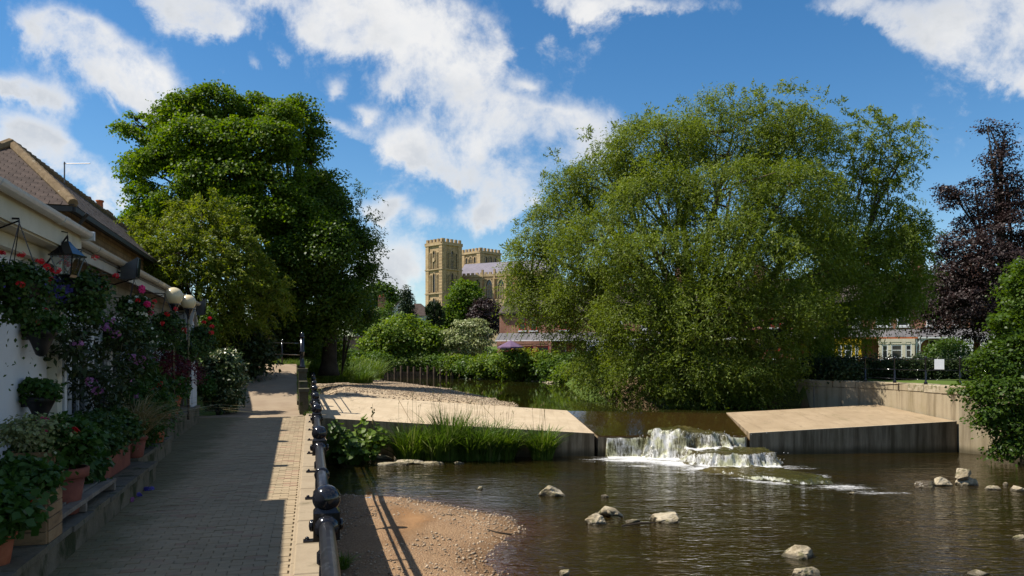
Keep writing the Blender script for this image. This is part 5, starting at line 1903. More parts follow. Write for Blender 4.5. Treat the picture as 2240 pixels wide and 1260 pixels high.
# bell louvres / dial seen in the upper lancet
mb = MB()
f0 = bfc[0]
Mr = Matrix((f0.a, Vector((0, 0, 1)), f0.n)).transposed()
mb.lathe([(.62, 0), (.62, .12), (.45, .14)], f0.p(sT * .5, zc(567), .42), 14, Mr)
mb.build('dial', M['ashlar_pale'], bt)
D2 = 285.0
cc2 = P(1051, 560, D2)
tower(cath, (cc2.x, cc2.y, 0), (-math.cos(a1) , math.sin(a1)), (math.sin(a1), math.cos(a1)), 10.0, 3.5, zc(548, D2), [zc(553, D2)],
      [(.5, zc(573, D2), 1.5, zc(556, D2) - zc(573, D2) - .4, 1), (.27, zc(573, D2), 1.0, 2.2, 0), (.73, zc(573, D2), 1.0, 2.2, 0)], 'central_tower', 6)
# nave: wall plane running right and towards the camera
A = P(1006, 600, 262.0)
A.z = 0
dn = Vector((math.cos(math.radians(-28)), math.sin(math.radians(-28)), 0))
LN = 34.0
fn_ = Face(A - dn * 2, dn)
bk = Vector((-fn_.n.x, -fn_.n.y, 0))
zp = zc(601, 252)
zr = zc(571, 252) + .9
mb = MB()
q0, q1 = fn_.p(0, 0), fn_.p(LN, 0)
mb.prism([(q0.x, q0.y), (q1.x, q1.y), (q1.x + bk.x * 13, q1.y + bk.y * 13), (q0.x + bk.x * 13, q0.y + bk.y * 13)], 3.5, zp)
nave = mb.build('nave', M['ashlar_pale'], cath)
mb = MB()
r0, r1 = q0 + bk * .6 + Vector((0, 0, zp - .2)), q1 + bk * .6 + Vector((0, 0, zp - .2))
t0, t1 = q0 + bk * 6.5 + Vector((0, 0, zr)), q1 + bk * 6.5 + Vector((0, 0, zr))
e0, e1 = q0 + bk * 12.5 + Vector((0, 0, zp - .2)), q1 + bk * 12.5 + Vector((0, 0, zp - .2))
mb.add([r0, r1, t1, t0, e0, e1], [(0, 1, 2, 3), (3, 2, 5, 4), (0, 3, 4), (1, 5, 2)])
mb.build('nave_roof', M['roof_far'], nave)
mb = MB()
fn_.slab(mb, 3, LN, zp - .1, zp + .7, -.4, .35)
mb.build('parapet', M['ashlar_pale'], nave)
s = 3.2
while s < LN - 1:
    mb = MB()
    fn_.slab(mb, s, s + .85, zp + .7, zp + 1.35, -.35, .33)
    mb.build('merlon', M['ashlar_pale'], nave)
    s += 1.7
mb = MB()
fn_.slab(mb, 3, LN, zp - 1.0, zp - .7, -.1, .4)
mb.build('string_course', M['ashlar'], nave)
for px in (1045, 1071, 1097, 1123):
    k = (px - HX) / FPX
    # intersect the pixel ray with the nave wall
    o = fn_.o
    s = (k * o.y - o.x) / (fn_.a.x - k * fn_.a.y)
    dd = o.y + fn_.a.y * s
    lancet(nave, fn_, s, zc(652, dd), 2.25, zc(611, dd) - zc(652, dd), bars=3, mould=.35, depth=.4)
    mb = MB()
    sb = s + 1.95
    fn_.slab(mb, sb - .35, sb + .35, 3.5, zp - 1.0, 0, 1.0)
    fn_.slab(mb, sb - .3, sb + .3, zp - 1.0, zp + 2.2, -.2, .45)
    mb.build('buttress', M['ashlar'], nave)
# lower aisle with its own parapet, left end seen beside the tower foot
mb = MB()
fa = Face(fn_.p(-3.5, 0, 6.0), dn)
za = zc(659, 245)
q0, q1 = fa.p(0, 0), fa.p(LN, 0)
mb.prism([(q0.x, q0.y), (q1.x, q1.y), (q1.x + bk.x * 6, q1.y + bk.y * 6), (q0.x + bk.x * 6, q0.y + bk.y * 6)], 3.5, za)
aisle = mb.build('aisle', M['ashlar_pale'], cath)
s = .1
while s < LN - 1:
    mb = MB()
    fa.slab(mb, s, s + .8, za, za + .9, -.4, .2)
    mb.build('merlon', M['ashlar_pale'], aisle)
    s += 1.6
mb = MB()
for s in (0.2, 4.6, 9.0, 13.4):
    fa.slab(mb, s - .4, s + .4, 3.5, za - 1.5, 0, 1.3)
    fa.slab(mb, s - .3, s + .3, za - 1.5, za + 1.8, -.2, .6)
mb.build('buttress', M['ashlar_pale'], aisle)


# ---------------------------------------------------------------- generic house bits
def sash(par, fc, s, z, w, h, frame='paint_white', out=.05, bars=(1, 0), sill=None, name='window', top_lights=0):
    mb = MB()
    fc.slab(mb, s - w / 2, s + w / 2, z, z + h, -.04, out * .25)
    ob = mb.build(name, M['glass_dark'], par)
    mb = MB()
    fw = .07
    fc.slab(mb, s - w / 2 - .02, s - w / 2 + fw, z, z + h, -.02, out)
    fc.slab(mb, s + w / 2 - fw, s + w / 2 + .02, z, z + h, -.02, out)
    fc.slab(mb, s - w / 2 + fw, s + w / 2 - fw, z, z + fw, -.02, out - .002)
    fc.slab(mb, s - w / 2 + fw, s + w / 2 - fw, z + h - fw, z + h, -.02, out - .002)
    for i in range(bars[0]):
        zz = z + h * (i + 1) / (bars[0] + 1)
        fc.slab(mb, s - w / 2 + fw, s + w / 2 - fw, zz - .03, zz + .03, -.02, out - .012)
    for i in range(bars[1]):
        xx = s - w / 2 + w * (i + 1) / (bars[1] + 1)
        fc.slab(mb, xx - .022, xx + .022, z + fw, z + h - fw, -.02, out - .016)
    if top_lights:
        zz = z + h * .80
        fc.slab(mb, s - w / 2 + fw, s + w / 2 - fw, zz - .03, zz + .03, -.02, out - .010)
        for i in range(top_lights):
            xx = s - w / 2 + w * (i + 1) / (top_lights + 1)
            fc.slab(mb, xx - .025, xx + .025, zz, z + h - fw, -.02, out - .014)
    mb.build('window_frame', M[frame], ob)
    if sill:
        mb = MB()
        fc.slab(mb, s - w / 2 - .12, s + w / 2 + .12, z - .14, z - .003, -.02, .16)
        mb.build('sill', M[sill], ob)
    return ob


# ---------------------------------------------------------------- red brick terrace along the right bank
TA = Vector((-1.2, 74.5, 0))
TB = Vector((44, 58.5, 0))
td = (TB - TA).normalized()
TL = (TB - TA).length
tf = Face(TA, td)
TG = 2.75
def terr_s(px):
    k = (px - HX) / FPX
    return (k * TA.y - TA.x) / (td.x - k * td.y)
bounds = [0.0, terr_s(1285), terr_s(1460), terr_s(1640), terr_s(1790), terr_s(1897), terr_s(2003), terr_s(2130), TL + 3]
trim = ['brick_red', 'paint_white', 'paint_white', 'brick_red', 'paint_yellow', 'paint_cream', 'paint_white', 'paint_white']
hl = ['brick terraced house with red painted windows behind the parasol', 'brick terraced house mostly behind the left half of the willow', 'brick terraced house behind the middle of the willow', 'brick terraced house with red trim behind the right half of the willow',
      'brick terraced house with yellow painted bay window', 'brick terraced house with cream stone bay window', 'terraced house with white fretwork porch beside the cream bay', 'brick terraced house at the right end behind the copper beech']
EAVE, RIDGE = TG + 5.0, TG + 7.6
for i in range(8):
    s0, s1 = bounds[i], bounds[i + 1]
    w = s1 - s0
    sc = (s0 + s1) / 2
    h = thing('terraced_house', tf.p(sc, TG), hl[i], 'house', 'terraced houses along the right bank')
    mb = MB()
    tf.slab(mb, s0 + .004, s1 - .004, TG - .4, EAVE, -7.5, 0)
    tf.poly(mb, [(0, 0), (w - .008, 0), (w - .008, .01), (0, .01)], s0 + .004, EAVE, -7.5, 0)
    mb.build('wall', M['brick_red'], h)
    mb = MB()
    p = tf.p
    o = .30
    v = [p(s0, EAVE - .05, o), p(s1 - .01, EAVE - .05, o), p(s1 - .01, RIDGE, -3.75), p(s0, RIDGE, -3.75), p(s0, EAVE - .05, -7.8), p(s1 - .01, EAVE - .05, -7.8)]
    v += [q - Vector((0, 0, .12)) for q in v]
    mb.add(v, [(0, 1, 2, 3), (3, 2, 5, 4), (7, 6, 9, 8), (8, 9, 10, 11), (0, 6, 7, 1), (0, 3, 9, 6), (3, 4, 10, 9), (1, 7, 8, 2), (2, 8, 11, 5), (4, 5, 11, 10)])
    rf = mb.build('roof', M['slate_grey'], h)
    mb = MB()
    nr = int(w / .45)
    for k in range(nr):
        a, b_ = s0 + w * k / nr + .01, s0 + w * (k + 1) / nr - .02
        tf.slab(mb, a, b_, RIDGE - .04, RIDGE + .10, -3.9, -3.6)
    mb.build('ridge_tile', M['terracotta'], rf)
    mb = MB()
    tf.slab(mb, s0 + .2, s0 + 1.1, RIDGE - .8, RIDGE + 1.5, -4.3, -3.2)
    tf.slab(mb, s0 + .15, s0 + 1.15, RIDGE + 1.5, RIDGE + 1.66, -4.36, -3.14)
    ch = mb.build('chimney', M['brick_red'], rf)
    mb = MB()
    tf.slab(mb, s0, s1 - .012, EAVE - .28, EAVE - .10, .001, .22)
    mb.build('eaves_gutter', M['black_plastic'], h)
    # veranda roof above the ground floor
    zv0, zv1 = TG + 2.35, TG + 3.0
    mb = MB()
    v = [p(s0 + .01, zv0, 1.15), p(s1 - .02, zv0, 1.15), p(s1 - .02, zv1, .02), p(s0 + .01, zv1, .02)]
    v += [q - Vector((0, 0, .09)) for q in v]
    mb.add(v, [(0, 1, 2, 3), (7, 6, 5, 4), (0, 4, 5, 1), (1, 5, 6, 2), (2, 6, 7, 3), (3, 7, 4, 0)])
    vr = mb.build('veranda_roof', M['lead'], h)
    mb = MB()
    for k in range(int(w / .55)):
        a = s0 + .3 + k * .55
        mb.beam(p(a, zv0 + .01, 1.15), p(a, zv1 + .01, .02), .05, .05)
    mb.build('lead_roll', M['lead'], vr)
    mb = MB()
    tf.slab(mb, s0 + .01, s1 - .02, zv0 - .14, zv0 - .02, 1.02, 1.2)
    mb.build('veranda_fascia', M['brick_orange'] if i in (4, 5) else M['paint_white'], h)
    # bay on the left part, porch with door on the right part (mirrored for some)
    bay0, bay1 = (s0 + .25, s0 + w * .64)
    if i == 4:
        bay0, bay1 = s1 - w * .66, s1 - .55
    if i == 5:
        bay0, bay1 = s0 + .75, s1 - .25
    if i == 6:
        bay0, bay1 = s0 + w * .62, s1 - .3
    bd = 1.24
    bf = Face(tf.p(bay0, 0, bd), td)
    bw = bay1 - bay0
    mb = MB()
    bf.slab(mb, 0, bw, TG - .2, TG + .55, -bd, 0)
    bf.slab(mb, 0, .12, TG + .55, zv0 - .18, -bd, 0)
    bf.slab(mb, bw - .12, bw, TG + .55, zv0 - .18, -bd, 0)
    bay = mb.build('bay', M['brick_orange'] if i in (4, 5) else M['brick_red'], h)
    mb = MB()
    bf.slab(mb, -.03, bw + .03, zv0 - .42, zv0 - .15, -bd, .06)
    bf.slab(mb, .3, bw - .3, zv0 - .60, zv0 - .42, -.2, .04)
    mb.build('bay_lintel', M[trim[i]], bay)
    ncol = 4
    xs = [.10, bw * .30, bw * .70, bw - .10]
    for x in xs:
        mb = MB()
        bf.slab(mb, x - .11, x + .11, TG + .55, zv0 - .42, -.16, .03)
        bf.slab(mb, x - .15, x + .15, zv0 - .55, zv0 - .42, -.2, .055)
        bf.slab(mb, x - .15, x + .15, TG + .55, TG + .65, -.2, .055)
        mb.build('bay_column', M[trim[i]], bay)
    fr = 'paint_red' if i in (0, 3) else 'paint_white'
    for a, b_ in zip(xs[:-1], xs[1:]):
        sash(h, bf, (a + b_) / 2, TG + .66, b_ - a - .24, zv0 - TG - 1.1, fr, .02, (1, 0), top_lights=3 if (b_ - a) < bw * .35 else 6)
    mb = MB()
    bf.slab(mb, -.06, bw + .06, TG + .50, TG + .58, -.3, .1)
    mb.build('bay_sill', M['paint_white'], bay)
    # door and porch brackets
    sd = s0 + w * .82 if i not in (4, 6) else s0 + (w * .17 if i == 4 else w * .35)
    mb = MB()
    tf.slab(mb, sd - .45, sd + .45, TG, TG + 2.05, .002, .08)
    dr = mb.build('door', M['paint_red' if i in (0, 3) else 'black_plastic'], h)
    mb = MB()
    tf.slab(mb, sd - .55, sd - .45, TG, TG + 2.15, .003, .12)
    tf.slab(mb, sd + .45, sd + .55, TG, TG + 2.15, .003, .12)
    tf.slab(mb, sd - .45, sd + .45, TG + 2.05, TG + 2.15, .003, .118)
    mb.build('door_frame', M['paint_white'], dr)
    if i in (5, 6, 7):
        pbase = [s0 + .12, s0 + w * .52] if i == 6 else ([s1 - .1] if i == 5 else [s0 + .5])
        for x in pbase:
            mb = MB()
            tf.slab(mb, x - .05, x + .05, TG, zv0 - .15, 1.05, 1.15)
            for sg in (-1, 1):
                if i == 6 and x == pbase[0] and sg < 0:
                    continue
                for k in range(7):         # pierced curved bracket
                    a0, a1_ = k / 7 * math.pi / 2, (k + 1) / 7 * math.pi / 2
                    q = lambda a: tf.p(x + sg * (.05 + .62 * (1 - math.cos(a))), zv0 - .77 + .60 * math.sin(a), 1.1)
                    mb.beam(q(a0), q(a1_), .05, .06)
                mb.beam(tf.p(x + sg * .05, zv0 - .45, 1.1), tf.p(x + sg * .45, zv0 - .18, 1.1), .04, .05)
                mb.beam(tf.p(x + sg * .22, zv0 - .36, 1.1), tf.p(x + sg * .22, zv0 - .16, 1.1), .04, .04)
            mb.build('porch_bracket', M['paint_white'], h)
    # first-floor windows
    for fx in (.27, .40, .74):
        sash(h, tf, s0 + w * fx, TG + 3.25, .62 if fx < .5 else .85, 1.35, fr, .06, (1, 0), 'paint_white')
    mb = MB()
    for fx in (.27, .40, .74):
        tf.slab(mb, s0 + w * fx - .5, s0 + w * fx + .5, TG + 4.62, TG + 4.8, .001, .07)
    mb.build('lintel', M['paint_red'] if i in (0, 3) else M['paint_white'], h)
    if i in (4, 6):
        mb = MB()
        mb.tube([tf.p(s1 - .10, TG, .12), tf.p(s1 - .10, EAVE - .3, .12)], .055, 6)
        mb.build('downpipe', M['black_plastic'], h)
mb = MB()
# picket-like garden railing in front of the right house
gr = thing('garden_gate', tf.p(terr_s(2170), TG, 3), 'white painted garden rail in front of the right-hand terrace house', 'fence')
for z in (.55, 1.0, 1.45):
    mb = MB()
    mb.beam(tf.p(terr_s(2142), TG + z, 3), tf.p(terr_s(2215), TG + z, 3), .05, .07)
    mb.build('rail', M['paint_white'], gr)
for px in (2142, 2176, 2214):
    mb = MB()
    tf.slab(mb, terr_s(px) - .05, terr_s(px) + .05, TG - .1, TG + 1.6, 2.95, 3.05)
    mb.build('post', M['paint_white'], gr)

# ---------------------------------------------------------------- houses and garden wall across the river, left of the cathedral
def gable_house(name, label, px0, px1, pbase, peave, pridge, d, wall, roof, depth=8, rz=0.0, axis='x'):
    s = d / FPX
    a, b_ = P(px0, pbase, d), P(px1, pbase, d)
    h = thing(name, (a + b_) / 2, label, 'house')
    z0, ze, zr_ = min(a.z, 5) - 1.5, CAMZ + (HY - peave) * s, CAMZ + (HY - pridge) * s
    f = Face((a.x, a.y, 0), (b_ - a))
    L = (b_ - a).length
    mb = MB()
    f.slab(mb, 0, L, z0, ze, -depth, 0)
    mb.build('wall', M[wall], h)
    mb = MB()
    o = .35
    p = f.p
    if axis == 'x':
        v = [p(-o, ze - .05, o), p(L + o, ze - .05, o), p(L + o - depth * .3, zr_, -depth / 2), p(-o + depth * .3, zr_, -depth / 2), p(-o, ze - .05, -depth - o), p(L + o, ze - .05, -depth - o)]
        mb.add(v, [(0, 1, 2, 3), (3, 2, 5, 4), (0, 3, 4), (1, 5, 2), (0, 4, 5, 1)])
    else:
        v = [p(-o, ze, o), p(L / 2, zr_, o), p(L + o, ze, o), p(-o, ze, -depth), p(L / 2, zr_, -depth), p(L + o, ze, -depth)]
        v += [q + Vector((0, 0, -.18)) for q in v]
        mb.add(v, [(0, 1, 4, 3), (1, 2, 5, 4), (6, 9, 10, 7), (7, 10, 11, 8), (0, 6, 7, 1), (1, 7, 8, 2), (0, 3, 9, 6), (2, 8, 11, 5)])
        mg = MB()
        mg.add([p(0, ze - .05, .004), p(L, ze - .05, .004), p(L / 2, zr_ - .15, .004)], [(0, 1, 2)])
        mg.build('gable', M[wall], h)
    rf = mb.build('roof', M[roof], h)
    return h, f, L, ze, zr_, rf


h, f, L, ze, zr_, rf = gable_house('red_roofed_house', 'low house with brown-red tiled roof and brick chimney beyond the garden wall', 776, 838, 735, 700, 668, 120, 'render_white', 'ridge_tile', 8)
mb = MB()
f.slab(mb, 3.0, 4.1, ze + .5, zr_ + 1.4, -4.3, -3.4)
f.slab(mb, 2.95, 4.15, zr_ + 1.4, zr_ + 1.6, -4.35, -3.35)
ch = mb.build('chimney', M['brick_red'], rf)
for k in (3.25, 3.85):
    mb = MB()
    mb.lathe([(.13, 0), (.15, .1), (.11, .45)], f.p(k, zr_ + 1.6, -3.85), 8)
    mb.build('chimney_pot', M['terracotta'], ch)
sash(h, f, 1.2, ze - 1.9, .9, 1.1, 'paint_white', .06)
h, f, L, ze, zr_, rf = gable_house('white_gabled_house', 'white rendered house with pale gable beside the small conifer', 858, 890, 735, 678, 657, 135, 'render_white', 'slate_grey', 9, axis='y')
sash(h, f, L / 2, ze - .2, .8, .9, 'paint_white', .06)
h, f, L, ze, zr_, rf = gable_house('brown_roofed_house', 'white house with dark hipped brown roof left of the cathedral tower', 868, 945, 735, 690, 660, 128, 'render_white', 'slate_purple', 9)
sash(h, f, 3.2, ze - 1.7, 1.0, 1.1, 'paint_white', .06)
sash(h, f, 1.0, ze - 1.7, .9, 1.1, 'paint_white', .06)

gw = thing('garden_wall', P(770, 785, 84), 'tall weathered red brick garden wall beyond the left bank', 'wall')
f = Face((P(690, 0, 86).x, 86, 0), (P(1000, 0, 92) - P(690, 0, 86)))
zt = CAMZ + (HY - 737) / FPX * 86
Lw = (P(1000, 0, 92) - P(690, 0, 86)).length
mb = MB()
f.slab(mb, 0, Lw, 1.0, zt, -.35, 0)
mb.build('wall_face', M['brick_wall'], gw)
mb = MB()
f.slab(mb, -.05, Lw, zt, zt + .12, -.40, .06)
mb.build('coping', M['brick_wall'], gw)
for s in (3.6, 8.0, 12.4):
    mb = MB()
    f.slab(mb, s - .22, s + .22, 1.0, zt - .1, 0, .14)
    mb.build('pier', M['brick_wall'], gw)
aw = Face((P(985, 0, 86.5).x, 86.5, 0), (1, 0, 0))
g2 = thing('garden_arch', P(985, 790, 86.5), 'small stone archway half hidden behind the dogwood', 'arch')
mb = MB()
aw.frame(mb, arch_poly(1.1, 2.1, False), .2, 2.6, -.2, .15, .4)
mb.build('arch_ring', M['brick_wall'], g2)

# ---------------------------------------------------------------- parasol with its table frame
pr = thing('parasol', P(1116, 792, 71), 'open mauve garden parasol before the red-windowed house', 'parasol')
top = P(1117, 744, 71)
mb = MB()
R, n = 1.2, 8
ring = [top + Vector((R * math.cos(2 * math.pi * k / n), R * math.sin(2 * math.pi * k / n), -.62)) for k in range(n)]
low = [q - Vector((0, 0, .12)) for q in ring]
mb.add([top] + ring + low, [(0, 1 + k, 1 + (k + 1) % n) for k in range(n)] + [(1 + k, 9 + k, 9 + (k + 1) % n, 1 + (k + 1) % n) for k in range(n)])
cn = mb.build('canopy', M['parasol'], pr)
for k in range(n):
    mb = MB()
    mb.tube([top - Vector((0, 0, .06)), ring[k] - Vector((0, 0, .03))], .012, 4)
    mb.build('rib', M['timber'], cn)
mb = MB()
mb.tube([P(1117, 792, 71), top + Vector((0, 0, .06))], .03, 6)
mb.build('pole', M['timber'], pr)
tb = thing('garden_table', P(1128, 790, 71.3), 'pale timber garden table under the mauve parasol', 'table')
mb = MB()
o = Vector(tb.location)
mb.box(o + Vector((0, 0, 1.25)), (1.1, .8, .06))
mb.build('tabletop', M['timber'], tb)
for sx_ in (-.48, .48):
    for sy_ in (-.33, .33):
        mb = MB()
        mb.box(o + Vector((sx_, sy_, .6)), (.07, .07, 1.24))
        mb.build('leg', M['timber'], tb)

# timber piles holding the far bank
prev = None
for i, (px, h) in enumerate([(836, 18), (850, 20), (864, 16), (878, 20), (893, 19), (906, 18), (921, 17), (936, 20), (950, 18), (964, 14), (978, 16), (990, 15)]):
    dd = 80.5 - .05 * i
    b0, t0 = P(px, 832, dd), P(px, 820 - h, dd)
    b0.z = .6
    o = thing('mooring_pile', (b0.x, b0.y, WU), ['short', 'straight', 'weathered', 'thick'][i % 4] + ' timber pile in the bank revetment, number %d' % (i + 1), 'post', 'timber piles along the far bank')
    o['label'] = 'timber pile of the bank revetment, ' + ['leftmost by the leafy bush', 'second from the left end', 'third from the left, a short one', 'fourth from the left, a tall one', 'fifth from the left', 'sixth from the left', 'just left of the middle reeds', 'tall one below the yew', 'just right of the tall one below the yew', 'shortest near the right end', 'second from the right end', 'rightmost by the bright bush'][i]
    mb = MB()
    mb.tube([b0, t0], [.15, .13], 8)
    mb.build('shaft', M['pile'], o)
bd_ = thing('revetment_boards', P(905, 822, 81.5), 'dark horizontal boards behind the timber piles', 'boards')
for k in range(3):
    for j in range(4):
        mb = MB()
        a, b_ = P(832 + j * 41, 0, 81.2), P(832 + (j + 1) * 41 - .5, 0, 81.2)
        a.z = b_.z = WU - .05 + .27 * k + .1
        mb.beam(a, b_, .07, .24)
        mb.build('board', M['pile'], bd_)

# ---------------------------------------------------------------- stone house with hipped slate roof on the left
EC = P(160, 449, 20.0)
HA = Vector((-.2776, 1, 0)).normalized()           # along the ridge
HB = Vector((HA.y, -HA.x, 0))                      # towards the path
hz_e, hz_r = EC.z, EC.z + 2.35
half = 2.6
LH = 23.0
lh = thing('stone_house', (EC.x - 3, EC.y + 4, 1.6), 'two-storey stone house with hipped slate roof behind the white building', 'house')
c00 = Vector((EC.x, EC.y, 0))
c01 = c00 - HB * 2 * half
apex = c00 - HB * half + HA * 3.9 + Vector((0, 0, hz_r))
end = c00 - HB * half + HA * (LH - .5) + Vector((0, 0, hz_r))
zE = Vector((0, 0, hz_e))
ins = .35
w00, w01 = c00 - HB * ins + HA * ins, c01 + HB * ins + HA * ins
w10, w11 = w00 + HA * LH, w01 + HA * LH
mb = MB()
mb.prism([(w00.x, w00.y), (w10.x, w10.y), (w11.x, w11.y), (w01.x, w01.y)], 1.4, hz_e + .05)
mb.build('wall', M['house_stone'], lh)
f0 = c00 + HA * LH
f1 = c01 + HA * LH
mb = MB()
mb.add([c00 + zE, c01 + zE, apex, end, f0 + zE, f1 + zE], [(1, 0, 2), (0, 4, 3, 2), (5, 1, 2, 3), (4, 5, 3), (0, 1, 5, 4)])
rf = mb.build('roof', M['slate_grey'], lh)


def slate_rows(a, b, up_vec, slope_len, tile_w, tile_h, inside, on_tile, seed=0):
    rn = random.Random(seed)
    along = (b - a).normalized()
    L = (b - a).length
    rows = int(slope_len / tile_h)
    for r in range(rows + 1):
        t = (r + .5) * tile_h
        s = -tile_w if r % 2 else -tile_w / 2
        while s < L + tile_w:
            if inside(s, t):
                on_tile(a + along * s + up_vec * t, rn, r)
            s += tile_w


# hip end towards the camera: single slates
hipm = (c00 + c01) / 2
upv = (apex - (hipm + zE))
SL = upv.length
upv.normalize()
al = (c00 - c01).normalized()
nrm = al.cross(upv)
if nrm.z < 0:
    nrm = -nrm
TM = Matrix((al, upv, nrm)).transposed()
tw, th_ = .29, .165
mb = MB()
mb.box((0, -.02, 0), (tw - .014, th_ + .06, .018))
tmp = mb.build('slate', M['slate_purple'])
sl_mesh = tmp.data
bpy.data.objects.remove(tmp)
Lh = (c00 - c01).length
cnt = 0
def in_hip(s, t):
    return abs(s - Lh / 2) < (Lh / 2) * (1 - t / SL) - .02 and t < SL - .05 and s > Lh * .12
org_l = Vector(lh.location)
def put_hip(p, rn, r):
    global cnt
    if cnt >= 299:
        return
    cnt += 1
    E = TM @ Matrix.Rotation(rn.uniform(.05, .09), 3, 'X') @ Matrix.Rotation(rn.uniform(-.015, .015), 3, 'Z')
    share('slate', sl_mesh, rf, p + nrm * (.022 + rn.uniform(0, .008)) - org_l, E.to_euler())
slate_rows(c01 + zE, c00 + zE, upv, SL, tw, th_, in_hip, put_hip, 1)
# long side towards the path: same slates, joined
side_up = ((c00 - HB * half) + Vector((0, 0, hz_r)) - (c00 + zE))
SS = side_up.length
side_up.normalize()
n2_ = HA.cross(side_up)
if n2_.z < 0:
    n2_ = -n2_
TM2 = Matrix((HA, side_up, n2_)).transposed()
stf = MB()
def in_side(s, t): return s > 3.9 * t / SS + .05 and s < LH and t < SS - .05
def put_side(p, rn, r):
    E = TM2 @ Matrix.Rotation(rn.uniform(.05, .08), 3, 'X')
    stf.box(p + n2_ * (.022 + rn.uniform(0, .008)), (tw - .014, th_ + .06, .018), M=E)
slate_rows(c00 + zE, c00 + HA * LH + zE, side_up, SS, tw, th_, in_side, put_side, 2)
sp = stf.build('slate', M['slate_grey'], rf)
sp['kind'] = 'stuff'
# hip and ridge capping tiles
def caps(a, b, n, w=.34):
    d = (b - a)
    for i in range(n):
        mb = MB()
        mb.tube([a + d * (i / n) + Vector((0, 0, .03)), a + d * ((i + 1) / n) + Vector((0, 0, .055))], [w * .42, w * .46], 8)
        mb.build('ridge_tile', M['ridge_tile'], rf)
caps(c00 + zE + Vector((0, 0, .02)), apex, 13, .30)
caps(apex, end, 40)
caps(c01 + zE, apex, 12, .40)
# eaves: soffit, gutter
mb = MB()
for a, b_ in ((c01 + zE, c00 + zE), (c00 + zE, f0 + zE)):
    mb.beam(a - Vector((0, 0, .10)), b_ - Vector((0, 0, .10)), .12, .13)
mb.build('eaves_gutter', M['black_plastic'], lh)
mb = MB()
mb.tube([EC + Vector((.05, .6, -.1)), EC + Vector((-.28, .62, -.5)), EC + Vector((-.30, .62, -5.5))], .05, 7)
mb.build('downpipe', M['black_plastic'], lh)
fs = Face((w00.x, w00.y, 0), HA)
for s, z, w, h_ in ((1.9, 4.9, 1.0, 1.5), (5.6, 4.9, .9, 1.5), (9.5, 4.9, .9, 1.5), (14, 4.9, 1.0, 1.5)):
    sash(lh, fs, s, z, w, h_, 'black_plastic', .06, (1, 0), 'stone_grey')
for s, z, w, h_ in ((1.9, 4.9, 1.0, 1.5), (5.6, 4.9, .9, 1.5)):
    mb = MB()
    fs.slab(mb, s - w / 2 - .15, s + w / 2 + .15, z + h_ + .005, z + h_ + .25, .002, .03)
    mb.build('lintel', M['stone_grey'], lh)
for s, wd, hh_, pot in ((16.3, .7, .75, True), (18.7, 1.0, 1.05, False)):
    base = c00 - HB * (half + .9) + HA * s + Vector((0, 0, hz_r - .5))
    mb = MB()
    mb.box(base + Vector((0, 0, hh_ / 2)), (wd * .8, wd, hh_), TH)
    mb.box(base + Vector((0, 0, hh_ + .06)), (wd * .8 + .14, wd + .14, .12), TH)
    ch = mb.build('chimney', M['house_stone'] if not pot else M['terracotta_dark'], rf)
    mb = MB()
    mb.lathe([(.16, 0), (.2, .08), (.15, .14), (.14, .42), (.19, .46), (.17, .52)], base + Vector((0, 0, hh_ + .12)), 10)
    mb.build('chimney_pot', M['terracotta'], ch)
ae = thing('tv_aerial', P(141, 392, 26.5), 'thin roof aerial with a row of short rods above the slate roof', 'aerial')
mb = MB()
mb.tube([P(141, 400, 26.5), P(141, 354, 26.5)], .022, 6)
mb.build('mast', M['aluminium'], ae)
a, b_ = P(139, 358, 26.5), P(197, 357.5, 26.5)
mb = MB()
mb.tube([a, b_], .016, 6)
bo = mb.build('boom', M['aluminium'], ae)
for k in range(12):
    c = a.lerp(b_, (k + .4) / 12)
    mb = MB()
    hh_ = .16 if k > 1 else .24
    mb.tube([c + Vector((.03, -hh_ * .5, -.03)), c + Vector((-.03, hh_ * .5, .03))], .008, 4)
    mb.build('rod', M['aluminium'], bo)

# ---------------------------------------------------------------- white building along the path
FLR = 1.6
GH = CAMZ + 1.665                                # gutter height
wb = thing('white_building', UV(-4, 9, FLR), 'low white rendered building with deep cream eaves and white gutter beside the path', 'building')
mb = MB()
p0 = [UV(-3.15, -6), UV(-3.15, 11.72), UV(-6.9, 11.72), UV(-6.9, -6)]
mb.prism([(q.x, q.y) for q in p0], 1.3, GH - .32)
mb.build('wall', M['white_paint'], wb)
mb = MB()
def ubox(mb, u0, u1, v0, v1, z0, z1):
    mb.hexa([UV(u0, v0, z0), UV(u1, v0, z0), UV(u1, v1, z0), UV(u0, v1, z0)], [UV(u0, v0, z1), UV(u1, v0, z1), UV(u1, v1, z1), UV(u0, v1, z1)])
    return mb
mb.hexa([UV(-7.0, -6, GH - .1), UV(-2.80, -6, GH - .1), UV(-2.80, 11.75, GH - .1), UV(-7, 11.75, GH - .1)], [UV(-7, -6, GH + .2), UV(-2.80, -6, GH + .02), UV(-2.80, 11.75, GH + .02), UV(-7, 11.75, GH + .2)])
mb.build('roof', M['lead'], wb)
ubox(MB(), -3.3, -2.82, -6, 11.70, GH - .32, GH - .29).build('soffit', M['cream_paint'], wb)
ubox(MB(), -2.815, -2.785, -6, 11.74, GH - .30, GH - .02).build('fascia', M['cream_paint'], wb)
ubox(MB(), -3.12, -3.02, -6, 11.69, GH - .48, GH - .325).build('cornice', M['cream_paint'], wb)


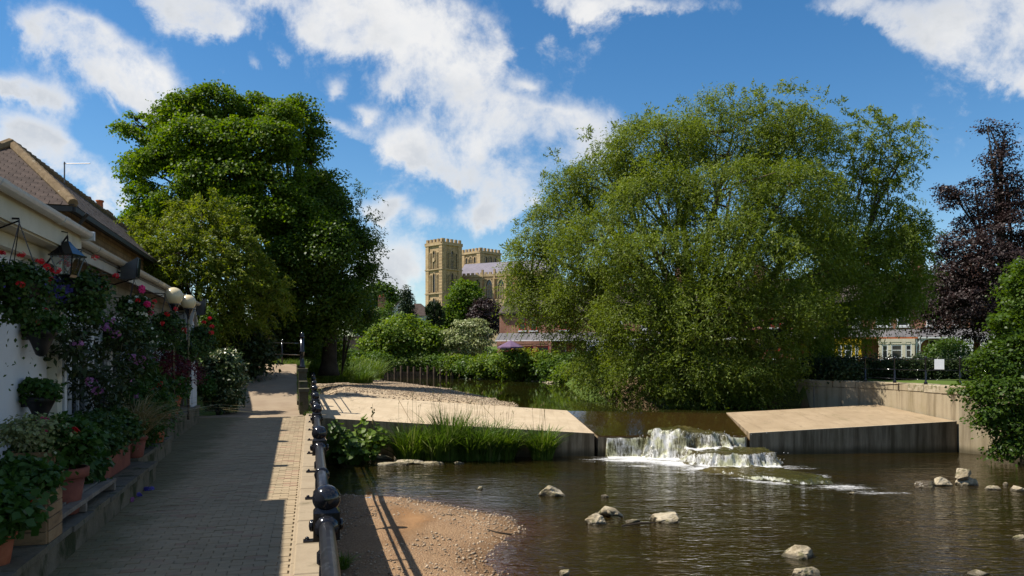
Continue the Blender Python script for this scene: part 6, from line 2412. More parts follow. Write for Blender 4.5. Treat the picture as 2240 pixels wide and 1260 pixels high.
def half_gutter(mb, u, v0, v1, z, r, n=8):
    pts = []
    for k in range(n + 1):
        a = math.pi + math.pi * k / n
        pts.append((r * math.cos(a), r * math.sin(a)))
    pts2 = [(x * .86, y * .86) for x, y in reversed(pts)]
    prof = pts + pts2
    N = len(prof)
    v = [UV(u + x, v0, z + y) for x, y in prof] + [UV(u + x, v1, z + y) for x, y in prof]
    mb.add(v, [(i, N + i, N + (i + 1) % N, (i + 1) % N) for i in range(N)] + [tuple(range(N)), tuple(reversed(range(N, 2 * N)))])
    return mb


mb = MB()
half_gutter(mb, -2.705, -6, 11.70, GH, .078)
gt = mb.build('gutter', M['gutter_white'], wb)
for v in (6.2, 8.3, 10.4):
    mb = MB()
    half_gutter(mb, -2.705, v, v + .16, GH, .086)
    mb.build('gutter_joint', M['gutter_white'], gt)
mb = MB()
ubox(mb, -2.79, -2.62, 11.70, 11.76, GH - .10, GH + .02)
mb.build('gutter_stop', M['gutter_white'], gt)
# corner board, drainpipe
mb = MB()
ubox(mb, -3.19, -3.03, 11.55, 11.78, 1.55, GH - .33)
mb.build('corner_post', M['cream_paint'], wb)
mb = MB()
mb.tube([UV(-3.08, 12.05, 1.6), UV(-3.08, 12.05, GH - .5), UV(-2.9, 12.0, GH - .18)], .045, 8)
mb.build('drainpipe', M['gutter_white'], wb)

# second, lower building with windows
gb_ = thing('garden_room', UV(-4.4, 19, FLR), 'grey-white garden room with long row of white framed windows beyond the white building', 'building')
mb = MB()
p0 = [UV(-3.42, 11.73), UV(-3.42, 26.6), UV(-6.6, 26.6), UV(-6.6, 11.73)]
mb.prism([(q.x, q.y) for q in p0], 1.3, GH - .12)
mb.build('wall', M['rubble'], gb_)
mb = MB()
mb.hexa([UV(-6.8, 11.76, GH - .12), UV(-3.0, 11.76, GH - .12), UV(-3.0, 26.7, GH - .12), UV(-6.8, 26.7, GH - .12)], [UV(-6.8, 11.76, GH + .15), UV(-3.0, 11.76, GH + .0), UV(-3.0, 26.7, GH + .0), UV(-6.8, 26.7, GH + .15)])
mb.build('roof', M['lead'], gb_)
ubox(MB(), -3.05, -3.02, 11.77, 26.7, GH - .26, GH - .01).build('fascia', M['gutter_grey'], gb_)
mb = MB()
half_gutter(mb, -2.95, 11.8, 26.7, GH, .085)
gt = mb.build('gutter', M['gutter_grey'], gb_)
for v in (13.2, 15.9, 18.6, 21.3, 24):
    mb = MB()
    half_gutter(mb, -2.95, v, v + .18, GH, .094)
    mb.build('gutter_joint', M['gutter_grey'], gt)
wf = Face(UV(-3.42, 11.73, 0), UV(-3.42, 26.6, 0) - UV(-3.42, 11.73, 0))
mb = MB()
wf.slab(mb, .25, 14.8, FLR, FLR + .85, 0, .05)
mb.build('dado_panel', M['white_paint'], gb_)
s = .9
k = 0
while s < 14:
    w_ = sash(gb_, wf, s, FLR + 1.0, 1.15, 1.55, 'paint_white', .07, (0, 1), top_lights=2)
    if k in (4, 5):
        w_.data.materials[0] = M['glass_teal']
    mb = MB()
    wf.slab(mb, s + .60, s + .80, FLR + .85, FLR + 2.75, .001, .10)
    mb.build('window_post', M['white_paint'], gb_)
    s += 1.40
    k += 1
mb = MB()
wf.slab(mb, .2, 14.85, FLR + .86, FLR + .98, .001, .20)
mb.build('sill_board', M['white_paint'], gb_)
mb = MB()
wf.slab(mb, .2, 14.85, FLR + 2.62, FLR + 2.75, .002, .11)
mb.build('head_board', M['white_paint'], gb_)
# boarded porch with small gable at the far end
po = thing('porch', UV(-3.0, 26.0, FLR), 'small white boarded porch with pitched top at the far end of the garden room', 'porch')
for k in range(9):
    mb = MB()
    v = 25.0 + .17 * k
    ubox(mb, -3.1, -3.04, v, v + .155, FLR, FLR + 2.9 + .35 * (1 - abs(k - 4) / 4))
    mb.build('board', M['white_paint'], po)
mb = MB()
for a, b_, z0, z1 in ((24.9, 25.78, 2.85, 3.4), (25.76, 26.65, 3.4, 2.85)):
    mb.hexa([UV(-3.6, a, FLR + z0), UV(-2.95, a, FLR + z0), UV(-2.95, b_, FLR + z1), UV(-3.6, b_, FLR + z1)], [UV(-3.6, a, FLR + z0 + .1), UV(-2.95, a, FLR + z0 + .1), UV(-2.95, b_, FLR + z1 + .1), UV(-3.6, b_, FLR + z1 + .1)])
mb.build('porch_roof', M['gutter_grey'], po)
mb = MB()
for k in range(7):
    v = 24.3 + .1 * k
    ubox(mb, -2.62, -2.58, v, v + .07, FLR + .3, FLR + 1.5)
t = thing('white_trellis', UV(-2.6, 24.6, FLR), 'white slatted screen behind the potted plants near the porch', 'screen')
for k in range(8):
    mb = MB()
    v = 24.1 + .13 * k
    ubox(mb, -2.86, -2.83, v, v + .085, FLR + .25, FLR + 1.7)
    mb.build('slat', M['white_paint'], t)
mb = MB()
ubox(mb, -2.89, -2.861, 24.08, 25.12, FLR + .5, FLR + .58)
ubox(mb, -2.89, -2.861, 24.08, 25.12, FLR + 1.4, FLR + 1.48)
mb.build('rail', M['white_paint'], t)

# ================================================================== OBJECTS
# ---------------------------------------------------------------- black railing along the river
ang = math.atan(.2585)
HB_ = .94                                          # ball centre above the path
rl = thing('railing', (railx(15), 15, FLR), 'black cast-iron riverside railing with ball-topped posts and thick tube rails', 'railing')
ro = Vector(rl.location)


def rp(y, z, off=0.0):
    return Vector((railx(y) + off * math.cos(ang), y + off * math.sin(ang), FLR + z))


def take(mb, name, mat):
    o = mb.build(name, M[mat])
    me = o.data
    bpy.data.objects.remove(o)
    return me


# one ball post: shaft, head block with shoulders, bosses, collar rings; ball on top
pm_ = MB()
pm_.smooth = False
pm_.lathe([(.085, .05), (.085, .10), (.06, .13), (.052, .40), (.07, .42), (.07, .50), (.052, .52), (.055, .58)], n=14)
pm_.box((0, 0, .70), (.19, .16, .20))
b4 = [(-.095, -.08, .80), (.095, -.08, .80), (.095, .08, .80), (-.095, .08, .80)]
t4 = [(-.045, -.045, .865), (.045, -.045, .865), (.045, .045, .865), (-.045, .045, .865)]
pm_.hexa(b4, t4)
pm_.smooth = True
for sg in (-1, 1):
    pm_.lathe([(.045, 0), (.045, .018), (.03, .028), (.001, .032)], (sg * .095, 0, .70), 10, Matrix.Rotation(sg * math.pi / 2, 3, 'Y'))
    pm_.lathe([(.088, 0), (.088, .025), (.07, .04), (.062, .06)], (0, sg * .08, .70), 14, Matrix.Rotation(-sg * math.pi / 2, 3, 'X'))
    pm_.lathe([(.062, 0), (.062, .02), (.05, .04)], (0, sg * .062, .46), 12, Matrix.Rotation(-sg * math.pi / 2, 3, 'X'))
post_mesh = take(pm_, 'post', 'iron')
bl = MB()
bl.smooth = True
bl.lathe([(.045, -.10), (.052, -.085)] + [(.102 * math.sin(math.pi * k / 16), -.102 * math.cos(math.pi * k / 16)) for k in range(2, 16)] + [(.002, .102)], n=24)
ball_mesh = take(bl, 'ball_finial', 'iron')
sm_ = MB()
sm_.smooth = True
sm_.lathe([(.06, .05), (.06, .09), (.038, .12), (.036, .60), (.05, .63)], n=12)
sm_.lathe([(.072, 0), (.080, .02), (.072, .04)], (0, -.02, .70), 14, Matrix.Rotation(-math.pi / 2, 3, 'X'))
sm_.box((0, 0, .64), (.07, .06, .05))
slim_mesh = take(sm_, 'intermediate_post', 'iron')
ft = MB()
ft.box((.03, 0, .010), (.20, .085, .020), bev=.005)
ft.smooth = True
ft.lathe([(.022, 0), (.022, .02), (.010, .03)], (-.03, 0, .020), 8)
foot_mesh = take(ft, 'foot_plate', 'iron')
posts = [.9 + 4.84 * k for k in range(0, 11)]
for y in posts:
    p = share('post', post_mesh, rl, rp(y, .05) - ro, (0, 0, ang))
    share('ball_finial', ball_mesh, p, (0, 0, HB_ - .05 + .005))
    if y > 3:
        share('foot_plate', foot_mesh, p, (-.12, 0, .008))
    ym = y + 2.42
    q = share('intermediate_post', slim_mesh, rl, rp(ym, .05) - ro, (0, 0, ang))
    share('foot_plate', foot_mesh, q, (-.12, 0, .008))
for y in posts[:-1]:
    for z, r, mt in ((.75, .055, 'iron_worn'), (.51, .026, 'iron')):
        mb = MB()
        mb.smooth = True
        mb.tube([rp(y + .08, z), rp(y + 4.76, z)], r, 14)
        mb.build('rail', M[mt], rl)
# far end of the railing turns towards the tall post

# stone pier with two stages and low ramp wall
pr_ = thing('stone_pier', UV(.27, 27.6, FLR), 'dark weathered stone pier with stepped cap where the ramp begins', 'pier')
def pierbox(u0, u1, v0, v1, z0, z1, nm, mt='stone_dark'):
    mb = MB()
    ubox(mb, u0, u1, v0, v1, z0, z1)
    mb.build(nm, M[mt], pr_)
pierbox(.17, .46, 27.2, 27.9, 1.4, 2.36, 'pier_stone')
pierbox(.14, .49, 27.16, 27.94, 2.362, 2.48, 'cap_stone')
pierbox(.16, .44, 28.0, 28.9, 1.4, 2.70, 'pier_stone')
pierbox(.14, .44, 29.0, 30.1, 1.4, 3.02, 'pier_stone')
pierbox(.11, .47, 28.95, 30.15, 3.022, 3.13, 'cap_stone')
pierbox(.10, .42, 30.2, 42, 1.4, 1.9, 'ramp_kerb')

rf_ = thing('ramp_railing', P(600, 797, 38.5), 'thin black two-rail fence across the top of the ramp with one tall end post', 'railing')
tops = [(538, 744, 804, 39.0), (617, 744, 800, 39.0), (667, 742, 808, 37.5)]
fp = []
for px, pt_, pb, dd in tops[:2]:
    mb = MB()
    mb.smooth = True
    a, b_ = P(px, pb, dd), P(px, pt_ + 4, dd)
    mb.tube([a, b_], .04, 8)
    mb.sphere(b_ + Vector((0, 0, .05)), .065, 10, 8)
    mb.build('post', M['iron'], rf_)
a, b_ = UV(.27, 29.6, 3.13), P(667, 742, 30.8)
b_ = Vector((a.x, a.y, P(667, 738, a.y).z))
mb = MB()
mb.smooth = True
mb.tube([a, a.lerp(b_, .08), a.lerp(b_, .1), a.lerp(b_, .5), a.lerp(b_, .52), a.lerp(b_, .56), a.lerp(b_, .58), b_], [.12, .12, .085, .08, .10, .10, .075, .07], 12)
mb.lathe([(.09, 0), (.10, .03), (.06, .06), (.075, .10), (.06, .15), (.01, .2)], b_, 12)
mb.build('tall_post', M['iron'], rf_)
for py in (749, 774):
    mb = MB()
    mb.smooth = True
    mb.tube([P(534, py, 39), P(617, py + 1, 39), P(660, py + 2, 35), Vector((a.x, a.y, P(667, py + 3, a.y).z))], .022, 6)
    mb.build('rail', M['iron'], rf_)

# ---------------------------------------------------------------- railing and notice on the right bank
rr = thing('embankment_railing', P(2040, 838, 30.5), 'slim dark three-rail fence on top of the embankment wall', 'railing')
pts = [(2240, 26.0), (2170, 28.6), (2100, 30.3), (2025, 30.9), (1957, 32.6), (1893, 34.6), (1840, 36.6), (1795, 39.0)]
foot = []
for px, dd in pts:
    p = P(px, 800, dd)
    p.z = TOPZ
    foot.append(p)
    mb = MB()
    mb.smooth = True
    mb.lathe([(.07, 0), (.07, .08), (.036, .11), (.034, 1.0), (.05, 1.02), (.055, 1.06), (.03, 1.11), (.004, 1.13)], p, 10)
    mb.build('post', M['iron'], rr)
for a, b_ in zip(foot[:-1], foot[1:]):
    for z in (1.0, .56, .18):
        mb = MB()
        mb.smooth = True
        mb.tube([a + Vector((0, 0, z)), b_ + Vector((0, 0, z))], .017, 6)
        mb.build('rail', M['iron'], rr)
sg = thing('notice_board', P(2053, 799, 30.6), 'blank white rectangular notice fixed to the embankment railing', 'sign')
mb = MB()
c = foot[2].lerp(foot[3], .62) + Vector((.0, -.05, .80))
an = math.atan2((foot[2] - foot[3]).y, (foot[2] - foot[3]).x)
mb.box(c, (.34, .02, .40), an)
mb.build('plate', M['sign_white'], sg)
mb = MB()
mb.box(c + Vector((.012, .014, 0)), (.04, .02, .46), an)
mb.build('bracket', M['iron'], sg)

# ---------------------------------------------------------------- plinths along the white building
def plinth(label, u0, u1, v0, v1, h, n, cap=.06):
    t = thing('planter_wall', UV((u0 + u1) / 2, (v0 + v1) / 2, FLR), label, 'wall', 'low stone plinths')
    ubox(MB(), u0, u1 - .03, v0, v1, FLR - .15, FLR + h - cap).build('wall_body', M['plinth'], t)
    for i in range(n):
        a, b_ = v0 + (v1 - v0) * i / n, v0 + (v1 - v0) * (i + 1) / n
        mb = MB()
        j = random.uniform(-.012, .012)
        ubox(mb, u0, u1 + j, a + .008, b_ - .008, FLR + h - cap + .002, FLR + h + random.uniform(-.006, .006))
        mb.build('coping_stone', M['stone_grey'] if i % 3 else M['plinth'], t)
    return t


PH = .30
plinth('long low rendered plinth with stone coping carrying bench and planters', -3.14, -2.12, 4.5, 13.6, PH, 11)
plinth('middle low stone plinth beyond the bench, set back from the path', -3.40, -2.42, 13.62, 17.4, .34, 5)
plinth('far low stone plinth carrying terracotta pots', -3.40, -2.72, 17.42, 25.0, .52, 9)

# slatted bench / timber staging on the plinth
bn = thing('timber_bench', UV(-2.35, 9.6, FLR + PH), 'weathered slatted timber bench seat lying along the plinth', 'bench')
for k in range(4):
    mb = MB()
    u = -2.24 - .135 * k
    mb.hexa(*[[UV(u - .055, 7.9, z), UV(u + .055, 7.9, z), UV(u + .055, 10.9, z), UV(u - .055, 10.9, z)] for z in (FLR + PH + .10 + .01 * k, FLR + PH + .145 + .01 * k)])
    mb.build('slat', M['timber'], bn)
for v in (8.0, 9.4, 10.8):
    ubox(MB(), -2.72, -2.18, v - .035, v + .035, FLR + PH + .005, FLR + PH + .099).build('bearer', M['timber'], bn)


# ---------------------------------------------------------------- plant builders for pots and baskets
def blob_leaves(c, r, n_cl, cr, per, L, W, mode='crown', cut=None, **kw):
    p, d, k = clumps_on([(tuple(c), r)], n_cl, .35, .2, .4)
    if cut is not None:
        ok = p[:, 2] > cut
        p, d = p[ok], d[ok]
    return (crown_leaves if mode == 'crown' else strand_leaves)(p, d, cr, per, L, W, **kw)


def blooms(c, r, n, size, petals=5, up=.3, k=1.03):
    """small open flowers, each of several petals, sitting on the surface of a plant"""
    d = unit(rng.normal(size=(n, 3)) + np.array([.35, -.55, up]))
    pos = np.asarray(c) + d * np.asarray(r) * k * (.85 + .25 * rng.random((n, 1)))
    V, Q = [], []
    for i in range(n):
        nr = Vector(d[i]) + Vector((random.uniform(-.4, .4), random.uniform(-.4, .4), random.uniform(-.2, .4)))
        nr.normalize()
        tx = nr.cross(Vector((0, 0, 1)))
        tx.normalize()
        ty = nr.cross(tx)
        s = size * random.uniform(.7, 1.2)
        o = Vector(pos[i])
        for m_ in range(petals):
            a = 2 * math.pi * m_ / petals + i
            dr = tx * math.cos(a) + ty * math.sin(a)
            sd = tx * -math.sin(a) + ty * math.cos(a)
            b0 = len(V)
            V += [tuple(o), tuple(o + dr * s * .6 + sd * s * .38 + nr * s * .2), tuple(o + dr * s + nr * s * .12), tuple(o + dr * s * .6 - sd * s * .38 + nr * s * .2)]
            Q.append((b0, b0 + 1, b0 + 2, b0 + 3))
    return np.array(V), np.array(Q)


def cluster_blooms(c, r, heads, per, size, spread, up=.3, stalk=0.0, par=None, org=None):
    """geranium heads: tight clusters of small flowers"""
    parts = []
    d = unit(rng.normal(size=(heads, 3)) + np.array([.35, -.6, up]))
    for i in range(heads):
        o = np.asarray(c) + d[i] * np.asarray(r) * 1.05 + np.array([0, 0, stalk * random.random()])
        parts.append(blooms(o, (spread, spread, spread * .7), per, size))
    return parts


def heads_of(nm, mat, parts, par, org):
    for v, q in parts:
        o = np_mesh(nm, v, q, mats=M[mat], parent=par, org=org)
        o['kind'] = 'stuff'


def hanging_basket(label, px, py, u, rpx, fl, seed=0, trail=.9, leaf='leaf_basket'):
    c = PU(px, py, u)
    r = rpx * c.y / FPX
    t = thing('hanging_basket', c, label, 'hanging basket', 'hanging baskets along the white building')
    mb = MB()
    mb.smooth = True
    mb.lathe([(.02, -r * .62), (r * .32, -r * .52), (r * .52, -r * .25), (r * .6, .02), (r * .62, .03), (r * .56, .03)], c, 14)
    mb.build('basket', M['black_plastic'], t)
    hz = min(GH - .30, c.z + r * 2.6)
    hk = Vector((c.x, c.y, hz))
    for k in range(3):
        a = 2.1 * k + .4
        mb = MB()
        mb.tube([c + Vector((r * .58 * math.cos(a), r * .58 * math.sin(a), .03)), hk], .006, 4)
        mb.build('chain', M['iron'], t)
    # scroll bracket from the wall
    wallp = UV(-3.14 if c.y < 11 else -3.36, to_uv(c)[1], hz + .04)
    mb = MB()
    mb.tube([wallp, hk + Vector((0, 0, .04)), hk], .011, 5)
    mb.tube([wallp - Vector((0, 0, .32)), wallp.lerp(hk, .5) - Vector((0, 0, .10)), hk + Vector((0, 0, .02))], .009, 5)
    mb.build('bracket', M['iron'], t)
    parts = [blob_leaves(c + Vector((0, 0, r * .12)), (r * .85, r * .85, r * .6), 60, r * .24, 34, r * .16, r * .12),
             blob_leaves(c - Vector((0, 0, r * .5)), (r * .66, r * .66, r * .62), 50, r * .24, 30, r * .15, r * .11)]
    pt_, dt_, _ = clumps_on([((c.x, c.y, c.z - r * .1), (r * .85, r * .85, r * .4))], 36, .6, .1)
    parts.append(strand_leaves(pt_, dt_, r * trail, 14, r * .13, r * .085, droop=1.1, out=.4, up=.1))
    v, q = join(parts)
    np_mesh('foliage', v, q, mats=M[leaf], parent=t, org=c)
    for nm, mt, kind, n, size in fl:
        if kind == 'head':
            heads_of(nm[:-1] + '_head', mt, cluster_blooms(c + Vector((0, 0, r * .25)), (r, r, r * .8), n, 9, size, r * .10, .5, r * .35), t, c)
            continue
        elif kind == 'mass':
            v, q = blooms(c + Vector((-r * .45, -r * .3, r * .05)), (r * .55, r * .55, r * .5), n, size)
        else:
            v, q = blooms(c, (r * .98, r * .98, r * .85), n, size)
        np_mesh(nm, v, q, mats=M[mt], parent=t, org=c)['kind'] = 'stuff'
    return t


hanging_basket('nearest full hanging basket with red geraniums at the left edge', 42, 628, -2.72, 74, [('red_flowers', 'petal_red', 'head', 12, .022), ('blue_flowers', 'leaf_lobelia', 'scatter', 14, .014)], 1, 1.2)
hanging_basket('hanging basket with blue lobelia and red geraniums below the wall lantern', 178, 640, -2.72, 66, [('blue_flowers', 'leaf_lobelia', 'mass', 130, .030), ('red_flowers', 'petal_red', 'head', 9, .026)], 2, 1.1)
hanging_basket('hanging basket with one bright pink bloom under the first dark lamp box', 293, 676, -2.78, 40, [('pink_flowers', 'petal_pink', 'head', 4, .05), ('red_flowers', 'petal_red', 'head', 3, .03), ('white_flowers', 'petal_white', 'scatter', 12, .04)], 3, 1.0)
hanging_basket('trailing hanging basket just below the two globe lamps', 362, 716, -2.80, 44, [('red_flowers', 'petal_red', 'head', 4, .035), ('white_flowers', 'petal_white', 'scatter', 10, .03)], 4, .9)
hanging_basket('farthest hanging basket near the white porch with pale leaves', 432, 742, -2.86, 40, [('red_flowers', 'petal_red', 'head', 8, .05)], 5, .8)
hanging_basket('small dense hanging basket between the pink one and the globe lamps', 318, 735, -2.8, 30, [('white_flowers', 'petal_white', 'scatter', 14, .03)], 6, .8)
hanging_basket('green hanging basket beneath the farther globe lamp', 402, 765, -2.84, 30, [('red_flowers', 'petal_red', 'head', 5, .04)], 7, .7)


def wall_pot(label, px, pyt, pyb, u, wpx, flowers):
    tp, bt_ = PU(px, pyt, u), PU(px, pyb, u)
    r = wpx * .5 * tp.y / FPX
    t = thing('wall_planter', tp, label, 'planter', 'black cone planters on the white wall')
    h = tp.z - bt_.z
    mb = MB()
    mb.smooth = True
    mb.lathe([(.02, -h), (r * .35, -h * .93), (r * .62, -h * .55), (r * .92, -.06), (r * 1.05, -.05), (r * 1.05, 0), (r * .85, 0)], tp, 14)
    mb.build('pot', M['black_plastic'], t)
    mb = MB()
    ubox(mb, u - .32, u - .04, to_uv(tp)[1] - .03, to_uv(tp)[1] + .03, tp.z - .12, tp.z - .05)
    mb.build('bracket', M['iron'], t)
    v, q = blob_leaves(tp + Vector((0, 0, r * .5)), (r * 1.25, r * 1.25, r * .85), 50, r * .4, 26, .06, .045, cut=tp.z - .05)
    np_mesh('foliage', v, q, mats=M['leaf_mint'], parent=t, org=tp)
    if flowers:
        heads_of('red_flower_head', 'petal_red', cluster_blooms(tp + Vector((0, 0, r * .6)), (r, r, r), flowers, 8, .02, r * .2), t, tp)


wall_pot('upper black cone planter on the white wall with a red flower', 90, 722, 780, -2.95, 60, 2)
wall_pot('lower black cone planter on the white wall with plain green leaves', 88, 868, 922, -2.95, 62, 0)

# menu board
mbd = thing('menu_board', UV(-3.1, 8.3, 3.3), 'dark framed board on the white wall at the left edge', 'board')
ubox(MB(), -3.145, -3.09, 7.55, 9.0, 3.05, 3.80).build('panel', M['black_sheet'], mbd)
mb = MB()
ubox(mb, -3.145, -3.07, 9.0, 9.07, 2.98, 3.87)
ubox(mb, -3.145, -3.07, 7.5, 9.0, 2.98, 3.048)
ubox(mb, -3.145, -3.07, 7.5, 9.0, 3.802, 3.87)
mb.build('board_frame', M['black_plastic'], mbd)

# wall lantern
lt = thing('wall_lantern', PU(148, 572, -2.72), 'black carriage lantern on a scroll bracket at the white corner', 'lantern')
o = Vector(lt.location)
mb = MB()
def frustum(mb, c, w0, w1, z0, z1, bars=None):
    mb.hexa([c + Vector((sx_ * w0, sy_ * w0, z0)) for sx_, sy_ in ((-1, -1), (1, -1), (1, 1), (-1, 1))], [c + Vector((sx_ * w1, sy_ * w1, z1)) for sx_, sy_ in ((-1, -1), (1, -1), (1, 1), (-1, 1))])
frustum(mb, o, .145, .05, .08, .20)
frustum(mb, o, .05, .02, .20, .25)
frustum(mb, o, .155, .155, .06, .08)
mb.build('cap', M['iron'], lt)
mb = MB()
frustum(mb, o, .06, .085, -.20, -.17)
mb.build('base', M['iron'], lt)
for sx_, sy_ in ((-1, -1), (1, -1), (1, 1), (-1, 1)):
    mb = MB()
    mb.tube([o + Vector((sx_ * .078, sy_ * .078, -.18)), o + Vector((sx_ * .135, sy_ * .135, .06))], .009, 4)
    mb.build('bar', M['iron'], lt)
def clear_glass(name):
    m_, g = new_mat(name)
    tr = g.n('ShaderNodeBsdfTransparent')
    g.put(tr.inputs[0], (.86, .88, .88))
    gl = g.n('ShaderNodeBsdfGlossy')
    gl.inputs['Roughness'].default_value = .04
    mx = g.n('ShaderNodeMixShader')
    mx.inputs[0].default_value = .14
    g.t.links.new(tr.outputs[0], mx.inputs[1])
    g.t.links.new(gl.outputs[0], mx.inputs[2])
    return finish(m_, g, mx.outputs[0])


M['lamp_glass'] = clear_glass('lamp_glass')
mb = MB()
frustum(mb, o, .072, .128, -.17, .058)
mb.build('glass', M['lamp_glass'], lt)
wl_ = UV(-3.14, to_uv(o)[1] - .1, o.z - .25)
mb = MB()
mb.tube([wl_, wl_ + (o - wl_) * .5 + Vector((0, 0, .10)), o + Vector((0, 0, .32)), o + Vector((0, 0, .25))], .012, 6)
mb.tube([UV(-3.14, to_uv(o)[1] - .1, o.z + .42), o + Vector((0, 0, .36)), o + Vector((0, 0, .30))], .008, 5)
mb.build('bracket', M['iron'], lt)


# dark wedge-shaped lamp boxes under the eaves
def lamp_box(label, px, py, u, h):
    c = PU(px, py, u)
    t = thing('flood_lamp', c, label, 'lamp', 'dark lamp boxes under the gutter')
    mb = MB()
    R = Matrix.Rotation(TH, 3, 'Z')
    w, dp = h * .30, h * .55
    b4 = [R @ Vector(v) + c for v in ((-dp, -w, -h * .5), (.02, -w, -h * .45), (.02, w, -h * .45), (-dp, w, -h * .5))]
    t4 = [R @ Vector(v) + c for v in ((-dp, -w, h * .05), (.06, -w, h * .5), (.06, w, h * .5), (-dp, w, h * .05))]
    mb.hexa(b4, t4)
    mb.build('housing', M['black_sheet'], t)
    mb = MB()
    f4 = [R @ Vector(v) + c for v in ((.03, -w * .85, -h * .4), (.05, -w * .85, -h * .4), (.05, w * .85, -h * .4), (.03, w * .85, -h * .4))]
    g4 = [R @ Vector(v) + c for v in ((.06, -w * .85, h * .44), (.08, -w * .85, h * .44), (.08, w * .85, h * .44), (.06, w * .85, h * .44))]
    mb.hexa(f4, g4)
    mb.build('front_glass', M['glass_dark'], t)
    mb = MB()
    mb.tube([c + R @ Vector((-dp, 0, -h * .2)), c + R @ Vector((-dp - .25, 0, -h * .1))], .015, 5)
    mb.tube([c + R @ Vector((-.05, 0, -h * .48)), c + R @ Vector((-.32, -.1, -h * .75)), c + R @ Vector((-.6, -.12, -h * .6))], .008, 4)
    mb.build('arm', M['iron'], t)


lamp_box('first dark wedge lamp box under the gutter above the pink basket', 296, 588, -2.74, .40)
lamp_box('second dark wedge lamp box beside the porch beyond the globe lamps', 446, 672, -2.80, .55)


def globe_lamp(label, px, py, d, dia):
    c = P(px, py, d)
    t = thing('globe_lamp', (c.x, c.y, FLR), label, 'lamp', 'pair of cream globe lamps')
    r = dia / 2
    mb = MB()
    mb.smooth = True
    mb.sphere(c, r, 28, 20)
    mb.build('globe', M['globe'], t)
    mb = MB()
    mb.smooth = True
    mb.lathe([(.03, -.30), (.035, -.22), (.05, -.16), (.12, -.02), (.13, .0)], c - Vector((0, 0, r * .86)), 16)
    mb.build('cup', M['iron'], t)
    mb = MB()
    mb.tube([Vector((c.x, c.y, FLR + .3)), c - Vector((0, 0, r + .2))], .032, 8)
    mb.build('pole', M['iron'], t)
    return c


g1 = globe_lamp('nearer and larger cream globe lamp on a thin dark post', 380, 648, 17.9, .41)
g2_ = globe_lamp('farther cream globe lamp just right of the larger one', 412, 661, 20.6, .39)


# ---------------------------------------------------------------- pots, planters and their plants on the plinth
def pot(label, c, r, h, mat='terracotta', rim=True, group='terracotta pots', name='flower_pot'):
    t = thing(name, c, label, 'pot', group)
    mb = MB()
    mb.smooth = True
    c = Vector(c)
    mb.lathe([(r * .62, 0), (r * .66, .01), (r * .88, h * .78)], c, 20)
    mb.build('body', M[mat], t)
    mb = MB()
    mb.smooth = True
    mb.lathe([(r * .90, h * .78), (r * 1.02, h * .80), (r * 1.04, h * .98), (r * .98, h), (r * .88, h), (r * .86, h * .93)], c, 20)
    mb.build('rim', M[mat], t)
    mb = MB()
    mb.lathe([(r * .87, h * .90), (r * .2, h * .95)], c, 14)
    mb.build('soil', M['earth'], t)
    return t


def potted(label, c, r, hgt, leaf, n=60, cr=.12, per=26, L=.07, W=.05, fl=None, mode='crown', name='potted_plant', group=None, **kw):
    c = Vector(c)
    t = thing(name, c, label, 'plant', group)
    v, q = blob_leaves(c + Vector((0, 0, hgt * .5)), (r, r, hgt * .5), n, cr, per, L, W, mode, cut=c.z - .05, **kw)
    np_mesh('foliage', v, q, mats=M[leaf], parent=t, org=c)
    mb = MB()
    for k in range(5):
        a = random.uniform(0, 6.28)
        mb.tube([c - Vector((0, 0, .06)), c + Vector((.5 * r * math.cos(a), .5 * r * math.sin(a), hgt * .6))], .008, 4)
    mb.build('stems', M['leaf_mint'], t)
    for f in (fl or []):
        nm, mt, heads, size = f
        heads_of(nm[:-1] + '_head', mt, cluster_blooms(c + Vector((0, 0, hgt * .5)), (r, r, hgt * .5), heads, 7, size, size * 1.3), t, c)
    return t


def on_plinth(px, u, h=PH):
    k = (px - HX) / FPX
    d = u / (CT * k + ST)
    return Vector((k * d, d, FLR + h))


# big dark terracotta pot by the bench
c = on_plinth(132, -2.42)
pot('large dark red terracotta pot at the near end of the bench', c, .27, .50, 'terracotta_dark')
potted('bushy mint-green plant with pink flowers in the large dark pot', c + Vector((0, 0, .48)), .36, .55, 'leaf_mint', 110, .13, 30, .075, .055, [('pink_flowers', 'petal_pink', 3, .045), ('red_flowers', 'petal_red', 1, .04)])
# wooden planter at the corner, boards as pieces
def wood_box(label, c, sx_, sy_, h, rows, group='timber planters'):
    t = thing('timber_planter', c, label, 'planter', group)
    c = Vector(c)
    R = Matrix.Rotation(TH, 3, 'Z')
    rh = h / rows
    for r in range(rows):
        for (ox, oy, wx_, wy_) in ((0, -sy_ / 2, sx_, .03), (0, sy_ / 2, sx_, .03), (-sx_ / 2, 0, .03, sy_ - .031), (sx_ / 2, 0, .03, sy_ - .031)):
            mb = MB()
            mb.box(c + R @ Vector((ox, oy, rh * (r + .5))), (wx_, wy_, rh - .012), TH, bev=.004)
            mb.build('board', M['timber_warm'], t)
    for ox in (-1, 1):
        for oy in (-1, 1):
            mb = MB()
            mb.box(c + R @ Vector((ox * (sx_ / 2 - .025), oy * (sy_ / 2 - .035), h / 2)), (.045, .045, h + .02), TH)
            mb.build('corner_batten', M['timber_warm'], t)
    mb = MB()
    mb.box(c + Vector((0, 0, h * .45)), (sx_ - .035, sy_ - .035, h * .85), TH)
    mb.build('soil', M['earth'], t)
    return t


